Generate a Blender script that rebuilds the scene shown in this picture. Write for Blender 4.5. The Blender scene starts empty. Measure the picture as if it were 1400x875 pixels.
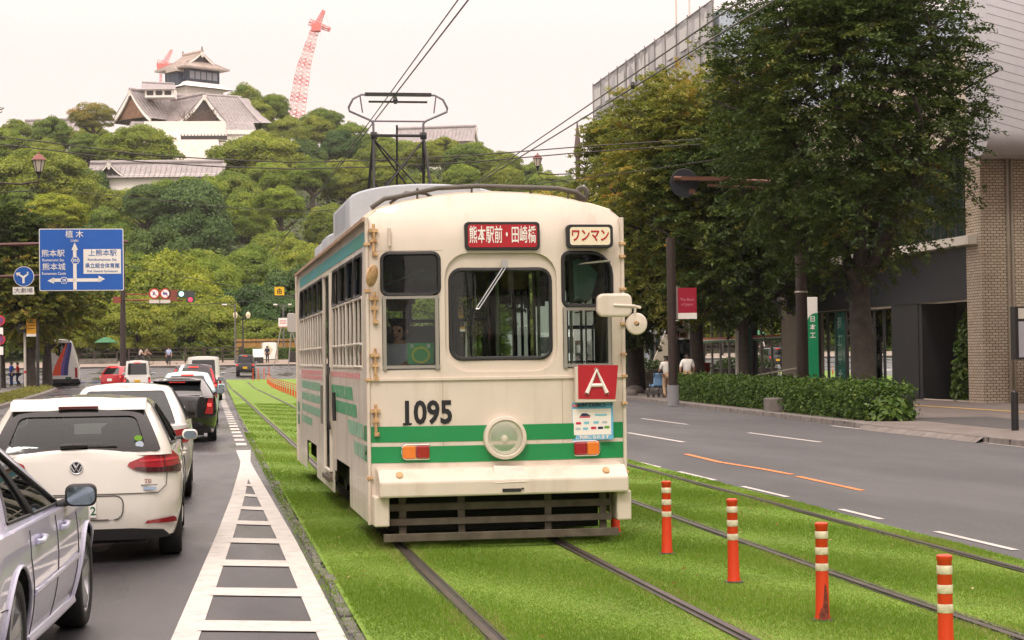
import bpy, bmesh, math, random
import numpy as np
from math import sin, cos, pi, radians as R, sqrt
from mathutils import Vector, Matrix, Euler
from mathutils.geometry import delaunay_2d_cdt
SC = bpy.context.scene
COL = SC.collection
rnd = random.Random(7)
# ------------------------------------------------------------------ camera frame (used to turn photo measurements into places)
CAMH, FPX, YAW, PITCH, ROLL = 1.72, 2550.0, R(9.24), R(1.16), R(0.8)
_fw = Vector((sin(YAW)*cos(PITCH), cos(YAW)*cos(PITCH), sin(PITCH)))
_r0 = Vector((cos(YAW), -sin(YAW), 0)); _u0 = _r0.cross(_fw)
_rt = _r0*cos(ROLL) - _u0*sin(ROLL); _up = _u0*cos(ROLL) + _r0*sin(ROLL)
def ray(x, y): return _fw + _rt*((x-700)/FPX) - _up*((y-437.5)/FPX)
def at(x, y, Y):
    d = ray(x, y); return Vector((0, 0, CAMH)) + d*(Y/d.y)
def atX(x, y, X):
    d = ray(x, y); return Vector((0, 0, CAMH)) + d*(X/d.x)
def gnd(x, y, z=0.0):
    d = ray(x, y); return Vector((0, 0, CAMH)) + d*((z-CAMH)/d.z)
def lin(c): return c/12.92 if c <= .04045 else ((c+.055)/1.055)**2.4
def hx(h, k=1.0):
    h = h.lstrip('#'); return tuple(lin(int(h[i:i+2], 16)/255)*k for i in (0, 2, 4))
# ------------------------------------------------------------------ materials
MATS = {}
def mat(name, col, rough=.5, metal=0, coat=0, noise=0, nscale=4.0, bump=0, bscale=30, emit=0, dvec=None, spec=.5, dirt=None, dscale=1.5, damt=.5, ncol=None):
    """Principled with object-space noise in colour, a dirt colour in patches and fine bump."""
    if name in MATS: return MATS[name]
    m = bpy.data.materials.new(name); m.use_nodes = True; nt = m.node_tree
    b = nt.nodes['Principled BSDF']; N = nt.nodes.new; L = nt.links.new
    b.inputs['Base Color'].default_value = (*col, 1); b.inputs['Roughness'].default_value = rough
    b.inputs['Metallic'].default_value = metal; b.inputs['Coat Weight'].default_value = coat
    b.inputs['Coat Roughness'].default_value = .04; b.inputs['Specular IOR Level'].default_value = spec
    if emit:
        b.inputs['Emission Color'].default_value = (*col, 1); b.inputs['Emission Strength'].default_value = emit
    if noise or dirt or bump:
        tc = N('ShaderNodeTexCoord'); src = None
        if noise:
            n = N('ShaderNodeTexNoise'); n.inputs['Scale'].default_value = nscale; n.inputs['Detail'].default_value = 5
            L(tc.outputs['Object'], n.inputs['Vector'])
            mx = N('ShaderNodeMix'); mx.data_type = 'RGBA'
            c2 = ncol or tuple(c*(1-noise) for c in col)
            mx.inputs['A'].default_value = (*c2, 1); mx.inputs['B'].default_value = (*(col if ncol else tuple(min(1, c*(1+noise)) for c in col)), 1)
            rp = N('ShaderNodeMapRange'); rp.inputs['From Min'].default_value = .3; rp.inputs['From Max'].default_value = .7
            L(n.outputs['Fac'], rp.inputs['Value']); L(rp.outputs['Result'], mx.inputs['Factor']); src = mx.outputs['Result']
        if dirt:
            n2 = N('ShaderNodeTexNoise'); n2.inputs['Scale'].default_value = dscale; n2.inputs['Detail'].default_value = 7; n2.inputs['Roughness'].default_value = .65
            
            if dvec:
                mp = N('ShaderNodeMapping'); mp.inputs['Scale'].default_value = dvec; L(tc.outputs['Object'], mp.inputs['Vector']); L(mp.outputs['Vector'], n2.inputs['Vector'])
            else: L(tc.outputs['Object'], n2.inputs['Vector'])
            rp2 = N('ShaderNodeMapRange'); rp2.inputs['From Min'].default_value = .52; rp2.inputs['From Max'].default_value = .75; rp2.inputs['To Max'].default_value = damt
            L(n2.outputs['Fac'], rp2.inputs['Value'])
            m2 = N('ShaderNodeMix'); m2.data_type = 'RGBA'; m2.inputs['B'].default_value = (*dirt, 1)
            if src: L(src, m2.inputs['A'])
            else: m2.inputs['A'].default_value = (*col, 1)
            L(rp2.outputs['Result'], m2.inputs['Factor']); src = m2.outputs['Result']
        if src: L(src, b.inputs['Base Color'])
        if bump:
            n3 = N('ShaderNodeTexNoise'); n3.inputs['Scale'].default_value = bscale; n3.inputs['Detail'].default_value = 3
            L(tc.outputs['Object'], n3.inputs['Vector'])
            bp = N('ShaderNodeBump'); bp.inputs['Strength'].default_value = bump; bp.inputs['Distance'].default_value = .02
            L(n3.outputs['Fac'], bp.inputs['Height']); L(bp.outputs['Normal'], b.inputs['Normal'])
    MATS[name] = m; return m
def glass(name, tint=(.55, .62, .58), see=.7, rough=.0):
    if name in MATS: return MATS[name]
    m = bpy.data.materials.new(name); m.use_nodes = True; nt = m.node_tree; nt.nodes.clear(); N = nt.nodes.new; L = nt.links.new
    o = N('ShaderNodeOutputMaterial'); t = N('ShaderNodeBsdfTransparent'); t.inputs['Color'].default_value = (*(c*see for c in tint), 1)
    g = N('ShaderNodeBsdfGlossy'); g.inputs['Roughness'].default_value = rough; g.inputs['Color'].default_value = (.9, .95, .95, 1)
    f = N('ShaderNodeFresnel'); f.inputs['IOR'].default_value = 1.55
    x = N('ShaderNodeMixShader'); L(f.outputs['Fac'], x.inputs['Fac']); L(t.outputs['BSDF'], x.inputs[1]); L(g.outputs['BSDF'], x.inputs[2])
    L(x.outputs['Shader'], o.inputs['Surface']); MATS[name] = m; return m
def leafmat(name, stops, trans=.3):
    """leaf colour picked by the per-leaf value 'tint' and the object's own colour"""
    if name in MATS: return MATS[name]
    m = bpy.data.materials.new(name); m.use_nodes = True; nt = m.node_tree; nt.nodes.clear(); N = nt.nodes.new; L = nt.links.new
    o = N('ShaderNodeOutputMaterial'); a = N('ShaderNodeAttribute'); a.attribute_name = 'tint'
    r = N('ShaderNodeValToRGB'); e = r.color_ramp.elements
    while len(e) < len(stops): e.new(.5)
    for i, (p, c) in enumerate(stops): e[i].position = p; e[i].color = (*c, 1)
    L(a.outputs['Fac'], r.inputs['Fac'])
    oi = N('ShaderNodeObjectInfo'); mm = N('ShaderNodeMix'); mm.data_type = 'RGBA'; mm.blend_type = 'MULTIPLY'; mm.inputs['Factor'].default_value = 1
    L(r.outputs['Color'], mm.inputs['A']); L(oi.outputs['Color'], mm.inputs['B'])
    d = N('ShaderNodeBsdfDiffuse'); t = N('ShaderNodeBsdfTranslucent'); g = N('ShaderNodeBsdfGlossy'); g.inputs['Roughness'].default_value = .45; g.inputs['Color'].default_value = (.5, .5, .5, 1)
    for s in (d, t): L(mm.outputs['Result'], s.inputs['Color'])
    x = N('ShaderNodeMixShader'); x.inputs['Fac'].default_value = trans; L(d.outputs['BSDF'], x.inputs[1]); L(t.outputs['BSDF'], x.inputs[2])
    y = N('ShaderNodeMixShader'); y.inputs['Fac'].default_value = .04; L(x.outputs['Shader'], y.inputs[1]); L(g.outputs['BSDF'], y.inputs[2])
    L(y.outputs['Shader'], o.inputs['Surface']); MATS[name] = m; return m
# ------------------------------------------------------------------ objects
def tag(o, label=None, cat=None, group=None, kind=None):
    if label: o['label'] = label
    if cat: o['category'] = cat
    if group: o['group'] = group
    if kind: o['kind'] = kind
    return o
def thing(name, label, cat, loc=(0, 0, 0), rz=0, group=None):
    o = bpy.data.objects.new(name, None); COL.objects.link(o); o.empty_display_size = .2
    o.location = loc; o.rotation_euler = (0, 0, rz); return tag(o, label, cat, group)
def dup(root, loc, rz=None, label=None, scale=None):
    r = root.copy(); COL.objects.link(r); r.location = loc
    if rz is not None: r.rotation_euler = (0, 0, rz)
    if label: r['label'] = label
    if scale: r.scale = scale
    for ch in list(root.children):
        c = ch.copy(); COL.objects.link(c); c.parent = r
        for g_ in list(ch.children):
            d = g_.copy(); COL.objects.link(d); d.parent = c
    return r
class MB:
    def __init__(s): s.v = []; s.f = []; s.m = []; s.k = 0
    def mi(s, k): s.k = k; return s
    def add(s, vs, fs):
        b = len(s.v); s.v += [tuple(p) for p in vs]; s.f += [tuple(b+i for i in f) for f in fs]; s.m += [s.k]*len(fs); return s
    def box(s, x0, y0, z0, x1, y1, z1, M=None):
        vs = [Vector(p) for p in ((x0, y0, z0), (x1, y0, z0), (x1, y1, z0), (x0, y1, z0), (x0, y0, z1), (x1, y0, z1), (x1, y1, z1), (x0, y1, z1))]
        if M: vs = [M @ p for p in vs]
        return s.add(vs, [(3, 2, 1, 0), (4, 5, 6, 7), (0, 1, 5, 4), (1, 2, 6, 5), (2, 3, 7, 6), (3, 0, 4, 7)])
    def cbox(s, c, d, M=None):
        return s.box(c[0]-d[0]/2, c[1]-d[1]/2, c[2]-d[2]/2, c[0]+d[0]/2, c[1]+d[1]/2, c[2]+d[2]/2, M)
    def tube(s, pts, r, n=8, cap=True):
        pts = [Vector(p) for p in pts]; rs = r if isinstance(r, (list, tuple)) else [r]*len(pts); vs = []; fs = []
        up = None
        for i, p in enumerate(pts):
            d = (pts[min(i+1, len(pts)-1)]-pts[max(i-1, 0)])
            d = d.normalized() if d.length > 1e-9 else Vector((0, 0, 1))
            if up is None: up = d.orthogonal().normalized()
            up = up-d*up.dot(d); up = up.normalized() if up.length > 1e-6 else d.orthogonal().normalized()
            w = d.cross(up)
            for k in range(n):
                a = 2*pi*k/n; vs.append(p+(up*cos(a)+w*sin(a))*rs[i])
        for i in range(len(pts)-1):
            for k in range(n):
                a = i*n+k; b = i*n+(k+1) % n; fs.append((a, b, b+n, a+n))
        if cap: fs += [tuple(range(n-1, -1, -1)), tuple(range((len(pts)-1)*n, len(pts)*n))]
        return s.add(vs, fs)
    def cyl(s, a, b, r, n=16): return s.tube([a, b], r, n)
    def lathe(s, prof, c=(0, 0, 0), axis='z', n=24):
        vs = []; fs = []; c = Vector(c)
        for (r, h) in prof:
            for k in range(n):
                a = 2*pi*k/n; x, y = r*cos(a), r*sin(a)
                vs.append(c+Vector({'z': (x, y, h), 'y': (x, h, y), 'x': (h, x, y)}[axis]))
        for i in range(len(prof)-1):
            for k in range(n): a = i*n+k; b = i*n+(k+1) % n; fs.append((a, b, b+n, a+n))
        return s.add(vs, fs)
    def prism(s, poly, f0, f1):
        """poly of 2D points; f0, f1 map a 2D point to the two end faces"""
        n = len(poly); vs = [f0(*p) for p in poly]+[f1(*p) for p in poly]
        return s.add(vs, [tuple(range(n)), tuple(range(2*n-1, n-1, -1))]+[(i, n+i, n+(i+1) % n, (i+1) % n) for i in range(n)])
    def ring(s, outer, inner, f):
        n = len(outer); return s.add([f(*p) for p in outer]+[f(*p) for p in inner], [(i, (i+1) % n, n+(i+1) % n, n+i) for i in range(n)])
    def panel(s, outer, holes, step, f, mirror=False):
        vs, fs = cdt(outer, holes, step); s.add([f(*p) for p in vs], fs)
        if mirror:
            s.add([(lambda q: (-q[0], q[1], q[2]))(f(*p)) for p in vs], [t[::-1] for t in fs])
        return s
    def text(s, st, size, f, bold=0.0, sx=1.0, ax='CENTER'):
        vs, fs = txt(st, size, bold, ax); return s.add([f(x*sx, y) for x, y in vs], fs)
    def build(s, name, mats, parent=None, smooth=None, weld=0, bevel=0):
        me = bpy.data.meshes.new(name); me.from_pydata(s.v, [], s.f)
        for m in (mats if isinstance(mats, (list, tuple)) else [mats]): me.materials.append(m)
        if any(s.m): me.polygons.foreach_set('material_index', s.m)
        bm = bmesh.new(); bm.from_mesh(me)
        if weld: bmesh.ops.remove_doubles(bm, verts=bm.verts, dist=weld)
        bmesh.ops.recalc_face_normals(bm, faces=bm.faces)
        bm.to_mesh(me); bm.free()
        if smooth is not None:
            me.polygons.foreach_set('use_smooth', [True]*len(me.polygons)); me.set_sharp_from_angle(angle=R(smooth))
        me.update()
        o = bpy.data.objects.new(name, me); COL.objects.link(o)
        if parent: o.parent = parent
        if bevel:
            b = o.modifiers.new('bevel', 'BEVEL'); b.width = bevel; b.segments = 2; b.limit_method = 'ANGLE'; b.angle_limit = R(40)
        return o
def inpoly(x, y, P):
    r = False; j = len(P)-1
    for i in range(len(P)):
        xi, yi = P[i]; xj, yj = P[j]
        if (yi > y) != (yj > y) and x < (xj-xi)*(y-yi)/(yj-yi)+xi: r = not r
        j = i
    return r
def dens(P, step):
    out = []
    for i in range(len(P)):
        a, b = P[i], P[(i+1) % len(P)]; n = max(1, int(math.hypot(b[0]-a[0], b[1]-a[1])/step+.5))
        out += [(a[0]+(b[0]-a[0])*k/n, a[1]+(b[1]-a[1])*k/n) for k in range(n)]
    return out
def cdt(outer, holes, step):
    loops = [dens(outer, step)]+[dens(h, step) for h in holes]; pts = []; ed = []
    for l in loops:
        b = len(pts); pts += l; ed += [(b+i, b+(i+1) % len(l)) for i in range(len(l))]
    arr = np.array(pts); x0, y0 = arr.min(0); x1, y1 = arr.max(0)
    nx, ny = int((x1-x0)/step), int((y1-y0)/step)
    for i in range(1, nx+1):
        for j in range(1, ny+1):
            p = (x0+(x1-x0)*i/(nx+1)+.0013*j, y0+(y1-y0)*j/(ny+1))
            if ((arr-p)**2).sum(1).min() < (step*.45)**2: continue
            if inpoly(*p, loops[0]) and not any(inpoly(*p, h) for h in loops[1:]): pts.append(p)
    r = delaunay_2d_cdt([Vector(p) for p in pts], ed, [], 0, 1e-6)
    vs = [(v.x, v.y) for v in r[0]]; fs = []
    for t in r[2]:
        cx = sum(vs[i][0] for i in t)/3; cy = sum(vs[i][1] for i in t)/3
        if inpoly(cx, cy, loops[0]) and not any(inpoly(cx, cy, h) for h in loops[1:]): fs.append(tuple(t))
    return vs, fs
def rrect(x0, y0, x1, y1, r, n=5):
    if not isinstance(r, (list, tuple)): r = [r]*4
    out = []
    for (cx, cy, a, q) in ((x1-r[0], y0+r[0], -90, r[0]), (x1-r[1], y1-r[1], 0, r[1]), (x0+r[2], y1-r[2], 90, r[2]), (x0+r[3], y0+r[3], 180, r[3])):
        out += [(cx+q*cos(R(a+90*k/n)), cy+q*sin(R(a+90*k/n))) for k in range(n+1)] if q > 0 else [(cx, cy)]
    return out
_TX = {}
def txt(st, size, bold=0.0, ax='CENTER'):
    k = (st, size, bold, ax)
    if k in _TX: return _TX[k]
    cu = bpy.data.curves.new('t', 'FONT'); cu.body = st; cu.size = size; cu.offset = bold*size; cu.align_x = ax; cu.align_y = 'CENTER'; cu.resolution_u = 3
    ob = bpy.data.objects.new('t', cu); COL.objects.link(ob)
    dg = bpy.context.evaluated_depsgraph_get(); me = bpy.data.meshes.new_from_object(ob.evaluated_get(dg))
    vs = [(v.co.x, v.co.y) for v in me.vertices]; fs = [tuple(p.vertices) for p in me.polygons]
    bpy.data.objects.remove(ob); bpy.data.curves.remove(cu); bpy.data.meshes.remove(me)
    _TX[k] = (vs, fs); return _TX[k]
def npmesh(name, V, F4, mats, tint=None, smooth=False):
    me = bpy.data.meshes.new(name); n = len(V); k = F4.shape[1]; nf = len(F4)
    me.vertices.add(n); me.vertices.foreach_set('co', V.astype(np.float32).ravel())
    me.loops.add(nf*k); me.loops.foreach_set('vertex_index', F4.astype(np.int32).ravel())
    me.polygons.add(nf); me.polygons.foreach_set('loop_start', np.arange(0, nf*k, k, dtype=np.int32)); me.polygons.foreach_set('loop_total', np.full(nf, k, dtype=np.int32))
    me.update(calc_edges=True)
    for m in (mats if isinstance(mats, (list, tuple)) else [mats]): me.materials.append(m)
    if tint is not None:
        a = me.attributes.new('tint', 'FLOAT', 'POINT'); a.data.foreach_set('value', tint.astype(np.float32))
    return me
def meshobj(name, me, parent=None):
    o = bpy.data.objects.new(name, me); COL.objects.link(o)
    if parent: o.parent = parent
    return o
def skin(pts, edges, rad, root=0, sub=1):
    me = bpy.data.meshes.new('sk'); me.from_pydata([tuple(p) for p in pts], edges, []); o = bpy.data.objects.new('sk', me); COL.objects.link(o)
    md = o.modifiers.new('s', 'SKIN'); md.use_smooth_shade = True
    if sub: ss = o.modifiers.new('b', 'SUBSURF'); ss.levels = sub; ss.render_levels = sub
    for i, v in enumerate(me.skin_vertices[0].data):
        r_ = rad[i]; v.radius = r_ if isinstance(r_, tuple) else (r_, r_); v.use_root = (i == root)
    dg = bpy.context.evaluated_depsgraph_get(); out = bpy.data.meshes.new_from_object(o.evaluated_get(dg))
    bpy.data.objects.remove(o); bpy.data.meshes.remove(me); return out
# ------------------------------------------------------------------ camera, light, air
cam = bpy.data.cameras.new('camera'); co = bpy.data.objects.new('camera', cam); COL.objects.link(co)
cam.sensor_width = 36; cam.lens = FPX/1400*36; cam.clip_end = 3000; cam.clip_start = .1
co.matrix_world = Matrix(((_rt.x, _up.x, -_fw.x, 0), (_rt.y, _up.y, -_fw.y, 0), (_rt.z, _up.z, -_fw.z, CAMH), (0, 0, 0, 1)))
SC.camera = co
SUN_EL, SUN_AZ = R(52), R(205)        # azimuth clockwise from +Y; the light comes from behind the camera
w = bpy.data.worlds.new('World'); SC.world = w; w.use_nodes = True; nt = w.node_tree; bg = nt.nodes['Background']
N, L = nt.nodes.new, nt.links.new
sky = N('ShaderNodeTexSky'); sky.sky_type = 'NISHITA'; sky.sun_disc = False; sky.sun_elevation = SUN_EL; sky.sun_rotation = SUN_AZ; sky.air_density = 1; sky.dust_density = 3
# overcast: the cloud layer hides most of the blue and is about three times brighter overhead than at the horizon
tc = N('ShaderNodeTexCoord'); sp = N('ShaderNodeSeparateXYZ'); L(tc.outputs['Generated'], sp.inputs[0])
mr = N('ShaderNodeMapRange'); mr.inputs['From Min'].default_value = .16; mr.inputs['From Max'].default_value = 1; mr.inputs['To Min'].default_value = 1.0; mr.inputs['To Max'].default_value = 3.1
L(sp.outputs['Z'], mr.inputs['Value'])
cl = N('ShaderNodeMix'); cl.data_type = 'RGBA'; cl.blend_type = 'MULTIPLY'; cl.inputs['Factor'].default_value = 1
cl.inputs['A'].default_value = (11.1, 9.4, 8.75, 1); L(mr.outputs['Result'], cl.inputs['B'])
mx = N('ShaderNodeMix'); mx.data_type = 'RGBA'; mx.inputs['Factor'].default_value = .9
L(sky.outputs['Color'], mx.inputs['A']); L(cl.outputs['Result'], mx.inputs['B']); L(mx.outputs['Result'], bg.inputs['Color']); bg.inputs['Strength'].default_value = .1
sl = bpy.data.lights.new('sun', 'SUN'); so = bpy.data.objects.new('sun', sl); COL.objects.link(so)
sl.energy = 1.2; sl.angle = R(12); sl.color = (1, .95, .87)
dv = Vector((sin(SUN_AZ)*cos(SUN_EL), cos(SUN_AZ)*cos(SUN_EL), sin(SUN_EL))); so.rotation_euler = dv.to_track_quat('Z', 'Y').to_euler()
vs_ = SC.view_settings; vs_.view_transform = 'Standard'; vs_.look = 'None'; vs_.gamma = 1; vs_.exposure = .1; vs_.use_curve_mapping = False
SC.render.engine = 'CYCLES'; SC.cycles.use_denoising = True; SC.cycles.max_bounces = 6; SC.cycles.transparent_max_bounces = 10; SC.cycles.diffuse_bounces = 3; SC.cycles.glossy_bounces = 3
SC.cycles.use_adaptive_sampling = True; SC.cycles.caustics_reflective = False; SC.cycles.caustics_refractive = False; SC.cycles.sample_clamp_indirect = 4
# ------------------------------------------------------------------ shared materials
BLACK = mat('black_rubber', (.018, .018, .018), .6); DARK = mat('dark_metal', (.04, .038, .036), .5, .3)
STEEL = mat('steel', (.42, .41, .4), .35, .8); WHITE = mat('white_paint', (.78, .76, .72), .4, noise=.05)
CHROME = mat('chrome', (.8, .8, .8), .12, 1); DGLASS = mat('dark_glass', (.012, .014, .015), .03, spec=.8)
REDL = mat('red_lens', (.32, .012, .018), .12, coat=.6); AMBER = mat('amber_lens', (.75, .2, .02), .15, coat=.5)
LITRED = mat('lit_brake_lamp', (1., .06, .05), .3, emit=1.6)
# ------------------------------------------------------------------ ground, road, lawn
def gz(X, Y):
    t = max(0., Y-116); return .0245*t*t/(t+10) if t > 0 else 0.
def sheet(name, xl, xr, Ys, dz, m, nx=1, kind='structure', z=None):
    b = MB(); n = nx+1; vs = []
    for Y in Ys:
        a, c = (xl(Y) if callable(xl) else xl), (xr(Y) if callable(xr) else xr)
        vs += [(a+(c-a)*i/nx, Y, gz(0, Y)+dz) for i in range(n)]
    b.add(vs, [(j*n+i, j*n+i+1, j*n+n+i+1, j*n+n+i) for j in range(len(Ys)-1) for i in range(nx)])
    o = b.build(name, m); return tag(o, kind=kind)
YS = [-30, 0, 10, 20, 30, 40, 50, 60, 70, 80, 90, 100, 110]+list(range(116, 204, 4))
def asphalt(name, base, patch, wet):
    m = bpy.data.materials.new(name); m.use_nodes = True; nt = m.node_tree; b = nt.nodes['Principled BSDF']; N = nt.nodes.new; L = nt.links.new
    tc = N('ShaderNodeTexCoord')
    def nz(s, d=4, sc=None):
        n = N('ShaderNodeTexNoise'); n.inputs['Scale'].default_value = s; n.inputs['Detail'].default_value = d
        if sc:
            mp = N('ShaderNodeMapping'); mp.inputs['Scale'].default_value = sc; L(tc.outputs['Object'], mp.inputs['Vector']); L(mp.outputs['Vector'], n.inputs['Vector'])
        else: L(tc.outputs['Object'], n.inputs['Vector'])
        return n.outputs['Fac']
    def rng(v, a, b_, c, d):
        r = N('ShaderNodeMapRange'); r.inputs['From Min'].default_value = a; r.inputs['From Max'].default_value = b_; r.inputs['To Min'].default_value = c; r.inputs['To Max'].default_value = d; L(v, r.inputs['Value']); return r.outputs['Result']
    def mix(f, A, B):
        x = N('ShaderNodeMix'); x.data_type = 'RGBA'; L(f, x.inputs['Factor'])
        for k, v in (('A', A), ('B', B)):
            if isinstance(v, tuple): x.inputs[k].default_value = (*v, 1)
            else: L(v, x.inputs[k])
        return x.outputs['Result']
    big = rng(nz(.6, 5, (1, .12, 1)), .35, .65, 0, 1)
    c1 = mix(big, base, patch)
    mid = mix(rng(nz(14, 6), .4, .66, 0, .55), c1, tuple(c*.55 for c in base)); c1 = mid
    grit = rng(nz(70, 3), .46, .62, 0, .55)
    c2 = mix(grit, c1, tuple(min(1, c*2.3) for c in base))
    L(c2, b.inputs['Base Color'])
    L(rng(nz(.45, 4, (1, .25, 1)), .38, .62, wet, wet+.45), b.inputs['Roughness'])
    bp = N('ShaderNodeBump'); bp.inputs['Strength'].default_value = .35; bp.inputs['Distance'].default_value = .01; L(nz(160, 2), bp.inputs['Height']); L(bp.outputs['Normal'], b.inputs['Normal'])
    return m
ASPH = asphalt('asphalt', (.040, .039, .042), (.019, .0185, .020), .12)
ASPHR = asphalt('asphalt_grey', (.072, .072, .073), (.058, .058, .060), .6)
g0 = MB(); g0.add([(-900, -60, -.06), (900, -60, -.06), (900, 116, -.06), (-900, 116, -.06), (900, 205, 1.5), (-900, 205, 1.5), (900, 1500, 1.5), (-900, 1500, 1.5)], [(0, 1, 2, 3), (3, 2, 4, 5), (5, 4, 6, 7)])
tag(g0.build('ground', mat('ground_dirt', (.10, .10, .09), .9, noise=.2, nscale=.3)), kind='structure')
sheet('road', -70, 1.0, YS, 0, ASPH, 2); 
sheet('road', 1.0, lambda Y: 26 if Y > 138 else 17.2, [Y for Y in YS if Y >= 136], 0, ASPH, 2)
sheet('road', 5.6, 24, [Y for Y in YS if Y <= 136], 0, ASPHR, 2)
# lawn between the rails
def lawnmat():
    m = mat('turf', (.145, .245, .025), .95, noise=.22, nscale=1.2, bump=.4, bscale=60, dirt=(.24, .28, .06), dscale=.7, damt=.5); return m
xr_l = lambda Y: float(np.interp(Y, [5, 13, 20, 30, 138], [6.35, 6.42, 6.58, 6.74, 6.8]))
xl_l = lambda Y: .92 + max(0, (Y-60)*.0035)
YL = [-5, 5, 10, 14, 18, 22, 26, 30, 36, 42, 50, 60, 70, 80, 90, 100, 110, 120, 130, 138]
lawn = sheet('lawn', xl_l, xr_l, YL, .035, lawnmat(), 6)
# lane markings
PAINT = mat('road_paint', (.53, .50, .46), .6, noise=.1, nscale=3, dirt=(.16, .155, .15), dscale=7, damt=.6)
OPAINT = mat('orange_paint', (.72, .22, .05), .6, dirt=(.09, .09, .09), dscale=2, damt=.9)
BLPAINT = mat('blue_paint', (.12, .25, .62), .6, noise=.15)
def strip(b, pts, wd, z=.006):
    """flat painted strip along points (x,y)"""
    n = len(pts)
    vs = []
    for i, (x, y) in enumerate(pts):
        a = Vector(pts[max(0, i-1)]); c = Vector(pts[min(n-1, i+1)]); d = (c-a).normalized(); q = Vector((-d.y, d.x))*wd/2
        vs += [(x-q.x, y-q.y, gz(x, y)+z), (x+q.x, y+q.y, gz(x, y)+z)]
    b.add(vs, [(2*i, 2*i+1, 2*i+3, 2*i+2) for i in range(n-1)])
b = MB()
lft = lambda Y: np.interp(Y, [8, 11.8, 18.9, 24, 30.5, 38], [-.42, -.25, .06, .26, .47, .64])
LW = .17
strip(b, [(lft(Y)+LW/2, Y) for Y in (6, 9, 11.8, 14, 16, 18.9, 21, 24, 27, 30.5, 33, 36.5)], LW)
strip(b, [(np.interp(Y, [8, 18, 30.4, 38], [.83, .80, .69, .66])-LW/2, Y) for Y in (6, 10, 14, 18, 22, 26, 30.4, 36.5)], LW, .0065)
for Y in (8.1, 10.05, 12.0, 13.8, 15.8, 17.8, 19.8, 21.8, 23.9, 25.9, 27.9):
    x0 = lft(Y)+LW; x1 = np.interp(Y, [8, 18, 30.4], [.83, .80, .69])-LW
    if x1 > x0: b.add([(x0-.02, Y+.12, .0085), (x1+.02, Y-.14, .0085), (x1+.02, Y+.34, .0085), (x0-.02, Y+.6, .0085)], [(0, 1, 2, 3)])
tag(b.build('chevron_marking', PAINT), kind='structure')
b = MB()
Y = 38.6
while Y < 128:
    x = .66-.0012*(Y-38)+max(0, (Y-80)*.006); strip(b, [(x-.02, Y), (x-.02, Y+1.15)], .22); Y += 2.2
for (x, y0, y1) in ((9.25, 35.9, 40.9), (11.66, 34.7, 39.6), (9.27, 46, 51), (11.7, 45, 50), (9.25, 26, 31), (11.65, 24.5, 29.5), (9.3, 57, 62), (11.75, 55, 60)):
    if not (20 < y0 < 32): strip(b, [(x, y0), (x, y1)], .11)
for Yq in np.arange(12, 90, 3.2): strip(b, [(6.83+.012*math.sin(Yq), Yq), (6.84, Yq+1.2+.9*abs(math.sin(Yq*1.7)))], .075)
strip(b, [(-5.6+.1, 82), (-8.2, 129)], .13); strip(b, [(-3.3, 40), (-3.5, 80), (-3.8, 118)], .12)
strip(b, [(14.05, 20), (14.3, 32), (14.55, 42.5)], .1)
for k in range(7): strip(b, [(-6.+.9*k, 136), (-6.+.9*k, 139.5)], .45)
strip(b, [(-12, 131.5), (.4, 131.5)], .35)
tag(b.build('lane_marking', PAINT), kind='structure')
b = MB(); strip(b, [(8.17, 31.6), (8.05, 29), (8.16, 27), (8.17, 25.6)], .1); strip(b, [(8.12, 25.2), (8.02, 22.3)], .09)
tag(b.build('orange_marking', OPAINT), kind='structure')
b = MB()
for k in range(9): strip(b, [(-15+1.1*k, 138.6), (-14.3+1.1*k, 138.6)], 4)
tag(b.build('blue_crossing_marking', BLPAINT), kind='structure')
# stone edging between road and lawn
b = MB(); Y = 6.
while Y < 60:
    l = rnd.uniform(.45, .75); xo = rnd.uniform(-.02, .02)
    wk = rnd.uniform(.06, .11); b.box(.86+xo, Y+rnd.uniform(.01, .05), -.02, .86+xo+wk, Y+l-.02, .028+rnd.uniform(-.014, .012)); Y += l
tag(b.build('kerb', mat('edge_stone', (.13, .125, .11), .85, noise=.35, nscale=5, bump=.5, bscale=25, dirt=(.05, .06, .02), dscale=6), bevel=.012), kind='structure')
# tracks
RAIL = mat('rail_steel', (.085, .068, .056), .4, .5, noise=.3, nscale=3); GROOVE = mat('rail_groove', (.03, .026, .022), .8, noise=.4, nscale=6)
def track(cx, label):
    t = thing('tram_track', label, 'tram track', (cx(20), 20, 0))
    for sd in (-1, 1):
        b = MB(); pts = [(cx(Y)+sd*.745-cx(20), Y-20) for Y in list(range(-2, 60, 3))+list(range(60, 136, 6))]
        for (o, wd, z, k) in ((0, .05, .05, 0), (-.043*sd, .036, .042, 1), (-.07*sd, .018, .048, 0), (.036*sd, .022, .041, 1)):
            b.mi(k); n = len(pts)
            vs = []
            for (x, y) in pts: zz = gz(0, y+20)+z; vs += [(x+o-wd/2, y, zz), (x+o+wd/2, y, zz)]
            b.add(vs, [(2*i, 2*i+1, 2*i+3, 2*i+2) for i in range(n-1)])
        b.build('rail', [RAIL, GROOVE], t)
track(lambda Y: 2.40+(-.00006*(Y-20)**2 if Y > 20 else 0)+max(0, Y-60)*.004, 'grooved steel tram track in the lawn that the tram stands on')
track(lambda Y: 5.40+max(0, Y-14)*.018 if Y < 40 else 5.868-max(0, Y-60)*.006, 'empty grooved tram track in the lawn beside the right hand road')
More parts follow.
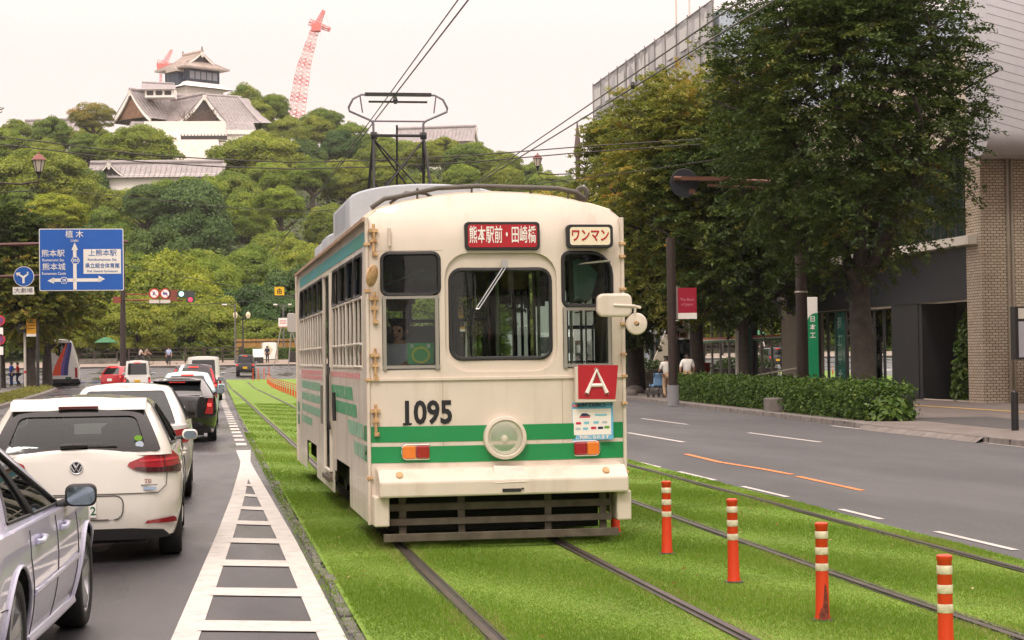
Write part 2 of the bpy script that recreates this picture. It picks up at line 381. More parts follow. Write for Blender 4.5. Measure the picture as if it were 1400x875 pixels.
# blades of grass
rng = np.random.default_rng(3)
def blades(n, y0, y1):
    Y = rng.uniform(y0, y1, n); X = rng.uniform(.95, 6.25, n)
    xr = np.array([xr_l(y) for y in np.linspace(y0, y1, 20)]); X = .95+(X-.95)/5.3*(np.interp(Y, np.linspace(y0, y1, 20), xr)-.95-.02)
    keep = np.ones(n, bool)
    for c in (2.40, None):
        cx = 2.40 if c else 5.40+np.maximum(0, Y-14)*.018
        for sd in (-.745, .745):
            d = X-cx-sd; s_ = -1 if sd > 0 else 1; keep &= ~((d*s_ > -.032) & (d*s_ < .072))
    return X[keep], Y[keep]
PX, PY = [], []
for a in ((260000, 10.3, 16), (220000, 16, 24), (130000, 24, 40), (60000, 40, 75)): x, y = blades(*a); PX.append(x); PY.append(y)
# sparse tufts spilling over the stone edging and the right edge
n = 5000; PX.append(rng.uniform(.8, 1.0, n)**1.0); PY.append(rng.uniform(10.5, 45, n))
PX = np.concatenate(PX); PY = np.concatenate(PY); n = len(PX)
ang = rng.uniform(0, 2*pi, n); hgt = rng.uniform(.014, .027, n)*(1+.4*np.sin(PX*3+PY*1.3)); wd = np.where(PY < 20, .0045, np.where(PY < 40, .008, .016)); lean = rng.uniform(0, .035, n); la = rng.uniform(0, 2*pi, n)
dx, dy = np.cos(ang)*wd, np.sin(ang)*wd; z0 = .03
V = np.empty((n, 3, 3)); V[:, 0] = np.stack([PX-dx, PY-dy, np.full(n, z0)], 1); V[:, 1] = np.stack([PX+dx, PY+dy, np.full(n, z0)], 1); V[:, 2] = np.stack([PX+np.cos(la)*lean, PY+np.sin(la)*lean, z0+hgt], 1)
tint = np.repeat(np.clip(.48+.16*np.sin(PX*.9+1)*np.cos(PY*.35)+.16*np.sin(PX*2.7+PY*.8)*np.sin(PY*1.9-PX)+np.where(rng.random(n) < .07, .45, 0)+np.where((np.minimum(abs(abs(PX-2.40)-.745), abs(abs(PX-5.40-np.maximum(0, PY-14)*.018)-.745)) < .16) & (rng.random(n) < .4), .4, 0)+rng.normal(0, .13, n), 0, 1), 3)
GR = leafmat('grass_blade', [(0, (.115, .205, .018)), (.5, (.175, .30, .028)), (.85, (.23, .34, .045)), (1, (.34, .31, .11))], .4)
tag(meshobj('grass', npmesh('grass', V.reshape(-1, 3), np.arange(n*3).reshape(-1, 3), GR, tint)), kind='stuff')
# fallen leaves
n = 130; X = rng.uniform(1.0, 6.1, n); Y = rng.uniform(10.5, 32, n); s_ = rng.uniform(.012, .03, n); a = rng.uniform(0, 6.28, n); V = np.empty((n, 4, 3))
for k in range(4): V[:, k] = np.stack([X+np.cos(a+k*pi/2)*s_*(1 if k % 2 else .55), Y+np.sin(a+k*pi/2)*s_*(1 if k % 2 else .55), .075+rng.uniform(-.006, .012, n)], 1)
tag(meshobj('fallen_leaves', npmesh('fallen_leaves', V.reshape(-1, 3), np.arange(n*4).reshape(-1, 4), leafmat('dead_leaf', [(0, (.16, .06, .02)), (.6, (.3, .15, .04)), (1, (.5, .42, .2))], .2), np.repeat(rng.random(n), 4))), kind='stuff')
# ================================================================== TRAM
CREAM = mat('cream_paint', hx('#DACEBE'), .38, coat=.25, noise=.05, nscale=2.5, dirt=hx('#9C8058'), dscale=1.3, damt=.28, dvec=(4, 4, .5))
CREAMS = mat('cream_paint_dull', hx('#D5CDBF'), .45, coat=.15, noise=.06, nscale=2, dirt=hx('#80705A'), dscale=1.4, damt=.55, dvec=(1, 3.5, .5))
TGREEN = mat('tram_green', hx('#1C8A4C'), .4, coat=.2, dirt=hx('#3F6A4C'), dscale=3, damt=.3)
TGREENW = mat('worn_green', hx('#3C9A68'), .5, dirt=hx('#D5CDBF'), dscale=9, damt=1)
TEAL = mat('teal_band', hx('#3C9DB4'), .4, noise=.3, nscale=.5, ncol=hx('#3E9A78'))
RUST = mat('rusty_fitting', hx('#C9A577'), .6, noise=.3, nscale=30, dirt=hx('#6A3A1C'), dscale=18, damt=.9)
SASHG = glass('sash_glass', (.86, .92, .9), .97)
TGLASS = glass('tram_glass', (.66, .75, .68), .74)
SGREY = mat('roof_grey', hx('#AEB4BC'), .55, noise=.08, nscale=3, dirt=hx('#6F6B66'), dscale=3, damt=.35)
RED = mat('sign_red', hx('#B3202C'), .35); SWHITE = mat('sign_white', hx('#F2EDE4'), .4); INK = mat('black_ink', (.012, .012, .016), .4)
PINK = mat('pink_lettering', hx('#E88F96'), .5, dirt=hx('#D5CDBF'), dscale=10, damt=1); ALU = mat('aluminium', hx('#A8A49B'), .4, .7)
GRILLE = mat('grille_steel', hx('#5E564A'), .6, .3, noise=.3, nscale=8, dirt=hx('#4A3320'), dscale=6, damt=.6)
TRH = 1.175; TRL = 11.4
tram = thing('tram', 'cream and green electric tram numbered 1095 running on the grassed track', 'tram', (2.59, 16.65, .04), R(.6))
ZR = ([-1.175, -1.09, -.9, -.6, -.3, 0, .3, .6, .9, 1.09, 1.175], [2.955, 3.03, 3.085, 3.145, 3.18, 3.19, 3.18, 3.145, 3.085, 3.03, 2.955])
zroof = lambda x: float(np.interp(x, *ZR))
def fy(x, z):
    y = .13*(abs(x)/TRH)**2.4
    if z > 2.68: y += .16*((z-2.68)/.5)**2
    return y
ff = lambda o=0.: (lambda x, z: (x, fy(x, z)+o, z))
fr = lambda o=0.: (lambda x, z: (-x, TRL-fy(x, z)-o, z))
WC = rrect(-.435, 1.677, .484, 2.482, .1); REC = rrect(-.49, 1.555, .54, 2.632, .22)
WUL = rrect(-1.045, 2.262, -.54, 2.632, .06); WLL = [(-1.05, 1.585), (-.54, 1.585), (-.54, 2.245), (-1.05, 2.245)]
WUR = rrect(.60, 2.145, 1.07, 2.63, [.06, .2, .06, .06]); WLR = [(.592, 1.578), (1.065, 1.578), (1.065, 2.125), (.592, 2.125)]
outl = [(-TRH, .2), (-1.02, .2), (-1.02, .46), (1.02, .46), (1.02, .2), (TRH, .2)]+[(x, zroof(x)) for x in np.linspace(TRH, -TRH, 25)]
def end_wall(f, parent, front):
    b = MB(); b.panel(outl, [REC, WUL, WLL, WUR, WLR], .09, f(0)); b.panel(REC, [WC], .09, f(.035))
    b.ring(dens(REC, .05), dens(REC, .05), lambda x, z: f(0)(x, z)); n = len(dens(REC, .05)); b.v[-n:] = [f(.035)(x, z) for x, z in dens(REC, .05)]
    o = b.build('front_wall' if front else 'rear_wall', CREAM, parent, smooth=30, weld=.0008)
    for nm, P in (('windscreen', WC), ('side_window', WUL), ('side_window', WUR), ('sash_window', WLL), ('sash_window', WLR)):
        off = .035 if P is WC else 0
        g = MB().panel(P, [], .12, f(off+.015)).build(nm, SASHG if nm == 'sash_window' else TGLASS, parent)
        if nm == 'sash_window':
            x0, z0 = P[0]; x1, z1 = P[2]; fb = MB()
            for (a, c) in (((x0+.02, z0), (x0+.02, z1)), ((x1-.025, z0), (x1-.025, z1)), ((x0, z0+.025), (x1, z0+.025)), ((x0, z1-.008), (x1, z1-.008))):
                r_ = .022 if c[1] == z1 and a[1] == z0 else .02
                fb.tube([f(-.004)(*a), f(-.004)(*c)], r_, 4)
            fb.build('frame', ALU, g)
        else:
            MB().tube([f(off-.004)(*p) for p in P]+[f(off-.004)(*P[0])], .019, 6, False).build('gasket', BLACK, g, smooth=60)
end_wall(ff, tram, True); end_wall(fr, tram, False)
# sides
GW1 = [(.72+.92*i, .72+.92*i+.84) for i in range(4)]; GW2 = [(5.92+.94*i, 5.92+.94*i+.86) for i in range(5)]
so_ = [(.13, .2), (2.26, .2), (2.26, .6), (4.2, .6), (4.2, .2), (7.2, .2), (7.2, .6), (9.1, .6), (9.1, .2), (TRL-.13, .2), (TRL-.13, 2.955), (.13, 2.955)]
hol = [[(a, 1.6), (c, 1.6), (c, 2.68), (a, 2.68)] for a, c in GW1+GW2]; DOOR = [(4.56, .42), (5.56, .42), (5.56, 2.66), (4.56, 2.66)]
for sd in (-1, 1):
    fs_ = lambda o=0.: (lambda y, z: (sd*(TRH+o-.02*max(0, (z-2.2)/.75)), y, z))
    b = MB(); b.panel(so_, hol+[DOOR], .25, fs_(0)); b.build('side_wall', CREAMS, tram, smooth=25)
    for i, (a, c) in enumerate(GW1+GW2):
        g = MB().panel([(a, 1.6), (c, 1.6), (c, 2.68), (a, 2.68)], [], .6, fs_(-.03)).build('window', TGLASS, tram)
        fb = MB(); P = rrect(a+.01, 2.28, c-.01, 2.67, .05, 3); fb.tube([fs_(-.004)(*p) for p in P]+[fs_(-.004)(*P[0])], .02, 6, False)
        fb.mi(1)
        for q in np.linspace(a, c, 3): fb.tube([fs_(-.01)(q, 1.6), fs_(-.01)(q, 2.27)], .016, 6)
        fb.tube([fs_(.012)(a, 1.83), fs_(.012)(c, 1.83)], .012, 6); fb.tube([fs_(-.005)(a, 2.265), fs_(-.005)(c, 2.265)], .018, 6); fb.tube([fs_(-.005)(a, 1.61), fs_(-.005)(c, 1.61)], .018, 6)
        fb.build('frame', [BLACK, CREAMS], g, smooth=60)
    d = MB(); d.panel(DOOR, [[(4.66, 1.3), (5.03, 1.3), (5.03, 2.5), (4.66, 2.5)], [(5.1, 1.3), (5.48, 1.3), (5.48, 2.5), (5.1, 2.5)]], .4, fs_(-.05)); d.mi(1)
    d.box(sd*(TRH-.03)-.03, 5.04, .44, sd*(TRH-.03)+.03, 5.09, 2.64)
    for (a, c) in ((4.66, 5.03), (5.1, 5.48)): P = rrect(a, 1.3, c, 2.5, .05, 3); d.tube([fs_(-.045)(*p) for p in P]+[fs_(-.045)(*P[0])], .02, 6, False)
    d.mi(0).tube([fs_(.01)(*p) for p in DOOR]+[fs_(.01)(*DOOR[0])], .022, 6, False)
    do = d.build('door', [CREAMS, BLACK], tram, smooth=40)
    gl = MB()
    for (a, c) in ((4.66, 5.03), (5.1, 5.48)): gl.panel([(a, 1.3), (c, 1.3), (c, 2.5), (a, 2.5)], [], .5, fs_(-.055))
    gl.build('door_glass', TGLASS, do); MB().tube([fs_(.03)(4.5, .9), fs_(.05)(4.48, 1.0), fs_(.05)(4.48, 1.5), fs_(.03)(4.5, 1.6)], .016, 6).build('handrail', DARK, do)
    st = MB()   # livery bands on the side: whole near the ends, broken lettering-like dashes in the middle
    def q4(y0, y1, z0, z1, sk=0, o=.003): st.panel([(y0, z0), (y1, z0), (y1+sk, z1), (y0+sk, z1)], [], .3, fs_(o))
    st.mi(0)
    for (za, zb_) in ((.75, .897), (.935, 1.077)): q4(.13, .62, za, zb_); q4(TRL-.6, TRL-.13, za, zb_)
    q4(4.6, 5.5, 1.12, 1.24, 0, -.045); q4(4.6, 5.5, 1.28, 1.4, 0, -.045)
    q4(5.63, 5.9, 1.12, 1.24); q4(5.63, 5.9, 1.28, 1.4)
    st.mi(1)
    for (y0, y1) in ((1.75, 2.98), (3.0, 4.48)): q4(y0, y1, 1.28, 1.41, .1)
    for (y0, y1) in ((1.3, 2.58), (2.6, 4.48)): q4(y0, y1, 1.12, 1.245, .1)
    st.mi(4)
    for (y0, y1) in ((.64, 1.28), (1.32, 2.3)): q4(y0, y1, .945, 1.08, .12)
    for (y0, y1) in ((.64, 1.05), (1.1, 1.6)): q4(y0, y1, .76, .89, .12)
    for k in range(7):
        for j in range(4 if k > 2 else 3): q4(6.3+k*.56, 6.3+k*.56+.5, 1.30-j*.16, 1.40-j*.16, .06)
    st.mi(2); q4(.3, 10.7, 2.735, 2.865, 0, .004); st.mi(3)
    for k in range(26):
        if k not in (10, 11, 12, 13): q4(1.0+k*.36, 1.0+k*.36+.25, 1.50, 1.555)
    for k in range(10): q4(6.1+k*.42, 6.1+k*.42+.3, 1.44, 1.485)
    st.build('livery', [TGREEN, TGREENW, TEAL, PINK, mat('faded_green', hx('#7DB497'), .5, dirt=hx('#D5CDBF'), dscale=7, damt=1)], tram)
    # destination board hung beside the door, grab pole and sill step
    MB().cbox((sd*(TRH+.015), 5.95, 1.15), (.03, .12, .46)).build('side_board', mat('side_board', hx('#6E6A62'), .5, noise=.2), tram)
    MB().tube([fs_(.035)(3.75, 1.02), fs_(.04)(3.75, 1.33)], .022, 6).build('grab_handle', DARK, tram)
    MB().cbox((sd*(TRH+.02), 5.05, .33), (.06, 1.0, .05)).build('step', GRILLE, tram)
    for y in (.12, TRL-.12): MB().tube([(sd*1.178, y, .2), (sd*1.178, y, 2.96)], .018, 8).build('corner_pipe', CREAM, tram, smooth=60)
    for z in (.62, 1.5, 2.3, 2.72): MB().box(sd*1.178-.028, .09, z-.012, sd*1.178+.028, .15, z+.012).build('pipe_clip', RUST, tram)
# roof
b = MB(); xs = np.linspace(-TRH, TRH, 29); rows = []
for j, t in enumerate([0, .12, .4, 1.2, 3, 6, 9, 10.2, 11., 11.28, 1e3]):
    for x in xs:
        z = zroof(x); y0 = fy(x, z); y = y0+min(t, TRL-2*y0) if t < 1e3 else TRL-y0
        y = min(y, TRL-y0); rows.append((x*(1+.012*(1 if 0 < j < 10 else 0)), y, z+(.025 if 0 < j < 10 else 0)))
n = len(xs); b.add(rows, [(j*n+i, j*n+i+1, j*n+n+i+1, j*n+n+i) for j in range(10) for i in range(n-1)])
b.build('roof', mat('roof_cream', hx('#C9BCA2'), .6, noise=.12, nscale=3, dirt=hx('#7F7262'), dscale=2, damt=.6), tram, smooth=60, weld=.0005)
for sd in (-1, 1): MB().box(sd*1.19-.02, .2, 2.93, sd*1.19+.02, TRL-.2, 2.965).build('gutter', mat('gutter_brown', hx('#A98C74'), .6, noise=.2), tram)
# conduit across the roof end with a loop at the right
b = MB(); b.tube([(-1.12, .28, 3.06), (-1.0, .25, 3.14), (-.85, .24, 3.165), (-.52, .22, 3.235), (-.15, .22, 3.255), (.6, .22, 3.235), (.78, .23, 3.2), (.86, .25, 3.15)], .022, 8)
b.tube([(-.95, .26, 3.1), (-.8, .26, 3.2), (-.62, .26, 3.19), (-.55, .25, 3.15)], .014, 6)
b.tube([(.84+.05*cos(a), .27, 3.19+.055*sin(a)) for a in np.linspace(0, 2*pi, 14)], .024, 6, False)
for x in (-.7, -.2, .35, .7): b.tube([(x, .24, zroof(x)-.01), (x, .22, 3.235)], .01, 6)
b.build('conduit', mat('conduit_grey', hx('#5D5750'), .6, noise=.2), tram, smooth=60)
MB().lathe([(.001, 3.30), (.05, 3.29), (.06, 3.25), (.06, 3.17)], (-.14, .5, 0)).build('roof_knob', SGREY, tram, smooth=50)
# roof equipment
def shell(name, hw, z0, z1, zt, y0, y1, parent=tram, rad=.06):
    P = [(-hw, z0), (hw, z0), (hw, z1)]+[(hw*cos(a), z1+(zt-z1)*sin(a)) for a in np.linspace(.12, pi-.12, 15)]+[(-hw, z1)]
    b = MB().prism(P, lambda x, z: (x, y0, z), lambda x, z: (x, y1, z)); return b.build(name, SGREY, parent, smooth=35, bevel=.02)
ac = shell('air_conditioner', .92, 3.08, 3.54, 3.73, 5.0, 7.35); b = MB()
for k in range(9): b.box(-.925, 5.5+k*.18, 3.25, .925, 5.53+k*.18, 3.52)
b.build('louvre', mat('louvre_grey', hx('#8E959C'), .6), ac)
b = MB(); b.box(-.9, 7.4, 3.1, .9, 7.5, 3.3); b.build('base_frame', DARK, ac)
shell('resistor_box', .98, 3.06, 3.28, 3.42, 7.7, 8.7); shell('resistor_box', .98, 3.06, 3.26, 3.38, 8.95, 10.1)
# pantograph
pg = MB(); yb = 7.9
for sd in (-1, 1):
    for q in (-1, 1):
        pg.tube([(sd*.40, yb+q*.62, 3.5), (sd*.33, yb, 4.62)], .02, 6); pg.tube([(sd*.385, yb+q*.5, 3.72), (-sd*.33, yb+q*.04, 4.58)], .012, 6)
        pg.cyl((sd*.45, yb+q*.7, 3.2), (sd*.45, yb+q*.7, 3.45), .05, 10)
    pg.cyl((sd*.33-.04, yb, 4.64), (sd*.33+.04, yb, 4.64), .05, 10); pg.tube([(sd*.45, yb-.75, 3.47), (sd*.45, yb+.75, 3.47)], .028, 6)
    pg.tube([(sd*.37, yb-.3, 4.0), (0, yb-.25, 3.62)], .012, 6)
pg.tube([(-.34, yb, 4.64), (.34, yb, 4.64)], .02, 8); pg.tube([(-.47, yb-.7, 3.5), (.47, yb-.7, 3.5)], .022, 6); pg.tube([(-.47, yb+.7, 3.5), (.47, yb+.7, 3.5)], .022, 6); pg.tube([(-.02, yb, 4.64), (-.02, yb, 4.78), (-.02, yb+.1, 3.9)], .014, 6)
po = pg.build('pantograph', mat('pantograph_black', (.03, .03, .03), .5, .4), tram, smooth=60)
b = MB(); xs_ = lambda pts: [(x*.79, yb, z-.12) for x, z in pts]; b.tube(xs_([(-.42, 4.66), (-.42, 4.92), (-.47, 4.96), (-.82, 5.08), (-.83, 5.13), (-.76, 5.24), (-.62, 5.30), (.62, 5.30), (.76, 5.24), (.83, 5.13), (.82, 5.08), (.47, 4.96), (.42, 4.92), (.42, 4.66)]), .015, 8); b.tube(xs_([(-.45, 4.95), (.45, 4.95)]), .012, 6)
for sd in (-1, 1): b.tube(xs_([(sd*.6, 5.06), (sd*.64, 5.29)]), .009, 6)
b.mi(1); b.cbox((0, yb, 5.185), (.88, .09, .04)); b.cbox((0, yb+.02, 5.09), (.78, .03, .025))
b.build('collector_head', [mat('pantograph_grey', hx('#77747A'), .4, .6), DARK], po, smooth=50)
# bumper, skirt and lifeguard
b = MB(); P = [(.16, .715), (-.10, .70), (-.24, .60), (-.24, .46), (.16, .46)]
b.prism(P, lambda y, z: (-1.125, y, z), lambda y, z: (1.125, y, z)); bu = b.build('bumper', CREAM, tram, bevel=.018)
b = MB(); b.prism([(-.10, .565), (.06, .57), (.19, .57), (.17, .705), (-.09, .712)], lambda x, z: (x, -.245+.12*max(0, (z-.57)/.14), z+.004), lambda x, z: (x, 0, z)); b.build('coupler_cover', CREAMS, bu)
b = MB(); b.box(-.03, -.246, .488, .135, -.2, .518); b.tube([(.13, -.25, .505), (.155, -.25, .52), (.16, -.25, .512)], .007, 6); b.build('coupler_slot', BLACK, bu)
for sx_ in (-.94, .93):
    MB().lathe([(.001, -.012), (.036, -.011), (.042, -.006), (.042, .008)], (0, 0, 0), 'y').build('reflector', RUST, bu, smooth=50).matrix_local = Matrix.Translation((sx_, -.172, .655)) @ Euler((R(-55), 0, 0)).to_matrix().to_4x4() @ Matrix.Diagonal((.75, 1, 1, 1))
for sd in (-1, 1): MB().box(min(sd*1.03, sd*1.165), -.16, .2, max(sd*1.03, sd*1.165), .2, .47).build('skirt', CREAM, tram, bevel=.015)
b = MB()
for (x0, x1, z0, z1, y) in ((-1.02, 1.0, .325, .39, -.02), (-1.02, 1.0, .2, .26, -.06), (-1.09, 1.03, .07, .14, -.2)): b.box(x0, y-.015, z0, x1, y+.015, z1)
for x in (-.9, -.37, .42, .93): b.box(x-.032, -.03, .07, x+.032, .0, .46)
for x in (-.9, -.37, .42, .93): b.box(x-.025, -.19, .08, x+.025, -.02, .13)
b.build('lifeguard', GRILLE, tram, bevel=.004)
b = MB(); b.box(-1.0, .3, .3, 1.0, TRL-.35, .62); b.box(-.98, .42, .1, .98, .5, .3); b.box(-1.1, 2.0, .12, 1.1, 2.1, .5); b.box(-.6, 4.4, .15, .6, 7, .3); b.build('underframe_and_shade_plate', mat('underframe_black', (.012, .011, .010), .8), tram)  # includes a dark plate added to stand for shade behind the lifeguard
for y in (3.2, 8.2):
    b = MB()
    for dy in (-.72, .72):
        for sd in (-1, 1): b.lathe([(.12, -.05), (.33, -.05), (.33, .05), (.12, .05)], (sd*.74, y+dy, .335), 'x', 24)
        b.cyl((-.8, y+dy, .335), (.8, y+dy, .335), .06)
    for sd in (-1, 1): b.box(sd*.98-.05, y-1.15, .3, sd*.98+.05, y+1.15, .48)
    b.build('bogie', mat('bogie_grime', (.05, .042, .035), .7, .3, noise=.4, nscale=6), tram)
# floor, ceiling, inner fittings
b = MB(); b.box(-1.12, .2, .82, 1.12, TRL-.2, .86); b.build('floor', mat('tram_floor', (.10, .09, .08), .6), tram)
b = MB(); b.box(-1.05, .5, 2.84, 1.05, TRL-.5, 2.87); b.build('ceiling', mat('tram_ceiling', (.16, .17, .15), .6), tram)
b = MB()
for sd in (-1, 1): b.box(sd*1.1-.03, 1.5, .86, sd*1.1+.03, TRL-1.2, 1.5) ; b.box(min(sd*.72, sd*1.08), 1.8, 1.15, max(sd*.72, sd*1.08), 4.2, 1.3); b.box(min(sd*.72, sd*1.08), 6, 1.15, max(sd*.72, sd*1.08), 10.4, 1.3)
b.build('bench', mat('bench_green', hx('#2F5A44'), .8), tram)
b = MB(); b.box(-1.08, .2, .86, 1.05, .48, 1.5); b.box(-.3, .25, 1.5, .4, .45, 1.62); b.build('dashboard', mat('dash_grey', (.09, .11, .10), .5), tram)
b = MB(); 
for (x, y) in ((.13, .9), (-.32, 1.25), (.6, 1.25), (.85, .9), (-.6, 4.4), (.6, 4.4), (-.6, 5.7), (.6, 5.7)): b.tube([(x, y, .86), (x, y, 2.85)], .016, 6)
for sd in (-.5, .5): b.tube([(sd, 1.3, 2.55), (sd, 10, 2.55)], .014, 6)
b.build('grab_pole', mat('pole_cream', hx('#C9D2B4'), .4), tram, smooth=60)
b = MB(); b.box(-1.1, 1.32, .86, -.36, 1.36, 2.0); b.build('driver_partition', mat('partition', (.12, .14, .13), .5), tram)
b = MB(); b.add([(.75, .26, 2.2), (.9, .26, 2.2), (.98, .26, 2.45), (.86, .26, 2.58), (.74, .26, 2.58)], [(0, 1, 2, 3, 4)]); b.v += [(x, y+.01, z) for x, y, z in b.v]; b.f.append((9, 8, 7, 6, 5)); b.m.append(0); b.build('sun_visor', mat('visor_green', hx('#7FA890'), .5), tram)
rq = random.Random(5)
for k in range(11):
    x = rq.choice((-.32, -.12, .14, .3, .42)); y = 1.6+k*.8; b = MB(); b.box(x-.13, y, 2.36, x+.13, y+.006, 2.72); b.tube([(x, y, 2.7), (x, y, 2.85)], .006, 4); b.build('hanging_poster', mat('poster_%d' % (k % 3), hx(('#D9C27A', '#C9B9A0', '#B8C49A')[k % 3]), .7, noise=.3, nscale=9), tram)
# signs on the end wall
def signbox(name, x0, z0, x1, z1, col, tx, size, tcol, sx, bold, parent=tram):
    b = MB(); P = rrect(x0, z0, x1, z1, .035, 4); b.prism(P, lambda x, z: (x, -.025, z), lambda x, z: (x, .1, z)); o = b.build(name, BLACK, parent, bevel=.006)
    b = MB(); P = rrect(x0+.028, z0+.025, x1-.028, z1-.025, .025, 3); b.add([(x, -.0275, z) for x, z in P], [tuple(range(len(P)))]); b.mi(1)
    cx, cz = (x0+x1)/2, (z0+z1)/2; b.text(tx, size, lambda x, y: (cx+x, -.031, cz+y), bold, sx); b.build('lettering', [col, tcol], o)
signbox('destination_sign', -.305, 2.655, .382, 2.91, RED, '熊本駅前・田崎橋', .165, SWHITE, .465, .012)
signbox('one_man_sign', .632, 2.672, 1.062, 2.885, mat('sign_cream', hx('#EFE3C4'), .4), 'ワンマン', .125, RED, .72, .025)
b = MB(); b.text('1095', .285, lambda x, y: (-.665+x, fy(-.665+x, 1.2)-.006, 1.19+y), .03, .82)
b.box(-.878, fy(-.84, 1.2)-.0065, 1.087, -.792, fy(-.88, 1.2)-.005, 1.108); b.build('fleet_number', INK, tram)
for (za, zb_) in ((.75, .897), (.935, 1.077)):
    MB().panel([(-TRH+.003, za), (TRH-.003, za), (TRH-.003, zb_), (-TRH+.003, zb_)], [], .09, ff(-.004)).build('stripe', TGREEN, tram, smooth=40)
b = MB(); P = []; b.panel([(-TRH+.01, 1.487), (TRH-.01, 1.487), (TRH-.01, 1.51), (-TRH+.01, 1.51)], [], .08, ff(-.018)); b.panel([(-TRH+.01, 1.485), (TRH-.01, 1.485), (TRH-.01, 1.488), (-TRH+.01, 1.488)], [], .1, lambda x, z: (x, fy(x, z)-(.018 if z > 1.4865 else 0), z)); b.panel([(-TRH+.01, 1.509), (TRH-.01, 1.509), (TRH-.01, 1.512), (-TRH+.01, 1.512)], [], .1, lambda x, z: (x, fy(x, z)-(.018 if z < 1.5105 else 0), z)); b.build('belt_rail', CREAM, tram)
JT = mat('joint_tan', hx('#A08C70'), .7)
for x in (-.52, .575): MB().panel([(x, .76), (x+.004, .76), (x+.004, 1.48), (x, 1.48)], [], .3, ff(-.002)).build('panel_joint', JT, tram)
MB().panel([(-1.13, 2.655), (-.5, 2.655), (-.5, 2.658), (-1.13, 2.658)], [], .1, ff(-.002)).build('panel_joint', JT, tram)
# route board A
b = MB(); b.box(.685, -.05, 1.265, 1.065, .02, 1.59); o = b.build('route_board', CREAM, tram, bevel=.006)
b = MB(); b.add([(.71, -.0525, 1.298), (1.055, -.0525, 1.29), (1.085, -.0525, 1.6), (.71, -.0525, 1.605)], [(0, 1, 2, 3)]); b.mi(1)
b.tube([(.79, -.056, 1.35), (.882, -.056, 1.56), (.975, -.056, 1.35)], .02, 8); b.tube([(.825, -.056, 1.42), (.94, -.056, 1.42)], .017, 8)
for p in ((.79, -.056, 1.35), (.882, -.056, 1.56), (.975, -.056, 1.35)): b.lathe([(.02, -.012), (.02, .01)], p, 'y', 10)
b.build('lettering', [RED, SWHITE], o)
# card poster
yo = lambda x: fy(x, 1.1)-.012
b = MB(); pf = lambda o=0: (lambda x, z: (x, yo(.86)-.012-o, z)); P = [(.647, .917), (1.05, .925), (1.05, 1.272), (.652, 1.265)]
b.prism(P, pf(.004), pf(-.04)); cb = mat('poster_blue', hx('#6CB9DE'), .4); o = b.build('card_poster', cb, tram)
b = MB(); q = lambda x0, z0, x1, z1, k, d=.006: (b.mi(k), b.add([pf(d)(x0, z0), pf(d)(x1, z0), pf(d)(x1, z1), pf(d)(x0, z1)], [(0, 1, 2, 3)]))
q(.672, .968, 1.03, 1.205, 0)
b.mi(1); b.text('全国相互利用ICカード', .041, lambda x, y: pf(.007)(.885+x, 1.236+y), .03, .82); q(.672, 1.222, .72, 1.25, 2, .007)
b.mi(0); b.text('IC', .03, lambda x, y: pf(.009)(.696+x, 1.236+y), .02); b.text('ご利用になれます', .04, lambda x, y: pf(.007)(.853+x, .944+y), .03)
b.mi(1); b.add([pf(.008)(x, z) for x, z in ((.74, 1.14), (.84, 1.14), (.82, 1.155), (.80, 1.165), (.76, 1.165))], [(0, 1, 2, 3, 4)]); q(.735, 1.125, .835, 1.137, 2, .008)
q(.88, 1.14, .99, 1.155, 3, .008)
for (x, z, k) in ((.725, 1.075, 2), (.80, 1.078, 3), (.89, 1.08, 3), (.97, 1.08, 4), (.72, 1.025, 4), (.79, 1.025, 3), (.865, 1.03, 2), (.93, 1.03, 1), (.99, 1.035, 5)):
    P = rrect(x-.025, z-.011, x+.025, z+.011, .008, 2); b.mi(k); b.add([pf(.008)(*p) for p in P], [tuple(range(len(P)))])
b.build('print', [SWHITE, mat('navy_ink', hx('#2A2F52'), .5), mat('crimson_ink', hx('#C8284F'), .5), mat('cyan_ink', hx('#7CC4D6'), .5), mat('grey_ink', hx('#B8C0C4'), .5), mat('leaf_ink', hx('#5FA83A'), .5)], o)
# head lamp and turn lamps
LENS = mat('lamp_lens', (.80, .76, .62), .12, coat=1); LENS.node_tree.nodes['Principled BSDF'].inputs['Alpha'].default_value = .38
hl = MB().lathe([(.15, .12), (.193, .10), (.195, -.06), (.19, -.075), (.165, -.08), (.155, -.07)], (.033, 0, .96), 'y', 40).build('headlamp', CREAM, tram, smooth=40)
b = MB(); b.lathe([(.153, -.055), (.12, -.0), (.07, .045), (.001, .06)], (.033, 0, .96), 'y', 36); b.build('reflector', mat('lamp_reflector', (.86, .82, .68), .35, .25), hl, smooth=60)
MB().lathe([(.155, -.066), (.12, -.085), (.06, -.098), (.001, -.1)], (.033, 0, .96), 'y', 36).build('lens', LENS, hl, smooth=60)
b = MB().lathe([(.001, -.03), (.03, -.02), (.035, .02), (.02, .06)], (.033, 0, .955), 'y', 12); b.build('bulb', mat('bulb', (.9, .85, .7), .2), hl, smooth=60)
for k in range(8): pass
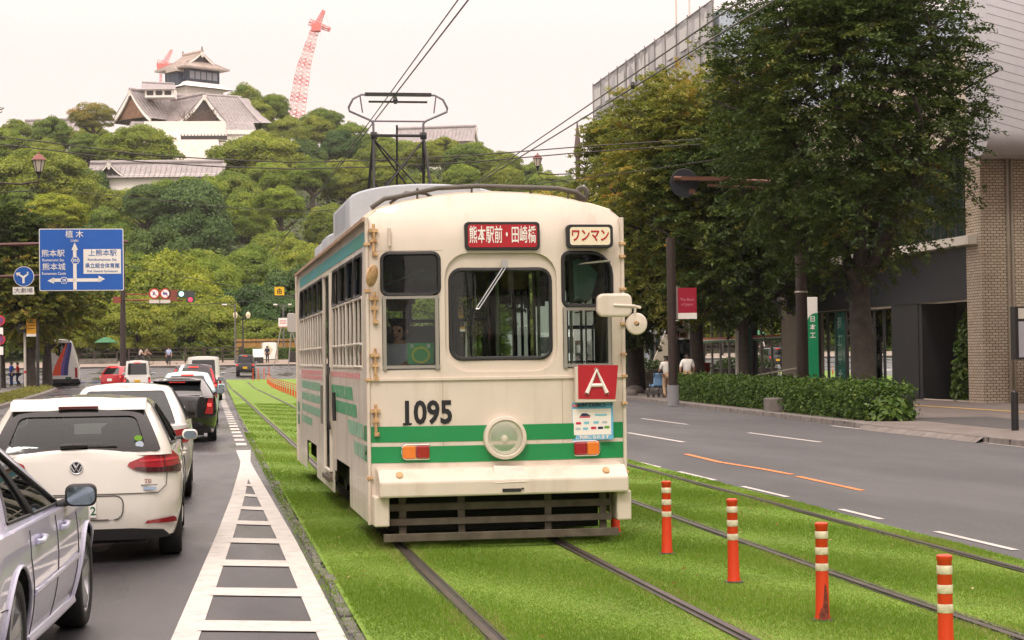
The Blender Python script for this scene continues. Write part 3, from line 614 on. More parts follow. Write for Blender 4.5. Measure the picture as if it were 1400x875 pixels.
for (x0, x1, am) in ((-.9, -.635, True), (.668, .928, False)):
    xm = (x0+x1)/2; y0 = fy(xm, .85); nx = .012
    P = rrect(x0, .775, x1, .918, [.05, .05, .05, .05] if 0 else ([.02, .02, .05, .05] if am else [.05, .05, .02, .02]), 4)
    b = MB().prism(P, lambda x, z: (x, y0-.02, z), lambda x, z: (x, y0+.03, z)); o = b.build('turn_lamp', CHROME, tram, bevel=.006)
    for k, (a, c) in enumerate(((x0+nx, xm-.002), (xm+.002, x1-nx))):
        P = rrect(a, .787, c, .906, .018 if (k == 0) == am else .018, 3); isa = (k == 0) == am
        b = MB().prism(P, lambda x, z: (x, y0-.05+(.015 if isa else 0)*abs(x-xm)/.13, z), lambda x, z: (x, y0-.01, z)); b.build('amber_lens' if isa else 'red_lens', AMBER if isa else REDL, o, bevel=.014)
# wipers
b = MB(); b.cyl((.055, .02, 2.53), (.055, -.05, 2.53), .028, 10); b.cbox((.05, -.045, 2.53), (.05, .03, .07))
for o_ in (0, .028): b.tube([(.05+o_, -.045, 2.52), (-.215+o_, -.03, 2.125)], .006, 5)
b.tube([(-.215, -.03, 2.125), (-.187, -.03, 2.125)], .008, 5); b.tube([(-.2, .03, 2.12), (-.205, -.03, 2.125)], .006, 5)
b.build('wiper', mat('wiper_alu', (.6, .6, .6), .3, .8), tram)
MB().tube([(-.205, .02, 2.36), (-.225, .02, 2.1), (-.255, .02, 1.9)], .006, 5).build('wiper_blade', BLACK, tram)
MB().tube([(1.05, .06, 2.55), (1.03, .05, 2.555), (.82, .06, 2.535), (.72, .07, 2.52)], [.012, .012, .008, .004], 6).build('wiper', ALU, tram)
# mirrors
mr_ = MB(); mr_.tube([(1.18, .1, 2.12), (1.22, -.12, 2.125), (1.25, -.25, 2.12)], .014, 6); mr_.tube([(1.24, -.22, 2.12), (1.19, -.27, 2.13), (1.0, -.27, 2.14)], .014, 6); mr_.tube([(1.2, -.26, 2.12), (1.195, -.26, 1.98)], .012, 6); ma = mr_.build('mirror_arm', CREAM, tram, smooth=60)
P = rrect(.85, 2.035, 1.175, 2.245, .06, 5); MB().prism(P, lambda x, z: (x, -.27, z), lambda x, z: (x, -.2, z)).build('mirror', CREAM, ma, bevel=.02)
MB().add([(x, -.198, z) for x, z in rrect(.87, 2.05, 1.155, 2.23, .05, 4)], [tuple(range(20))]).build('mirror_glass', CHROME, ma)
MB().lathe([(.02, -.27), (.09, -.262), (.1, -.245), (.095, -.23), (.001, -.22)], (1.215, 0, 1.97), 'y', 28).build('round_mirror', CREAM, ma, smooth=40)
MB().lathe([(.001, -.28), (.018, -.279), (.02, -.262)], (1.205, 0, 1.98), 'y', 10).build('bracket_bolt', RUST, ma)
o = MB().lathe([(.001, -.03), (.06, -.025), (.1, -.008), (.1, .0), (.001, .01)], (0, 0, 0), 'y', 24).build('round_mirror', RUST, tram, smooth=40); o.matrix_local = Matrix.Translation((-1.15, -.02, 2.43)) @ Euler((R(12), R(-18), R(52))).to_matrix().to_4x4()
MB().tube([(-1.175, .1, 2.44), (-1.15, -.03, 2.43)], .014, 6).build('mirror_stub', RUST, tram)
# door-hinge like flag brackets on the left and right edges
for (x, zs) in ((-1.118, (2.78, 2.17, 1.66, 1.16)),):
    for z in zs:
        b = MB(); y = fy(x, z)-.02
        b.cyl((x, y-.01, z-.16), (x, y-.01, z+.12), .014, 8); b.cbox((x, y, z+.06), (.075, .05, .03)); b.cbox((x, y, z-.03), (.06, .05, .03)); b.cbox((x+.008, y, z-.15), (.045, .04, .035)); b.cyl((x-.03, y-.02, z+.06), (x-.03, y-.05, z+.06), .018, 8)
        b.build('flag_bracket', RUST, tram, smooth=40)
MB().cyl((-.98, .06, 2.7), (-.98, .06, 2.86), .016, 8).build('flag_bracket', CREAM, tram)
for z in (2.6, 2.12, 1.98, 1.7, 1.25): MB().cbox((1.175, .1, z), (.05, .05, .022)).build('pipe_clip', RUST, tram)
# green notice behind the left sash window
b = MB(); b.box(-.815, .17, 1.635, -.578, .178, 1.825); o = b.build('window_notice', mat('notice_green', hx('#1FA653'), .5), tram)
b = MB(); b.tube([(-.695+.075*cos(a), .168, 1.715+.068*sin(a)) for a in np.linspace(0, 2*pi, 30)], .012, 6, False); b.mi(1); b.text('交', .04, lambda x, y: (-.775+x, .168, 1.795+y), .01); b.text('通', .04, lambda x, y: (-.625+x, .168, 1.795+y), .01); b.build('lettering', [mat('notice_yellow', hx('#C7D936'), .5), SWHITE], o)
# ------------------------------------------------------------------ people
SKIN = mat('skin', hx('#C99A7C'), .5); HAIR = mat('hair', (.012, .010, .009), .5)
def cloth(h): return mat('cloth_'+h.strip('#').lower(), hx(h), .85)
def person(label, loc, rz, shirt, trousers, pose='stand', hair='#15110f', h=1.68, cat='person', group=None, hat=None):
    """one skinned body in the given pose, with hair, shirt, trousers and shoes over it; faces +y"""
    t = thing('person', label, cat, loc, rz, group); s = h/1.68
    sit = pose in ('sit', 'ride')
    hip = .92 if not sit else .5
    if pose == 'ride': hip = .95
    if pose == 'walk': A = dict(kl=(-.09, .16, .50), al=(-.09, .10, .08), kr=(.09, .12, .50), ar=(.09, -.28, .12), el=(-.25, -.12, 1.12), wl=(-.25, -.02, .9), er=(.25, .08, 1.12), wr=(.25, .22, .93))
    elif pose == 'sit': A = dict(kl=(-.12, .42, .5), al=(-.12, .42, .06), kr=(.12, .42, .5), ar=(.12, .42, .06), el=(-.25, .08, .78), wl=(-.2, .32, .72), er=(.25, .08, .78), wr=(.2, .32, .72))
    elif pose == 'ride': A = dict(kl=(-.1, .36, .82), al=(-.1, .2, .42), kr=(.1, .3, .62), ar=(.1, .12, .2), el=(-.25, .25, 1.2), wl=(-.24, .48, 1.05), er=(.25, .25, 1.2), wr=(.24, .48, 1.05))
    elif pose == 'push': A = dict(kl=(-.09, .1, .5), al=(-.09, .0, .08), kr=(.09, .1, .50), ar=(.09, -.2, .1), el=(-.24, .1, 1.12), wl=(-.2, .34, 1.05), er=(.24, .1, 1.12), wr=(.2, .34, 1.05))
    else: A = dict(kl=(-.09, .02, .49), al=(-.1, 0, .08), kr=(.09, .02, .49), ar=(.1, 0, .08), el=(-.25, -.03, 1.12), wl=(-.24, .06, .9), er=(.25, -.03, 1.12), wr=(.24, .06, .9))
    up = hip-.92; ln = .16 if pose == 'ride' else (.03 if pose in ('push', 'walk') else 0)
    P = dict(pel=(0, 0, hip), wai=(0, .02+ln*.3, 1.08+up), che=(0, .02+ln*.8, 1.27+up), nb=(0, .01+ln, 1.42+up), nk=(0, .02+ln, 1.46+up), hd=(0, .035+ln, 1.55+up), tp=(0, .025+ln, 1.63+up),
             sl=(-.17, .01+ln, 1.375+up), sr=(.17, .01+ln, 1.375+up), hl=(-.09, 0, hip-.05), hr=(.09, 0, hip-.05), **A)
    if sit and pose == 'sit':
        for k in ('el', 'wl', 'er', 'wr'): P[k] = (A[k][0], A[k][1], A[k][2]+.12)
    def ft(a): q = P[a]; return (q[0], q[1]+.17, q[2]-.045)
    P['fl'] = ft('al'); P['fr'] = ft('ar')
    def hand(w, e): a, b_ = Vector(P[w]), Vector(P[e]); return tuple(a+(a-b_).normalized()*.15)
    P['ml'] = hand('wl', 'el'); P['mr'] = hand('wr', 'er')
    RAD = dict(pel=(.15, .105), wai=(.135, .095), che=(.155, .105), nb=(.075, .07), nk=(.052, .055), hd=(.073, .092), tp=(.058, .075), sl=.06, sr=.06, hl=.085, hr=.085, kl=.055, kr=.055, al=.038, ar=.038, fl=.035, fr=.035, el=.04, er=.04, wl=.027, wr=.027, ml=.03, mr=.03)
    E = [('pel', 'wai'), ('wai', 'che'), ('che', 'nb'), ('nb', 'nk'), ('nk', 'hd'), ('hd', 'tp'), ('che', 'sl'), ('che', 'sr'), ('sl', 'el'), ('el', 'wl'), ('wl', 'ml'), ('sr', 'er'), ('er', 'wr'), ('wr', 'mr'), ('pel', 'hl'), ('hl', 'kl'), ('kl', 'al'), ('al', 'fl'), ('pel', 'hr'), ('hr', 'kr'), ('kr', 'ar'), ('ar', 'fr')]
    def grow(keys, edges, k=1.0, name='body', m=SKIN, over={}):
        keys = list(keys); ix = {q: i for i, q in enumerate(keys)}
        rr = [over.get(q, RAD[q]) for q in keys]; rr = [tuple(x*k*s for x in r_) if isinstance(r_, tuple) else r_*k*s for r_ in rr]
        me = skin([tuple(c*s for c in P[q]) for q in keys], [(ix[a], ix[c]) for a, c in edges if a in ix and c in ix], rr, 0)
        me.name = name; me.materials.clear(); me.materials.append(m); me.polygons.foreach_set('use_smooth', [True]*len(me.polygons)); return meshobj(name, me, t)
    bo = grow(P.keys(), E)
    face = MB()
    hd = Vector(P['hd'])*s
    for sd in (-1, 1):
        face.lathe([(.001, .0), (.012, -.004), (.013, -.012)], hd+Vector((sd*.032*s, .092*s, .005)), 'y', 8)
    face.mi(1); face.tube([hd+Vector((0, .092*s, .01)), hd+Vector((0, .112*s, -.03))], [.008, .014], 6)
    for sd in (-1, 1): face.lathe([(.001, -.012), (.022, -.006), (.022, .006), (.001, .012)], hd+Vector((sd*.078*s, .0, -.005)), 'x', 8)
    face.mi(2); face.tube([hd+Vector((-.022*s, .088*s, -.055)), hd+Vector((.022*s, .088*s, -.055))], .006, 5)
    face.build('face', [HAIR, SKIN, mat('lips', hx('#A8685C'), .5)], t, smooth=60)
    P['h1'] = (P['hd'][0], P['hd'][1]-.02, P['hd'][2]+.03); P['h2'] = (P['tp'][0], P['tp'][1]-.01, P['tp'][2]+.02); P['h3'] = (P['hd'][0], P['hd'][1]-.045, P['hd'][2]-.05)
    RAD.update(h1=(.082, .085), h2=(.066, .074), h3=(.07, .05)); grow(['h1', 'h2', 'h3'], [('h1', 'h2'), ('h1', 'h3')], 1.06, 'hair', cloth(hair) if hair != '#15110f' else HAIR)
    grow(['che', 'wai', 'pel', 'nb', 'sl', 'sr', 'el', 'er'], E, 1.16, 'shirt', cloth(shirt), dict(el=.046, er=.046, nb=(.085, .088), che=(.165, .125), wai=(.14, .105), sl=.07, sr=.07))
    grow(['pel', 'hl', 'hr', 'kl', 'kr', 'al', 'ar'], E, 1.17, 'trousers', cloth(trousers), dict(al=.05, ar=.05, kl=.062, kr=.062))
    grow(['al', 'fl'], E, 1.2, 'shoe', HAIR); grow(['ar', 'fr'], E, 1.2, 'shoe', HAIR)
    return t
dl = Matrix.Translation(tram.location) @ Matrix.Rotation(R(.6), 4, 'Z')
p_ = dl @ Vector((-.80, .86, .80)); person('tram driver in a grey shirt seated behind the left sash window', p_, R(180-25), '#C6CDD4', '#22262E', 'sit', h=1.7)
b = MB(); b.box(-.3, -.25, .0, .3, .2, .43); b.box(-.3, -.32, .43, .3, -.25, .95); ds = b.build('driver_seat', mat('seat_dark', (.03, .05, .04), .7), tram, bevel=.03); ds.location = (-.80, .98, .82); ds.rotation_euler = (0, 0, R(180-25))
# ================================================================== CARS
def paint(name, h, rough=.22, metal=0.): return mat(name, hx(h), rough, metal, coat=.9, noise=.02)
TYRE = mat('tyre_rubber', (.016, .016, .016), .75, bump=.2, bscale=60); RIM = mat('alloy_rim', hx('#A9ABAE'), .3, .85); PLASTIC = mat('black_plastic', (.016, .016, .017), .55)
SEAM = mat('seam_black', (.03, .03, .032), .8); WELL = mat('wheel_well', (.006, .006, .006), .9)
PLATEW = mat('plate_white', hx('#E9E8E2'), .45); PLATEY = mat('plate_yellow', hx('#E2B01A'), .45); PGREEN = mat('plate_green', hx('#1C5A3C'), .5); CABIN = mat('cabin_dark', (.02, .02, .022), .7)
CGLASS = glass('car_glass', (.50, .56, .55), .62)
SM = lambda t: t*t*(3-2*t)
MGL = mat('mirror_glass', (.30, .38, .43), .06, .9)
class Car:
    """rear bumper at y=0, nose at y=L. Lower shell is a rounded-rectangle wall around the plan, cabin a second one above the belt line."""
    def __init__(s, **k):
        s.L, s.W, s.H, s.zb, s.zs = 4.2, 1.75, 1.48, .92, .2
        s.rr, s.rf, s.br, s.bf = .30, .45, .10, .16          # corner radii and bow of rear and front
        s.wr, s.ax = .315, (.85, 3.45)                        # wheel radius, axles
        s.gy, s.ry = (.12, 3.15), (.42, 2.35)                 # cabin base and roof extents in y
        s.rw = .58                                            # roof half width
        s.crown, s.zfront, s.hood = .05, .70, 3.0
        s.rtop, s.tumble, s.deck = .05, .05, 0.
        s.__dict__.update(k); h = s
        s.A = s.W/2-s.rr; s.B = s.rr*pi/2; s.y0 = s.rr+s.br; s.y1 = s.L-s.rf-s.bf; s.Ls = s.y1-s.y0; s.B2 = s.rf*pi/2; s.A2 = s.W/2-s.rf
        s.S = s.A+s.B+s.Ls+s.B2+s.A2
    def sy(s, y): return s.A+s.B+(y-s.y0)          # side: domain value of a given y
    def hw(s, z):
        zm = .62; q = (z-zm)
        return s.W/2*(1-(.10*(q/.45)**2 if q < 0 else s.tumble*(q/.4)**2))
    def yr(s, z): return (.05*((.5-z)/.3)**2 if z < .5 else s.rtop*((z-.5)/(s.zb-.5))**1.5)
    def yf(s, z): return s.L-(.10*((.45-z)/.3)**2 if z < .45 else .14*((z-.45)/.4)**1.6)
    def wrap(s, u, z, w, a, f, rr, rf, br, bf, W):
        A, B, B2 = W/2-rr, rr*pi/2, rf*pi/2; k = w/(W/2); y0, y1 = a+rr+br, f-rf-bf; Ls = s.cLs if W != s.W else s.Ls
        if u <= A: x = u*k; y = a+br*(u/(W/2))**2
        elif u <= A+B: t = (u-A)/rr; xx = A+rr*sin(t); x = xx*k; y = a+rr*(1-cos(t))+br*(xx/(W/2))**2
        elif u <= A+B+Ls: t = (u-A-B)/Ls; x = w; y = y0+(y1-y0)*t
        elif u <= A+B+Ls+B2: t = (u-A-B-Ls)/rf; xx = W/2-rf+rf*cos(t); x = xx*k; y = f-rf*(1-sin(t))-bf*(xx/(W/2))**2
        else: xx = max(0, W/2-rf-(u-A-B-Ls-B2)); x = xx*k; y = f-bf*(xx/(W/2))**2
        return x*(1-.035*((y-s.L*.45)/(s.L/2))**2), y, z
    def low(s, o=0.):
        return lambda u, z: s.wrap(u, z, s.hw(z)+o, s.yr(z)-o, s.yf(z)+o, s.rr, s.rf, s.br, s.bf, s.W)
    def belt(s, u):
        y = s.low()(u, s.zb)[1]; t = max(0, min(1, (y-s.hood)/(s.L-.15-s.hood)))
        return s.zb-(s.zb-s.zfront)*(t**1.6)+.02*max(0, 1-y/.8)*0
    def cab(s, o=0.):
        W = 2*(s.hw(s.zb)-.035); s.cW = W; rr, rf = .20, .30; s.cA = W/2-rr; s.cB = rr*pi/2; s.cLs = (s.gy[1]-s.gy[0])-.65; s.cB2 = rf*pi/2; s.cA2 = W/2-rf; s.cS = s.cA+s.cB+s.cLs+s.cB2+s.cA2; zt = s.H-s.crown; zb = s.zb-.03
        def f(u, h):
            w = W/2+(s.rw-W/2)*(h**1.25)+o; a = s.gy[0]+(s.ry[0]-s.gy[0])*(h**getattr(s, 'rearpow', 1.15))-o; b_ = s.gy[1]+(s.ry[1]-s.gy[1])*(h**.92)+o
            if h > .9: w -= .02*((h-.9)/.1)**2
            return s.wrap(u, zb+(zt-zb)*h, w, a, b_, rr, rf, .05, .12, W)
        return f
    def cu(s, t): s.cab(); return s.cA+s.cB+t*s.cLs
def cap(b, edge, nx, crown, flip=False):
    """close the top between a right-hand edge curve and its mirror image with a gently crowned sheet"""
    n = nx+1; vs = []
    for (x, y, z) in edge:
        for i in range(n):
            t = -1+2*i/nx; vs.append((x*t, y, z+crown(y, x)*(1-abs(t)**2.2)))
    b.add(vs, [(j*n+i, j*n+i+1, j*n+n+i+1, j*n+n+i) for j in range(len(edge)-1) for i in range(nx)])
def wheel(t, x, y, r, wd, sd, spokes, detail):
    w = MB(); s = sd
    if not detail:
        w.lathe([(.01, s*wd*.42), (r*.62, s*wd*.45), (r*.66, s*wd*.5)], (0, 0, 0), 'x', 18); w.mi(1).lathe([(r*.66, s*wd*.5), (r*.95, s*wd*.5), (r, s*wd*.4), (r, -s*wd*.4), (r*.9, -s*wd*.5), (.02, -s*wd*.5)], (0, 0, 0), 'x', 22)
        o = w.build('wheel', [RIM, TYRE], t, smooth=40); o.location = (x, y, r); return o
    w.lathe([(.01, -s*wd*.2), (r*.6, -s*wd*.2), (r*.6, -s*wd*.25)], (0, 0, 0), 'x', 20); w.cyl((-s*wd*.2, 0, 0), (s*wd*.3, 0, 0), r*.16); o = w.build('wheel', mat('brake_grey', (.06, .06, .06), .5, .5), t, smooth=40); o.location = (x, y, r)
    MB().lathe([(r*.69, s*wd*.42), (r*.74, s*wd*.5), (r*.93, s*wd*.5), (r*.985, s*wd*.42), (r, s*wd*.25), (r, -s*wd*.35), (r*.93, -s*wd*.5), (r*.69, -s*wd*.45), (r*.69, s*wd*.42)], (0, 0, 0), 'x', 40).build('tyre', TYRE, o, smooth=50)
    m = MB(); m.lathe([(r*.69, -s*wd*.3), (r*.66, -s*wd*.1), (r*.65, s*wd*.3), (r*.70, s*wd*.44), (r*.72, s*wd*.44), (r*.71, s*wd*.3)], (0, 0, 0), 'x', 40)
    m.lathe([(r*.15, s*wd*.2), (r*.15, s*wd*.34), (.001, s*wd*.36)], (0, 0, 0), 'x', 16)
    for k in range(spokes):
        a = 2*pi*k/spokes+.3
        for (da, ww) in ((0, 1),):
            c, n = cos(a+da), sin(a+da); p = lambda q, e, h: (s*wd*h, q*c-e*n, q*n+e*c)
            e0, e1 = r*.5/spokes*.9, r*.95/spokes*.8
            m.add([p(r*.1, -e0, .33), p(r*.1, e0, .33), p(r*.68, e1, .43), p(r*.68, -e1, .43), p(r*.1, -e0, .15), p(r*.1, e0, .15), p(r*.67, e1, .22), p(r*.67, -e1, .22)], [(0, 1, 2, 3), (7, 6, 5, 4), (0, 3, 7, 4), (1, 5, 6, 2), (0, 4, 5, 1)])
    m.build('rim', RIM, o, smooth=35); return o
def patch(t, name, m, P, f, step=.08, mirror=True, split=True, rim=None, edge=0):
    """a lamp, seam or badge that follows the body; one object per side"""
    def one(sx):
        g = (lambda u, z: f(u, z)) if sx > 0 else (lambda u, z: (-f(u, z)[0],)+f(u, z)[1:])
        b = MB().panel(P, [], step, g); return b.build(name, m, t, smooth=45)
    r = [one(1)]
    if mirror: r.append(one(-1))
    return r
def make_car(t, c, pm, glassm=DGLASS, detail=1, windows=None, rear=None, front=True, spokes=5, pillars=True):
    f = c.low(0); N = max(40, int(c.S/.09))
    # lower shell with the wheel arches cut out
    us = [c.S*i/N for i in range(N+1)]; top = [(u, c.belt(u)) for u in us]; ar = c.wr*1.16
    ctr = [c.sy(a) for a in c.ax]; bot = [(0, c.zs)]; s0 = lambda u: c.zs
    arcs = []
    for uc in ctr:
        arc = [(uc-ar*cos(pi*k/16), max(c.zs, c.wr+ar*sin(pi*k/16)-.01)) for k in range(17)]
        a0 = math.sqrt(max(1e-6, ar**2-(c.wr-.01-c.zs)**2)) if c.zs < c.wr else ar
        ph = math.asin((c.wr-.01-c.zs)/ar); arc = [(uc-ar*cos(-ph+(pi+2*ph)*k/18), c.wr-.01+ar*sin(-ph+(pi+2*ph)*k/18)) for k in range(19)]
        bot += arc; arcs.append(arc)
    bot.append((c.S, c.zs)); outer = bot+top[::-1]
    b = MB(); b.panel(outer, [], .09, f, mirror=True); cap(b, [f(u, z) for u, z in top], 16, lambda y, x: .035*min(1, abs(x)/.5)*(1 if y > c.gy[1]-.2 or y < c.gy[0]+.25 else 0))
    b.mi(1)
    for arc in arcs:
        for sx in (1, -1):
            q = [f(*p) for p in arc]; vs = [(sx*x, y, z) for x, y, z in q]+[(sx*(x-.26), y, z) for x, y, z in q]; n = len(q)
            b.add(vs, [(i, i+1, n+i+1, n+i) for i in range(n-1)])
    b.box(-c.W*.33, .12, c.zs-.05, c.W*.33, c.L-.2, c.zs+.25); b.box(-c.W*.44, max(.1, c.ax[0]+ar), c.zs-.02, c.W*.44, c.ax[1]-ar, c.zs+.1)
    body = b.build('body', [pm, WELL], t, smooth=38, weld=.002)
    # cabin
    g = c.cab(0); H = 1.0; cN = max(30, int(c.cS/.12)); holes = []; win = windows or [('rear', .06, .86, .12), ('side', [(.03, .16), (.46, .16), (.46, .93), (.10, .93)]), ('side', [(.50, .16), (.97, .16), (.86, .93), (.50, .93)]), ('front', .05, .93)]
    rw = None
    P = []
    for wdw in win:
        if wdw[0] == 'rear':
            x1 = c.cA+c.cB*.35-wdw[3]; P.append(('rear_window', rrect(-x1, wdw[1], x1, wdw[2], .05, 3), 'c'))
        elif wdw[0] == 'front': x1 = c.cA2+c.cB2*.45; P.append(('windscreen', rrect(c.cS-x1, wdw[1], c.cS+x1, wdw[2], .06, 3), 'f'))
        else: P.append(('side_window', [(c.cA+c.cB+q*c.cLs, h) for q, h in wdw[1]], 's'))
    b = MB(); out = [(0, 0), (c.cS, 0), (c.cS, H), (0, H)]; hs = []
    def half(Pq, lo, hi): return [(min(max(u, lo), hi), z) for u, z in Pq]
    oc = [(0, 0)]
    cut = {k: Pq for n_, Pq, k in P if k in 'cf'}
    left = [(0, 0)]; 
    # rear and front openings cross the centre line: notch the half outline
    start = [(0, H)]
    if 'c' in cut: q = [p for p in cut['c'] if p[0] > 0]; q.sort(key=lambda p: p[1]); z0, z1 = q[0][1], q[-1][1]; mid = [(0, z0)]+q+[(0, z1)]; start = [(0, H)]+mid[::-1]
    end = []
    if 'f' in cut: q = [p for p in cut['f'] if p[0] < c.cS]; q.sort(key=lambda p: p[1]); z0, z1 = q[0][1], q[-1][1]; end = [(c.cS, z0)]+q+[(c.cS, z1)]
    poly = start+[(0, 0), (c.cS, 0)]+end+[(c.cS, H)]
    hs = [Pq for n_, Pq, k in P if k == 's']
    sc = .09
    b.panel(poly, hs, .09, g, mirror=True)
    cap(b, [g(c.cS*i/cN, H) for i in range(cN+1)], 14, lambda y, x: c.crown*min(1, abs(x)/.45))
    cb = b.build('cabin', pm, t, smooth=38, weld=.002)
    gi = c.cab(-.008)
    for n_, Pq, k in P:
        G = glassm
        if k == 's':
            for sx in (1, -1):
                w_ = MB(); w_.panel(Pq, [], .12, (lambda u, z, sx=sx: (sx*gi(u, z)[0],)+gi(u, z)[1:])); wo = w_.build('side_window', G, t, smooth=40)
                if detail:
                    q = [g(*p) for p in dens(Pq, .1)]; q = [(sx*(x+.001), y, z) for x, y, z in q]; MB().tube(q+[q[0]], .011, 5, False).build('window_frame', PLASTIC, wo, smooth=60)
        else:
            def gg(u, z, k=k):
                if k == 'c': x, y, z_ = gi(abs(u), z); return (x if u > 0 else -x, y, z_)
                x, y, z_ = gi(u if u < c.cS else 2*c.cS-u, z); return (x if u < c.cS else -x, y, z_)
            MB().panel(Pq, [], .1, gg).build(n_, G, t, smooth=40)
    # wheels
    for i, y in enumerate(c.ax):
        for sx in (1, -1): wheel(t, sx*(c.W/2-.125), y, c.wr, .2, sx, spokes, detail > 1)
    if glassm is not DGLASS:
        b = MB(); b.box(-c.W*.40, .5, c.zs+.2, c.W*.40, c.L-1.0, c.zb-.06)
        for y in (1.35, 2.2):
            for x in (-.38, .38): b.cbox((x, y-.1, c.zb+.02), (.46, .13, .34)); b.cbox((x, y-.12, c.zb+.28), (.24, .1, .16))
        b.box(-.62, c.gy[1]-.75, c.zb-.1, .62, c.gy[1]-.35, c.zb+.06); b.build('interior', CABIN, t, bevel=.03)
    return body
def mirrors(t, c, y, z, m, out=.17, h=.13, glassm=CHROME, wd=.2):
    for sx in (1, -1):
        x = c.hw(z)-.04; b = MB(); P = rrect(0, 0, wd, h, .045, 4)
        b.prism(P, lambda u, w_: (sx*(x+.05+u), y, z+w_-.02), lambda u, w_: (sx*(x+.05+u*.92), y+.13, z+w_*.9-.01)); b.mi(1); b.tube([(sx*(x-.03), y+.05, z-.02), (sx*(x+.1), y+.06, z+.02)], .03, 6)
        o = b.build('mirror', [m, PLASTIC], t, smooth=30, bevel=.015)
        b = MB(); Q = rrect(.015, .012, wd-.012, h-.015, .04, 4); b.add([(sx*(x+.05+u), y-.004, z+w_-.02) for u, w_ in Q], [tuple(range(len(Q)))]); b.build('mirror_glass', MGL, o)
def plate(t, x, y, z, yellow=False, l1='熊本 301', l2='', tilt=0):
    b = MB(); b.cbox((0, 0, 0), (.33, .015, .165)); o = b.build('number_plate', PLATEY if yellow else PLATEW, t, bevel=.004); o.location = (x, y, z); o.rotation_euler = (tilt, 0, 0)
    if l1 or l2:
        b = MB(); b.text(l1, .05, lambda u, v: (u, -.011, .045+v)) if l1 else 0; b.text(l2, .10, lambda u, v: (u, -.011, -.028+v), .015) if l2 else 0; b.build('lettering', INK if yellow else PGREEN, o)
    return o
def seam(t, c, pts, f, w=.006, name='seam', m=SEAM):
    for sx in (1, -1):
        b = MB(); q = [f(*p) for p in dens2(pts, .06)]; b.tube([(sx*x, y, z) for x, y, z in q], w, 4); b.build(name, m, t)
def dens2(P, st):
    out = []
    for a, b in zip(P, P[1:]):
        n = max(1, int(math.hypot(b[0]-a[0], b[1]-a[1])/st)); out += [(a[0]+(b[0]-a[0])*k/n, a[1]+(b[1]-a[1])*k/n) for k in range(n)]
    return out+[P[-1]]
# ---- white hatchback -------------------------------------------------------------------------------------------------
c = Car(L=4.26, W=1.80, H=1.425, zb=.955, zs=.22, rr=.34, rf=.5, br=.10, bf=.2, wr=.318, ax=(.80, 3.43), gy=(.06, 3.22), ry=(.46, 2.25), rw=.60, zfront=.72, hood=2.9, rtop=.05, tumble=.06, crown=.045, rearpow=1.5)
GWH = paint('white_pearl_paint', '#DFDBD2'); golf = thing('parked_car', 'white hatchback with round chrome badge stopped just ahead of the silver saloon', 'car', (-1.13, 16.35, 0), R(.3))
gb = make_car(golf, c, GWH, CGLASS, 2, [('rear', .10, .84, .03), ('side', [(.0, .18), (.46, .14), (.46, .90), (.10, .86)]), ('side', [(.50, .14), (.985, .12), (.83, .90), (.50, .90)]), ('front', .05, .93)])
f1 = c.low(.008); f2 = c.low(.003)
b = MB(); cg = c.cab(.006); gq = lambda u, z: ((cg(abs(u), z)[0])*(1 if u > 0 else -1),)+cg(abs(u), z)[1:]
xo, xi = c.cA+c.cB*.35-.03, c.cA+c.cB*.35-.13
b.panel(rrect(-xo-.03, .07, xo+.03, .87, .05, 3), [rrect(-xi, .17, xi, .74, .08, 4)], .08, gq); b.build('rear_window_border', mat('frit_black', (.01, .01, .01), .1), golf, smooth=40)
b = MB(); P = [(.33, 1.32), (.40, 1.405), (.62, 1.423), (.62, 1.385), (.45, 1.345)]; b.prism(P, lambda y, z: (-.585, y+.04, z-.012), lambda y, z: (.585, y+.04, z-.012))
sp = b.build('rear_spoiler', GWH, golf, bevel=.012); MB().box(-.17, .355, 1.327, .17, .39, 1.348).build('brake_lamp', mat('dark_red_lens', (.10, .008, .01), .2, coat=.5), sp)
for sx in (1, -1):
    mfx = lambda u, z, q=c.low(.012): (sx*q(u, z)[0],)+q(u, z)[1:]
    TL = [(.44, .835), (.50, .80), (.62, .775), (.98, .765), (1.05, .80), (1.0, .90), (.90, .955), (.75, .95), (.60, .915), (.46, .865)]
    o = MB().panel(TL, [], .06, mfx).build('tail_light', REDL, golf, smooth=45)
    q2 = lambda u, z, q=c.low(.016): (sx*q(u, z)[0],)+q(u, z)[1:]
    MB().panel([(.62, .775), (.98, .765), (1.05, .80), (1.035, .835), (.72, .815), (.5, .825), (.5, .80)], [], .06, q2).build('lens_lower', mat('smoked_lens', (.05, .008, .01), .12, coat=.6), o, smooth=45)
    MB().panel([(.55, .865), (.94, .875), (1.0, .888), (.985, .9), (.55, .882)], [], .06, q2).build('lens_bar', mat('bright_red_lens', (.55, .03, .04), .15, coat=.5), o, smooth=45)
    MB().panel([(.775, .78), (.783, .78), (.783, .95), (.775, .95)], [], .06, q2).build('lens_gap', SEAM, o)
    MB().panel([(.60, .335), (.98, .33), (.95, .365), (.90, .383), (.62, .362)], [], .06, mfx).build('reflector', REDL, golf, smooth=45)
bd = c.low(.007); bq = lambda u, z: ((bd(abs(u), z)[0])*(1 if u > 0 else -1),)+bd(abs(u), z)[1:]
MB().panel([(-.95, .2), (.95, .2), (.80, .275), (.5, .30), (-.5, .30), (-.80, .275)], [], .08, bq).build('diffuser', PLASTIC, golf, smooth=40)
MB().tube([bq(u, z) for u, z in dens2([(-.80, .77), (-.78, .66), (-.70, .60), (.70, .60), (.78, .66), (.80, .77), (.84, .97)], .05)], .0045, 4, False).build('hatch_seam', mat('seam_grey', (.12, .115, .1), .8), golf)
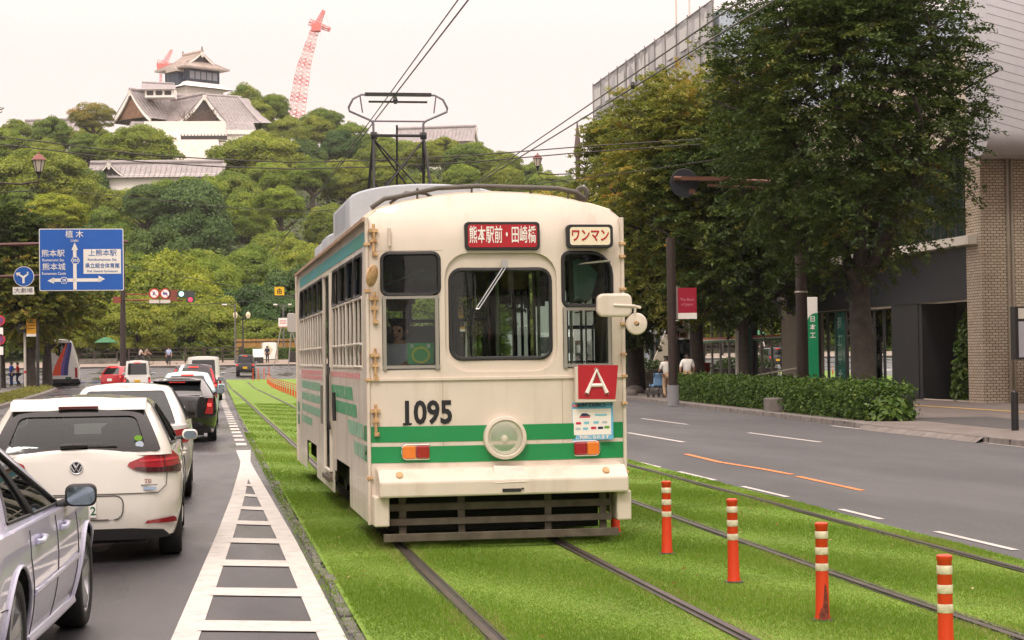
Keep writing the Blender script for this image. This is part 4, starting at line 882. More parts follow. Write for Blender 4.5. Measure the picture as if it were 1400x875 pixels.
b = MB(); b.panel(rrect(-.40, .38, .40, .585, .07, 3), [], .07, lambda u, z: ((bd(abs(u), z)[0])*(1 if u > 0 else -1), bd(abs(u), z)[1]+.002, z)); b.build('plate_recess', mat('white_pearl_shade', hx('#D6D2C9'), .3, coat=.6), golf, smooth=40)
MB().tube([bq(u, z) for u, z in dens(rrect(-.40, .38, .40, .585, .07, 3), .05)], .006, 5).build('recess_edge', mat('seam_grey', (.12, .115, .1), .8), golf)
plate(golf, .0, -.012, .485, False, '熊本 301', '・・ 52')
em = MB(); em.lathe([(.046, -.012), (.053, -.016), (.056, -.008), (.056, .01)], (0, 0, 0), 'y', 32); em.mi(1).lathe([(.001, -.008), (.047, -.008)], (0, 0, 0), 'y', 28); em.mi(0)
V1 = [(-.028, .036), (-.010, .004), (0, .022), (.010, .004), (.028, .036)]; W1 = [(-.044, .014), (-.018, -.034), (0, -.004), (.018, -.034), (.044, .014)]
em.tube([(x, -.013, z) for x, z in V1[:2]+[(0, .004)]+V1[3:]][:2]+[(0, -.013, -.001)], .005, 5); em.tube([(-.024, -.013, .040), (-.002, -.013, .004), (.002, -.013, .004), (.024, -.013, .040)], .006, 5); em.tube([(x, -.013, z) for x, z in W1], .006, 5)
o = em.build('emblem', [mat('emblem_silver', (.62, .63, .65), .3, .2), mat('emblem_black', (.015, .015, .02), .3)], golf, smooth=50); o.location = (0, c.yr(.83)-.004, .83)
b = MB(); b.tube([gq(-.12, .19), gq(.0, .20), gq(.12, .2)], [.022, .026, .016], 6); b.tube([gq(.1, .2), gq(.38, .19)], .007, 5); o = b.build('rear_wiper', PLASTIC, golf, smooth=50); o.location = (-.02, -.025, 0)
b = MB(); b.text('TSI', .045, lambda u, v: (.60+u, bd(.60+u, .70)[1]-.004, .70+v), .02); b.mi(1); b.box(.54, bd(.6, .66)[1]-.006, .665, .68, bd(.6, .66)[1]+.004, .672); b.mi(2); b.box(.56, bd(.6, .64)[1]-.006, .628, .67, bd(.6, .64)[1]+.004, .65); b.build('badge', [mat('badge_red', hx('#8C2230'), .4), mat('badge_grey', hx('#6A6A6C'), .4), mat('badge_blue', hx('#9DB4CE'), .4)], golf)
b = MB(); P = [(.035*cos(a), .03*sin(a)) for a in np.linspace(0, 2*pi, 18)[:-1]]
q = gq(.56, .2); b.add([(q[0]+x, q[1]-.01+.25*0, q[2]+z) for x, z in P], [tuple(range(17))]); b.mi(1); b.add([(q[0]-.012+x*1.0, q[1]+.018, q[2]+.055+z*.8) for x, z in P], [tuple(range(17))]); b.build('sticker', [mat('sticker_blue', hx('#C6D3E4'), .4), mat('sticker_green', hx('#7FB53A'), .4)], golf)
mirrors(golf, c, 2.62, .965, GWH, wd=.155, h=.105); 
sl_ = c.low(.002)
seam(golf, c, [(c.sy(1.22), .92), (c.sy(1.22), .70), (c.sy(1.32), .55), (c.sy(1.42), .3), (c.sy(1.5), .26)], sl_, .003); seam(golf, c, [(c.sy(2.12), .96), (c.sy(2.1), .27)], sl_, .003); seam(golf, c, [(c.sy(2.98), .93), (c.sy(3.0), .5), (c.sy(2.96), .27)], sl_, .003)
fd = c.low(.03)
for sx in (1, -1):
    for y in (1.42, 2.25):
        MB().tube([(sx*fd(c.sy(y+q), .865)[0]-sx*(.02 if q in (0, .19) else 0), y+q, .865) for q in (0, .03, .16, .19)], .014, 6).build('door_handle', GWH, golf, smooth=60)
    MB().tube([(sx*fd(c.sy(y), .27)[0]-sx*.03, y, .25) for y in (1.25, 2.0, 2.95)], .035, 6).build('side_sill', GWH, golf, smooth=60)
# ---- silver saloon in the foreground ---------------------------------------------------------------------------------
SIL = paint('silver_lilac_paint', '#C2C2D8', .3, .0)
c = Car(L=4.6, W=1.74, H=1.36, zb=.865, zs=.20, rr=.32, rf=.5, br=.12, bf=.2, wr=.318, ax=(1.0, 3.72), gy=(.55, 3.30), ry=(1.25, 2.35), rw=.53, zfront=.63, hood=2.95, rtop=.06, tumble=.055, crown=.05)
sv = thing('parked_car', 'silver lilac saloon with alloy wheels cut off by the left edge of the picture', 'car', (-1.888, 8.90, 0), R(-3.7))
make_car(sv, c, SIL, glass('car_glass_dark', (.4, .45, .48), .14), 2, [('rear', .1, .85, .08), ('side', [(.09, .14), (.47, .12), (.47, .93), (.26, .88)]), ('side', [(.505, .12), (.985, .10), (.78, .93), (.505, .93)]), ('front', .05, .93)])
mirrors(sv, c, 2.62, .885, PLASTIC, wd=.19, h=.135)
sl_ = c.low(.002); fd = c.low(.03)
seam(sv, c, [(c.sy(1.35), .84), (c.sy(1.33), .70), (c.sy(1.45), .5), (c.sy(1.55), .25)], sl_, .003); seam(sv, c, [(c.sy(2.3), .85), (c.sy(2.3), .25)], sl_, .003); seam(sv, c, [(c.sy(3.2), .80), (c.sy(3.22), .5), (c.sy(3.2), .25)], sl_, .003); seam(sv, c, [(c.sy(.5), .52), (c.sy(.68), .51)], sl_, .003)
for sx in (1, -1):
    for y in (1.5, 2.38):
        MB().tube([(sx*fd(c.sy(y+q), .765)[0]-sx*(.02 if q in (0, .19) else -.004), y+q, .765+.015*(q > .1)) for q in (0, .03, .16, .19)], .016, 6).build('door_handle', SIL, sv, smooth=60)
    MB().tube([(sx*(c.low(.004)(c.sy(y), .50)[0]), y, .50+.01*(y-1.4)) for y in np.linspace(1.45, 3.2, 12)], .018, 6).build('door_moulding', SIL, sv, smooth=60)
    MB().tube([(sx*fd(c.sy(y), .25)[0]-sx*.03, y, .235) for y in np.linspace(1.45, 3.25, 6)], .035, 6).build('side_sill', SIL, sv, smooth=60)
    for uc in c.ax:
        ar = c.wr*1.16; f_ = c.low(.004)
        pp = [(sx*f_(c.sy(uc)-ar*cos(a), c.wr+ar*sin(a))[0],)+f_(c.sy(uc)-ar*cos(a), c.wr+ar*sin(a))[1:] for a in np.linspace(-.2, pi+.2, 22)]; MB().tube(pp, .012, 6).build('arch_lip', SIL, sv, smooth=60)
b = MB(); q = c.low(.006)(c.sy(3.3), .72); b.cbox(q, (.006, .03, .055)); b.build('side_emblem', CHROME, sv)
# ---- the queue ahead --------------------------------------------------------------------------------------------------
def queue(label, loc, c, pm, rz=0, yellow=False, lit=True, extra=None, win=None, tail=None, plz=.62, l2='', ptxt='', glassm=DGLASS, mir=True, det=0):
    t = thing('parked_car' if 'van' not in label else 'parked_van', label, 'van' if 'van' in label else 'car', loc, rz, None)
    make_car(t, c, pm, glassm, det, win)
    tl = tail or [(.50, .72), (.86, .72), (.90, .90), (.52, .86)]
    for o in patch(t, 'tail_light', REDL, tl, c.low(.012), .1): pass
    if lit:
        for sx in (1, -1):
            q = c.low(.02)(tl[0][0]*.45+tl[1][0]*.55, (tl[0][1]+tl[2][1])/2); MB().cbox((sx*q[0], q[1]-.005, q[2]), (.09, .03, .07)).build('brake_lamp', LITRED, t, bevel=.01)
        q = c.cab(.01)(0, .90); MB().cbox((0, q[1]-.01, q[2]), (.34, .03, .03)).build('brake_lamp', LITRED, t)
    plate(t, 0, c.yr(plz)-.012, plz, yellow, ptxt, l2)
    if mir: mirrors(t, c, c.gy[1]-.55, c.zb+.03, pm if not lit or 1 else PLASTIC)
    bq = c.low(.007); MB().panel([(-.85, c.zs), (.85, c.zs), (.8, c.zs+.10), (-.8, c.zs+.10)], [], .1, lambda u, z: (bq(abs(u), z)[0]*(1 if u > 0 else -1),)+bq(abs(u), z)[1:]).build('bumper_skirt', PLASTIC, t)
    return t, c
PEARL = paint('white_saloon_paint', '#D5D3D0'); BLK = paint('black_car_paint', '#0E0F11', .12); LBL = paint('pale_blue_paint', '#BFD6DC'); DRED = paint('dark_wine_paint', '#2A1A1E'); VRED = paint('bright_red_paint', '#B01420'); VWH = paint('van_white_paint', '#DEDCD8')
sedan = dict(L=4.5, W=1.72, H=1.46, zb=.93, zs=.2, rr=.3, rf=.5, br=.12, bf=.2, wr=.31, ax=(.95, 3.6), gy=(.55, 3.3), ry=(1.25, 2.4), rw=.56, zfront=.66, hood=2.95, crown=.05)
t, c = queue('white saloon with a pearl roof waiting between the white hatchback and the black car', (-1.07, 23.6, 0), Car(**sedan), PEARL, R(.2), lit=False, win=[('rear', .06, .9, .05), ('side', [(.10, .16), (.47, .14), (.47, .93), (.28, .9)]), ('side', [(.505, .14), (.97, .12), (.8, .93), (.505, .93)]), ('front', .05, .93)], glassm=CGLASS, mir=False, det=1)
MB().lathe([(.03, 0), (.02, .04), (.001, .06)], (0, 1.75, 1.45), 'z', 10).build('antenna', PLASTIC, t, smooth=60)
hatch = dict(L=4.2, W=1.72, H=1.44, zb=.94, zs=.2, rr=.3, rf=.5, br=.12, bf=.2, wr=.31, ax=(.85, 3.45), gy=(.12, 3.2), ry=(.55, 2.3), rw=.57, zfront=.7, hood=2.9)
prius = dict(hatch, L=4.46, H=1.39, rr=.4, gy=(.10, 3.55), ry=(1.0, 2.45), ax=(.95, 3.65), rw=.56, zb=.98)
t, c = queue('glossy black liftback with clear red tail lights behind the pale blue car', (-.69, 40.4, 0), Car(**prius), BLK, 0, tail=[(.60, .62), (.80, .60), (.86, .98), (.72, .98)], plz=.70, ptxt='熊本 300', l2='・7 38', det=1)
cg = c.cab(.03); MB().box(-.52, .62, 1.295, .52, .95, 1.335).build('rear_spoiler', BLK, t, bevel=.015)
MB().panel([(.04, .16), (.50, .16), (.50, .22), (.04, .24)], [], .1, c.cab(.004)).build('window_bar', BLK, t)
queue('pale blue hatchback of which the roof shows above the black car', (-.60, 52, 0), Car(**dict(hatch, H=1.47)), LBL)
suv = dict(hatch, L=4.5, W=1.78, H=1.66, zb=1.02, zs=.26, wr=.34, ax=(.9, 3.55), rw=.62, gy=(.08, 3.45), ry=(.35, 2.55))
t, c = queue('dark wine estate car with lit tall tail lights ahead of the pale blue car', (-.54, 66, 0), Car(**suv), DRED, 0, tail=[(.68, .8), (.86, .8), (.90, 1.0), (.72, 1.0)])
for o in patch(t, 'pillar_lamp', mat('lit_red_strip', (.8, .05, .07), .3, emit=.5), [(c.cA+c.cB*.25, .02), (c.cA+c.cB*.55, .02), (c.cA+c.cB*.55, .8), (c.cA+c.cB*.3, .8)], c.cab(.01), .15): pass
MB().tube([(-.6, .5, 1.69), (-.6, 2.3, 1.70)], .02, 6).build('roof_rail', DARK, t); MB().tube([(.6, .5, 1.69), (.6, 2.3, 1.70)], .02, 6).build('roof_rail', DARK, t)
van = dict(L=4.5, W=1.69, H=1.98, zb=1.1, zs=.25, rr=.18, rf=.4, br=.05, bf=.15, wr=.31, ax=(1.0, 3.4), gy=(.04, 4.0), ry=(.16, 3.1), rw=.70, zfront=.85, hood=3.6, crown=.04)
queue('tall white van at the head of the queue beyond the wine car', (-.25, 84, 0), Car(**van), VWH, tail=[(.70, .75), (.82, .75), (.82, 1.05), (.70, 1.05)], lit=False)
kei = dict(L=3.4, W=1.475, H=1.86, zb=1.05, zs=.25, rr=.16, rf=.3, br=.05, bf=.12, wr=.27, ax=(.6, 2.7), gy=(.03, 2.95), ry=(.14, 2.35), rw=.60, zfront=.8, hood=2.7, crown=.04)
queue('small white van with yellow number plate beside the bright red car', (-3.85, 103, 0), Car(**kei), VWH, 0, True, tail=[(.60, .55), (.74, .55), (.74, .95), (.60, .95)], plz=.72, win=[('rear', .08, .86, .04), ('side', [(.03, .16), (.46, .16), (.46, .93), (.05, .93)]), ('front', .05, .93)])
queue('bright red hatchback angled at the junction beside the small white van', (-6.25, 121, gz(0, 122)), Car(**dict(hatch, H=1.5)), VRED, R(-26), tail=[(.5, .72), (.9, .72), (.95, .88), (.55, .86)])
queue('dark compact off-roader with yellow plate crossing the junction alone', (2.75, 146, gz(0, 147)), Car(**dict(kei, L=3.4, H=1.68, zb=1.0, zs=.35, wr=.33, ax=(.6, 2.85), gy=(.05, 2.7), ry=(.12, 2.0), rw=.60, hood=2.4, zfront=.9)), paint('charcoal_paint', '#202326', .25), R(-3), True, tail=[(.52, .8), (.72, .8), (.72, .97), (.52, .97)], plz=.66)
# ---- coach -------------------------------------------------------------------------------------------------------------
def bus(label, loc, rz, swoosh):
    t = thing('coach', label, 'bus', loc, rz); c = Car(L=11, W=2.5, H=3.3, zb=3.1, zs=.35, rr=.22, rf=.4, br=.06, bf=.2, wr=.48, ax=(3.0, 8.4), rtop=.12, tumble=.012, zfront=3.1, hood=10.9)
    f = c.low(0); top = [(c.S*i/60, 3.1) for i in range(61)]; b = MB(); b.panel([(0, c.zs), (c.S, c.zs)]+top[::-1], [], .3, f, True); cap(b, [f(*p) for p in top], 10, lambda y, x: .16*min(1, x)); b.build('body', VWH, t, smooth=35, weld=.003)
    g = c.low(.012)
    m2 = lambda u, z: (g(abs(u), z)[0]*(1 if u >= 0 else -1),)+g(abs(u), z)[1:]
    if swoosh:
        MB().panel([(-1.05, 2.95), (-.75, 2.62), (-.45, 2.15), (-.15, 1.98), (.2, 1.98), (.45, 2.3), (.65, 2.95)], [], .15, m2).build('rear_window', DGLASS, t, smooth=40)
        for k, (x0, w_, col) in enumerate(((-.62, .55, '#E4502A'), (-.07, .2, '#6A4FA0'), (.13, .3, '#2A2F78'))):
            P = [(x0, .72), (x0+w_, .72)]+[(x0+w_+q*q*.75*(1 if k else .9), .72+q*2.25) for q in np.linspace(.15, 1, 8)]+[(x0+(.55-.25*k if k == 0 else .0)*q*0+q*q*(.75 if k else .9)+(.25*q if k == 0 else 0), .72+q*2.25) for q in np.linspace(1, .15, 8)]
            MB().panel(P, [], .15, lambda u, z, k=k: (m2(u, z)[0], m2(u, z)[1]-.004-.002*k, z)).build('livery', mat('coach_%d' % k, hx(col), .35), t, smooth=40)
        b = MB(); b.text('Super Express', .17, lambda u, v: (-.35+u, -.02+c.yr(1.55), 1.5+v+.2*u), 0, .8); b.build('lettering', mat('coach_grey', hx('#8A8A94'), .5), t)
    for sx in (1, -1):
        MB().panel([(c.sy(.8), 1.6), (c.sy(10.2), 1.6), (c.sy(10.2), 2.85), (c.sy(.8), 2.85)], [], .5, lambda u, z: (sx*g(u, z)[0],)+g(u, z)[1:]).build('side_window', DGLASS, t)
        MB().panel([(.92, .55), (1.08, .55), (1.08, 1.25), (.92, 1.25)], [], .2, lambda u, z: (sx*g(u, z)[0],)+g(u, z)[1:]).build('tail_light', REDL, t)
        for y in c.ax: wheel(t, sx*1.08, y, .48, .28, sx, 5, False)
    MB().cbox((0, .2, .35), (2.3, .5, .25)).build('bumper_shadow', PLASTIC, t); MB().cbox((.45, -.02, .52), (.4, .02, .18)).build('number_plate', PGREEN, t)
bp = at(87, 525, 132); bus('white coach with an orange and purple swoosh on its rear turning at the junction', (bp.x-.05, 131, gz(0, 131)), R(3.6), True)
bp = at(20, 520, 143); bus('plain white coach waiting behind the left street trees', (bp.x-4.5, 140, gz(0, 140)), R(62), False)
# ================================================================== HILL, WOOD, CASTLE
rows = {  # distance: skyline of the tree tops met at that distance, in photo pixels
 425: [(-60, 165), (0, 152), (80, 150), (130, 160), (200, 200), (300, 170), (330, 120), (400, 150), (475, 152), (540, 176), (640, 180), (690, 192), (760, 225), (860, 290), (960, 440), (1300, 470)],
 380: [(-60, 170), (60, 165), (160, 185), (230, 240), (290, 215), (330, 172), (420, 172), (500, 182), (620, 186), (700, 205), (860, 300), (960, 440), (1300, 470)],
 335: [(-60, 195), (60, 190), (130, 235), (280, 250), (330, 215), (400, 208), (520, 212), (700, 226), (860, 320), (960, 450), (1300, 472)],
 290: [(-60, 240), (60, 245), (150, 268), (270, 234), (350, 250), (450, 258), (640, 262), (760, 280), (900, 400), (1300, 475)],
 250: [(-60, 290), (60, 285), (170, 282), (300, 322), (380, 330), (500, 320), (800, 330), (900, 430), (1300, 478)],
 222: [(-60, 350), (100, 345), (230, 312), (330, 360), (400, 375), (700, 380), (900, 450), (1300, 480)],
 203: [(-60, 400), (100, 392), (220, 375), (300, 400), (400, 428), (800, 430), (1000, 460), (1300, 480)]}
HGT = {425: 9, 380: 9.5, 335: 10, 290: 10, 250: 9.5, 222: 10, 203: 8}
def topz(px, Y): c = rows[Y]; py = float(np.interp(px, [p[0] for p in c], [p[1] for p in c])); return at(px, py, Y)
ry_ = sorted(rows); pxs = list(range(-60, 1301, 40)); vs = []
for px in pxs: p = at(px, 480, 196); vs.append((p.x, 196, 1.75))
for px in pxs: p = at(px, 480, 199); vs.append((p.x, 199, 2.0))
def gr(px, Y): t = topz(px, Y); return (t.x, Y, max(2.2, t.z-HGT[Y]))
for Y in ry_: vs += [gr(px, Y) for px in pxs]
vs += [(x*1.15, 520, max(2, z-10)) for x, Y, z in [gr(px, 425) for px in pxs]]
n = len(pxs); b = MB(); b.add(vs, [(j*n+i, j*n+i+1, j*n+n+i+1, j*n+n+i) for j in range(len(vs)//n-1) for i in range(n-1)])
tag(b.build('hill', mat('hill_soil', (.045, .055, .02), .95, noise=.4, nscale=.15), smooth=60), kind='structure')
def hillz(px, Y):
    Ys = ry_; Yc = min(max(Y, Ys[0]), Ys[-1]); k = max(i for i in range(len(Ys)-1) if Ys[i] <= Yc or i == 0); a, c = Ys[k], Ys[k+1]; t = (Yc-a)/(c-a); return gr(px, a)[2]*(1-t)+gr(px, c)[2]*t
def leafquads(C, nrm, size, rg, flat=.5, asp=.55):
    """one bent leaf quad per centre, facing roughly along nrm"""
    n = len(C); v = rg.normal(size=(n, 3)); d = nrm+v*flat; d /= np.linalg.norm(d, axis=1, keepdims=True)
    t = np.cross(d, rg.normal(size=(n, 3))); t /= np.linalg.norm(t, axis=1, keepdims=True)+1e-9; w_ = np.cross(d, t); s_ = size*rg.uniform(.6, 1.35, n)
    V = np.empty((n, 4, 3)); a = (t.T*s_).T; c = (w_.T*s_*asp).T
    V[:, 0] = C-a; V[:, 1] = C-c*.9+a*.1; V[:, 2] = C+a; V[:, 3] = C+c*.9+a*.1
    return V.reshape(-1, 3), np.arange(n*4).reshape(-1, 4)
def crown_mesh(name, seed, lobes, n, m, shape=(1, 1, .8), lobe=(.28, .42), leaf=.065, conif=False):
    """crown of unit radius made of many leafy boughs, thick with leaves on their upper sides and open between"""
    rg = np.random.default_rng(seed); P = []; Q = []; T = []
    k = 0
    while k < lobes:
        d = rg.normal(size=3); d /= np.linalg.norm(d)
        if d[2] < -.75: continue
        r = rg.uniform(.55, .95)**.6
        if conif: h = rg.uniform(-.75, 1); c = np.array([d[0], d[1], 0])*(.62*(1-h)/1.75+.05)*1.3; c[2] = h
        else: c = d*r*np.array(shape)*.74
        lr = rg.uniform(*lobe)*(1 if not conif else (.5+.5*(1-h)/1.75)); nn = int(n/lobes*(lr/lobe[1])**2*1.3)
        v = rg.normal(size=(nn, 3)); v /= np.linalg.norm(v, axis=1, keepdims=True); v[:, 2] = np.where(v[:, 2] < -.25, -v[:, 2]*.6, v[:, 2])
        rad = lr*rg.uniform(.55, 1.05, nn)**.5; p = c+v*rad[:, None]*np.array([1, 1, .84]); P.append(p); Q.append(v+d*.25+np.array([0, 0, .35]))
        T.append(np.clip(rg.normal(.5, .13)+rg.normal(0, .12, nn), 0, 1)); k += 1
    P = np.concatenate(P); Q = np.concatenate(Q); T = np.concatenate(T); Q /= np.linalg.norm(Q, axis=1, keepdims=True)
    V, F = leafquads(P, Q, leaf, rg, .55, .6); return npmesh(name, V, F, m, np.repeat(T, 4))
CAMPH = leafmat('camphor_leaf', [(0, (.10, .16, .02)), (.45, (.185, .255, .03)), (.75, (.28, .34, .045)), (1, (.38, .40, .07))], .35)
DECID = leafmat('turning_leaf', [(0, (.09, .14, .02)), (.45, (.19, .22, .03)), (.75, (.34, .28, .045)), (1, (.45, .24, .045))], .35)
CONI = leafmat('evergreen_leaf', [(0, (.04, .085, .024)), (.5, (.075, .14, .036)), (1, (.12, .19, .05))], .2)
BARK = mat('bark', (.085, .065, .05), .9, noise=.4, nscale=5, bump=.8, bscale=14); BARKD = mat('bark_dark', (.05, .04, .033), .9, noise=.35, nscale=5, bump=.7, bscale=16)
CM = [crown_mesh('crown_camphor', 10+i, 135, 56000, CAMPH, (1, 1, .88), (.13, .25), .024) for i in range(4)]
CD = [crown_mesh('crown_turning', 30+i, 50, 30000, DECID, (1, 1, .85), (.2, .32), .027) for i in range(2)]
CE = [crown_mesh('crown_evergreen', 50+i, 90, 42000, CONI, conif=True, lobe=(.2, .34), leaf=.027) for i in range(1)]
CE += [crown_mesh('crown_dark', 53, 74, 42000, CONI, (1, 1, 1.0), (.2, .32), .027)]
def trunk_mesh(seed, m):
    rg = random.Random(seed); b = MB(); b.tube([(0, 0, -1.1), (.02, 0, -.6), (0, .03, -.3), (.03, 0, -.1)], [.10, .075, .06, .03], 8)
    for k in range(7):
        a = rg.uniform(0, 6.28); z0 = rg.uniform(-.7, -.4); l = rg.uniform(.4, .6); b.tube([(0, 0, z0), (cos(a)*l*.4, sin(a)*l*.4, z0+.15), (cos(a)*l, sin(a)*l, z0+.3)], [.045, .03, .012], 6)
    o = b.build('trunk', m); me = o.data; bpy.data.objects.remove(o); return me
TM = [trunk_mesh(i, BARK) for i in range(3)]
def wood_tree(px, Y, rad, cm, label, cat='tree', group='trees on the castle hill', col=(1, 1, 1), top=None, hk=.85, base=None, tr=None):
    t0 = at(px, top, Y) if top is not None else topz(px, min(ry_, key=lambda y: abs(y-Y))); zc = t0.z-rad*hk
    zb_ = base if base is not None else hillz(px, Y); r = thing('tree', label, cat, (t0.x, Y, min(zb_, zc-rad*.5)), rnd.uniform(0, 6.28), group); zl = zc-r.location.z
    c = meshobj('crown', cm, r); c.location = (0, 0, zl); c.scale = (rad, rad, rad*hk); c.color = (*col, 1); c.rotation_euler = (0, 0, rnd.uniform(0, 6.28))
    t = meshobj('trunk', tr or rnd.choice(TM), r); t.location = (0, 0, zl); t.scale = (rad, rad, max(zl, rad*.9)/1.1); return r
LBL = {425: 'broad green tree on the skyline of the castle hill', 380: 'rounded green tree just below the crest of the castle hill', 335: 'rounded green tree halfway up the castle hill', 290: 'bushy green tree on the lower half of the castle hill', 250: 'bushy yellow green tree low on the castle hill', 222: 'leafy tree near the foot of the castle hill', 203: 'low leafy tree behind the dark rail fence'}
TINTS = [(1, 1, 1), (1.15, 1.08, .95), (.85, .95, .9), (1.25, 1.12, .9), (.75, .88, .85), (1.05, 1.1, .9)]
for Y in ry_[::-1]:
    stp = {425: 46, 380: 52, 335: 56, 290: 62, 250: 70, 222: 78, 203: 84}[Y]; px = -50+rnd.uniform(0, 20)
    while px < 1010:
        skip = (Y >= 380 and 128 < px < 312 and not (Y == 380 and px < 215)) or (Y == 335 and 130 < px < 300) or (px > 800 and Y < 330)
        if not skip:
            q = topz(px, Y); yy = Y+rnd.uniform(-9, 9); rad = stp/2550*Y*.5*rnd.uniform(1.25, 1.75)
            py = float(np.interp(px, [p[0] for p in rows[Y]], [p[1] for p in rows[Y]]))+rnd.uniform(-9, 14)*(1 if Y < 425 else .5)
            k = rnd.random(); dk = k < .16 and Y < 400
            wood_tree(px, yy, rad, rnd.choice(CE[1:] if dk else CM), ('dark ' if dk else '')+LBL[Y], col=rnd.choice(TINTS), top=py, hk=rnd.uniform(.85, 1.2))
        px += stp*rnd.uniform(.75, 1.15)
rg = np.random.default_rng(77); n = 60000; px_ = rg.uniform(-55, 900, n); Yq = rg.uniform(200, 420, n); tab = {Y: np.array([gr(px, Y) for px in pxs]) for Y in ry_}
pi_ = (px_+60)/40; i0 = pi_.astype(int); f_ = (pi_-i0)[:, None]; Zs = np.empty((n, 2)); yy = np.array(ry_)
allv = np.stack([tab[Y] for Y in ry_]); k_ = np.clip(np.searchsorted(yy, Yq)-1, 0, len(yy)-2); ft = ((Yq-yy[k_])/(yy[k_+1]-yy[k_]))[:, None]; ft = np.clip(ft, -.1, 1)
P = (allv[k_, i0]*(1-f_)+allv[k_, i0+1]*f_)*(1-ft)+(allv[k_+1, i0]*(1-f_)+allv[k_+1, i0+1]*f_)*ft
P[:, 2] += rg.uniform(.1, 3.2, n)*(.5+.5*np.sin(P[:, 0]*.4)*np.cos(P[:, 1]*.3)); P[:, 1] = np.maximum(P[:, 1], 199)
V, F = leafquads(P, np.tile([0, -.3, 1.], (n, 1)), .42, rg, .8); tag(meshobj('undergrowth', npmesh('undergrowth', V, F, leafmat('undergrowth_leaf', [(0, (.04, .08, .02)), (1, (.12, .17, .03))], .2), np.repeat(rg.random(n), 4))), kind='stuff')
# trees one picks out at once
for (px, Y, r_, tp, c_) in ((372, 268, 6.2, 296, 0), (405, 262, 6, 305, 1), (345, 256, 5.6, 318, 2), (392, 236, 5.5, 348, 3), (330, 300, 6.5, 262, 1)): wood_tree(px, Y, r_, CM[c_], 'mid green bushy tree in the hollow left of the tram roof', top=tp, hk=1.15, col=rnd.choice(TINTS))
wood_tree(262, 283, 7.6, CE[1], 'large dark evergreen dome in the middle of the hillside left of the tram', top=232, hk=1.25, col=(1.1, 1.1, 1.1))
wood_tree(190, 372, 10, CM[0], 'large pale green domed camphor directly below the palace roof', top=158, hk=.75, col=(1.1, 1.1, .95))
wood_tree(352, 362, 12, CM[2], 'large yellow green camphor to the right of the stone wall', top=168, hk=.72, col=(1.2, 1.12, .9))
wood_tree(225, 214, 7.6, CM[1], 'big yellow green camphor hanging over the rail fence', top=312, hk=1.15, col=(1.3, 1.2, .85))
wood_tree(268, 209, 6.2, CM[3], 'spreading yellow green tree right of the signal arm', top=374, hk=.85, col=(1.25, 1.15, .85))
wood_tree(150, 228, 7, CM[3], 'leafy olive tree behind the blue direction sign', top=322, hk=1.1, col=(1.15, 1.0, .8))
wood_tree(128, 405, 6, CD[0], 'thin tan leaved tree at the left end of the palace roof', top=133, hk=.75, col=(1.2, 1.1, 1.3))
wood_tree(338, 440, 6.2, CD[1], 'tall pale green tree standing right of the castle keep', top=104, hk=1.2, col=(.8, 1.1, 1)); wood_tree(373, 440, 5, CM[1], 'small darker tree between the keep and the red crane', top=118, hk=1.1, col=(.85, .95, .9))
wood_tree(440, 440, 6.5, CM[2], 'open domed tree on the skyline right of the red crane', top=141, hk=.75, col=(.8, .9, .85))
wood_tree(60, 300, 10, CM[1], 'large olive green camphor behind the left street lamp', top=182, hk=.8, col=(1.1, 1.05, .9)); wood_tree(40, 250, 6, CD[1], 'orange tinted tree above the blue direction sign', top=272, hk=.8, col=(1.2, .95, .8)); wood_tree(80, 240, 5, CM[0], 'small bright yellow green tree above the direction sign', top=255, hk=.7, col=(1.45, 1.3, .85))
wood_tree(770, 150, 5.4, CD[0], 'yellow leaved street tree behind the right street lamp', top=232, hk=1.1, col=(1.25, 1.1, .9), base=.6, group='street trees'); wood_tree(705, 170, 4, CD[1], 'small dark green tree just left of the right street lamp', top=222, hk=1.4, col=(.55, .75, .8), base=.7, group='street trees')
wood_tree(375, 208, 4.5, CE[1], 'dark shady tree above the bamboo fence', top=395, hk=1.0, col=(.9, 1, .9)); wood_tree(340, 212, 6, CE[1], 'dark shady tree behind the twin globe lamps', top=378, hk=1, col=(.8, .9, .85)); wood_tree(410, 214, 6, CE[1], 'dark evergreen behind the yellow warning sign', top=350, hk=1.1)
for (px, tp, c_) in ((150, 244, 0), (196, 238, 1), (318, 228, 2), (108, 224, 3), (232, 230, 0), (285, 228, 2)): wood_tree(px, 326, 6.5, CM[c_], 'green tree in front of the long castle gallery', top=tp, hk=1.0, col=rnd.choice(TINTS))
for (px, nm) in ((250, 'left'), (284, 'right')):       # two almost bare cherry trees on the wall
    rg = random.Random(px); t = thing('bare_tree', 'nearly bare tree on the castle wall, %s of a pair' % ('left hand one' if nm == 'left' else 'right hand one'), 'tree', at(px, 196, 395), 0, 'bare trees on the castle wall'); b = MB()
    def br(p, d, l, r, dep):
        q = p+d*l; b.tube([p, p+d*l*.5+Vector((rg.uniform(-.1, .1), 0, .05))*l, q], [r, r*.8, r*.6], 5, False)
        if dep:
            for k in range(3 if dep > 1 else 4): br(q, (d+Vector((rg.uniform(-.9, .9), rg.uniform(-.9, .9), rg.uniform(-.15, .5)))).normalized(), l*rg.uniform(.6, .85), r*.6, dep-1)
    br(Vector((0, 0, -2)), Vector((0, 0, 1)), 3.2, .34, 4); b.build('trunk', BARK, t)
    P = np.random.default_rng(px).normal(size=(500, 3))*np.array([3.0, 3.0, 1.5])+np.array([0, 0, 4.6]); V, F = leafquads(P, np.tile([0, 0, 1.], (500, 1)), .14, np.random.default_rng(1), .8)
    meshobj('crown', npmesh('sparse_leaves', V, F, leafmat('rusty_leaf', [(0, (.16, .08, .04)), (1, (.28, .13, .06))], .3), np.random.default_rng(2).random(2000)), t)
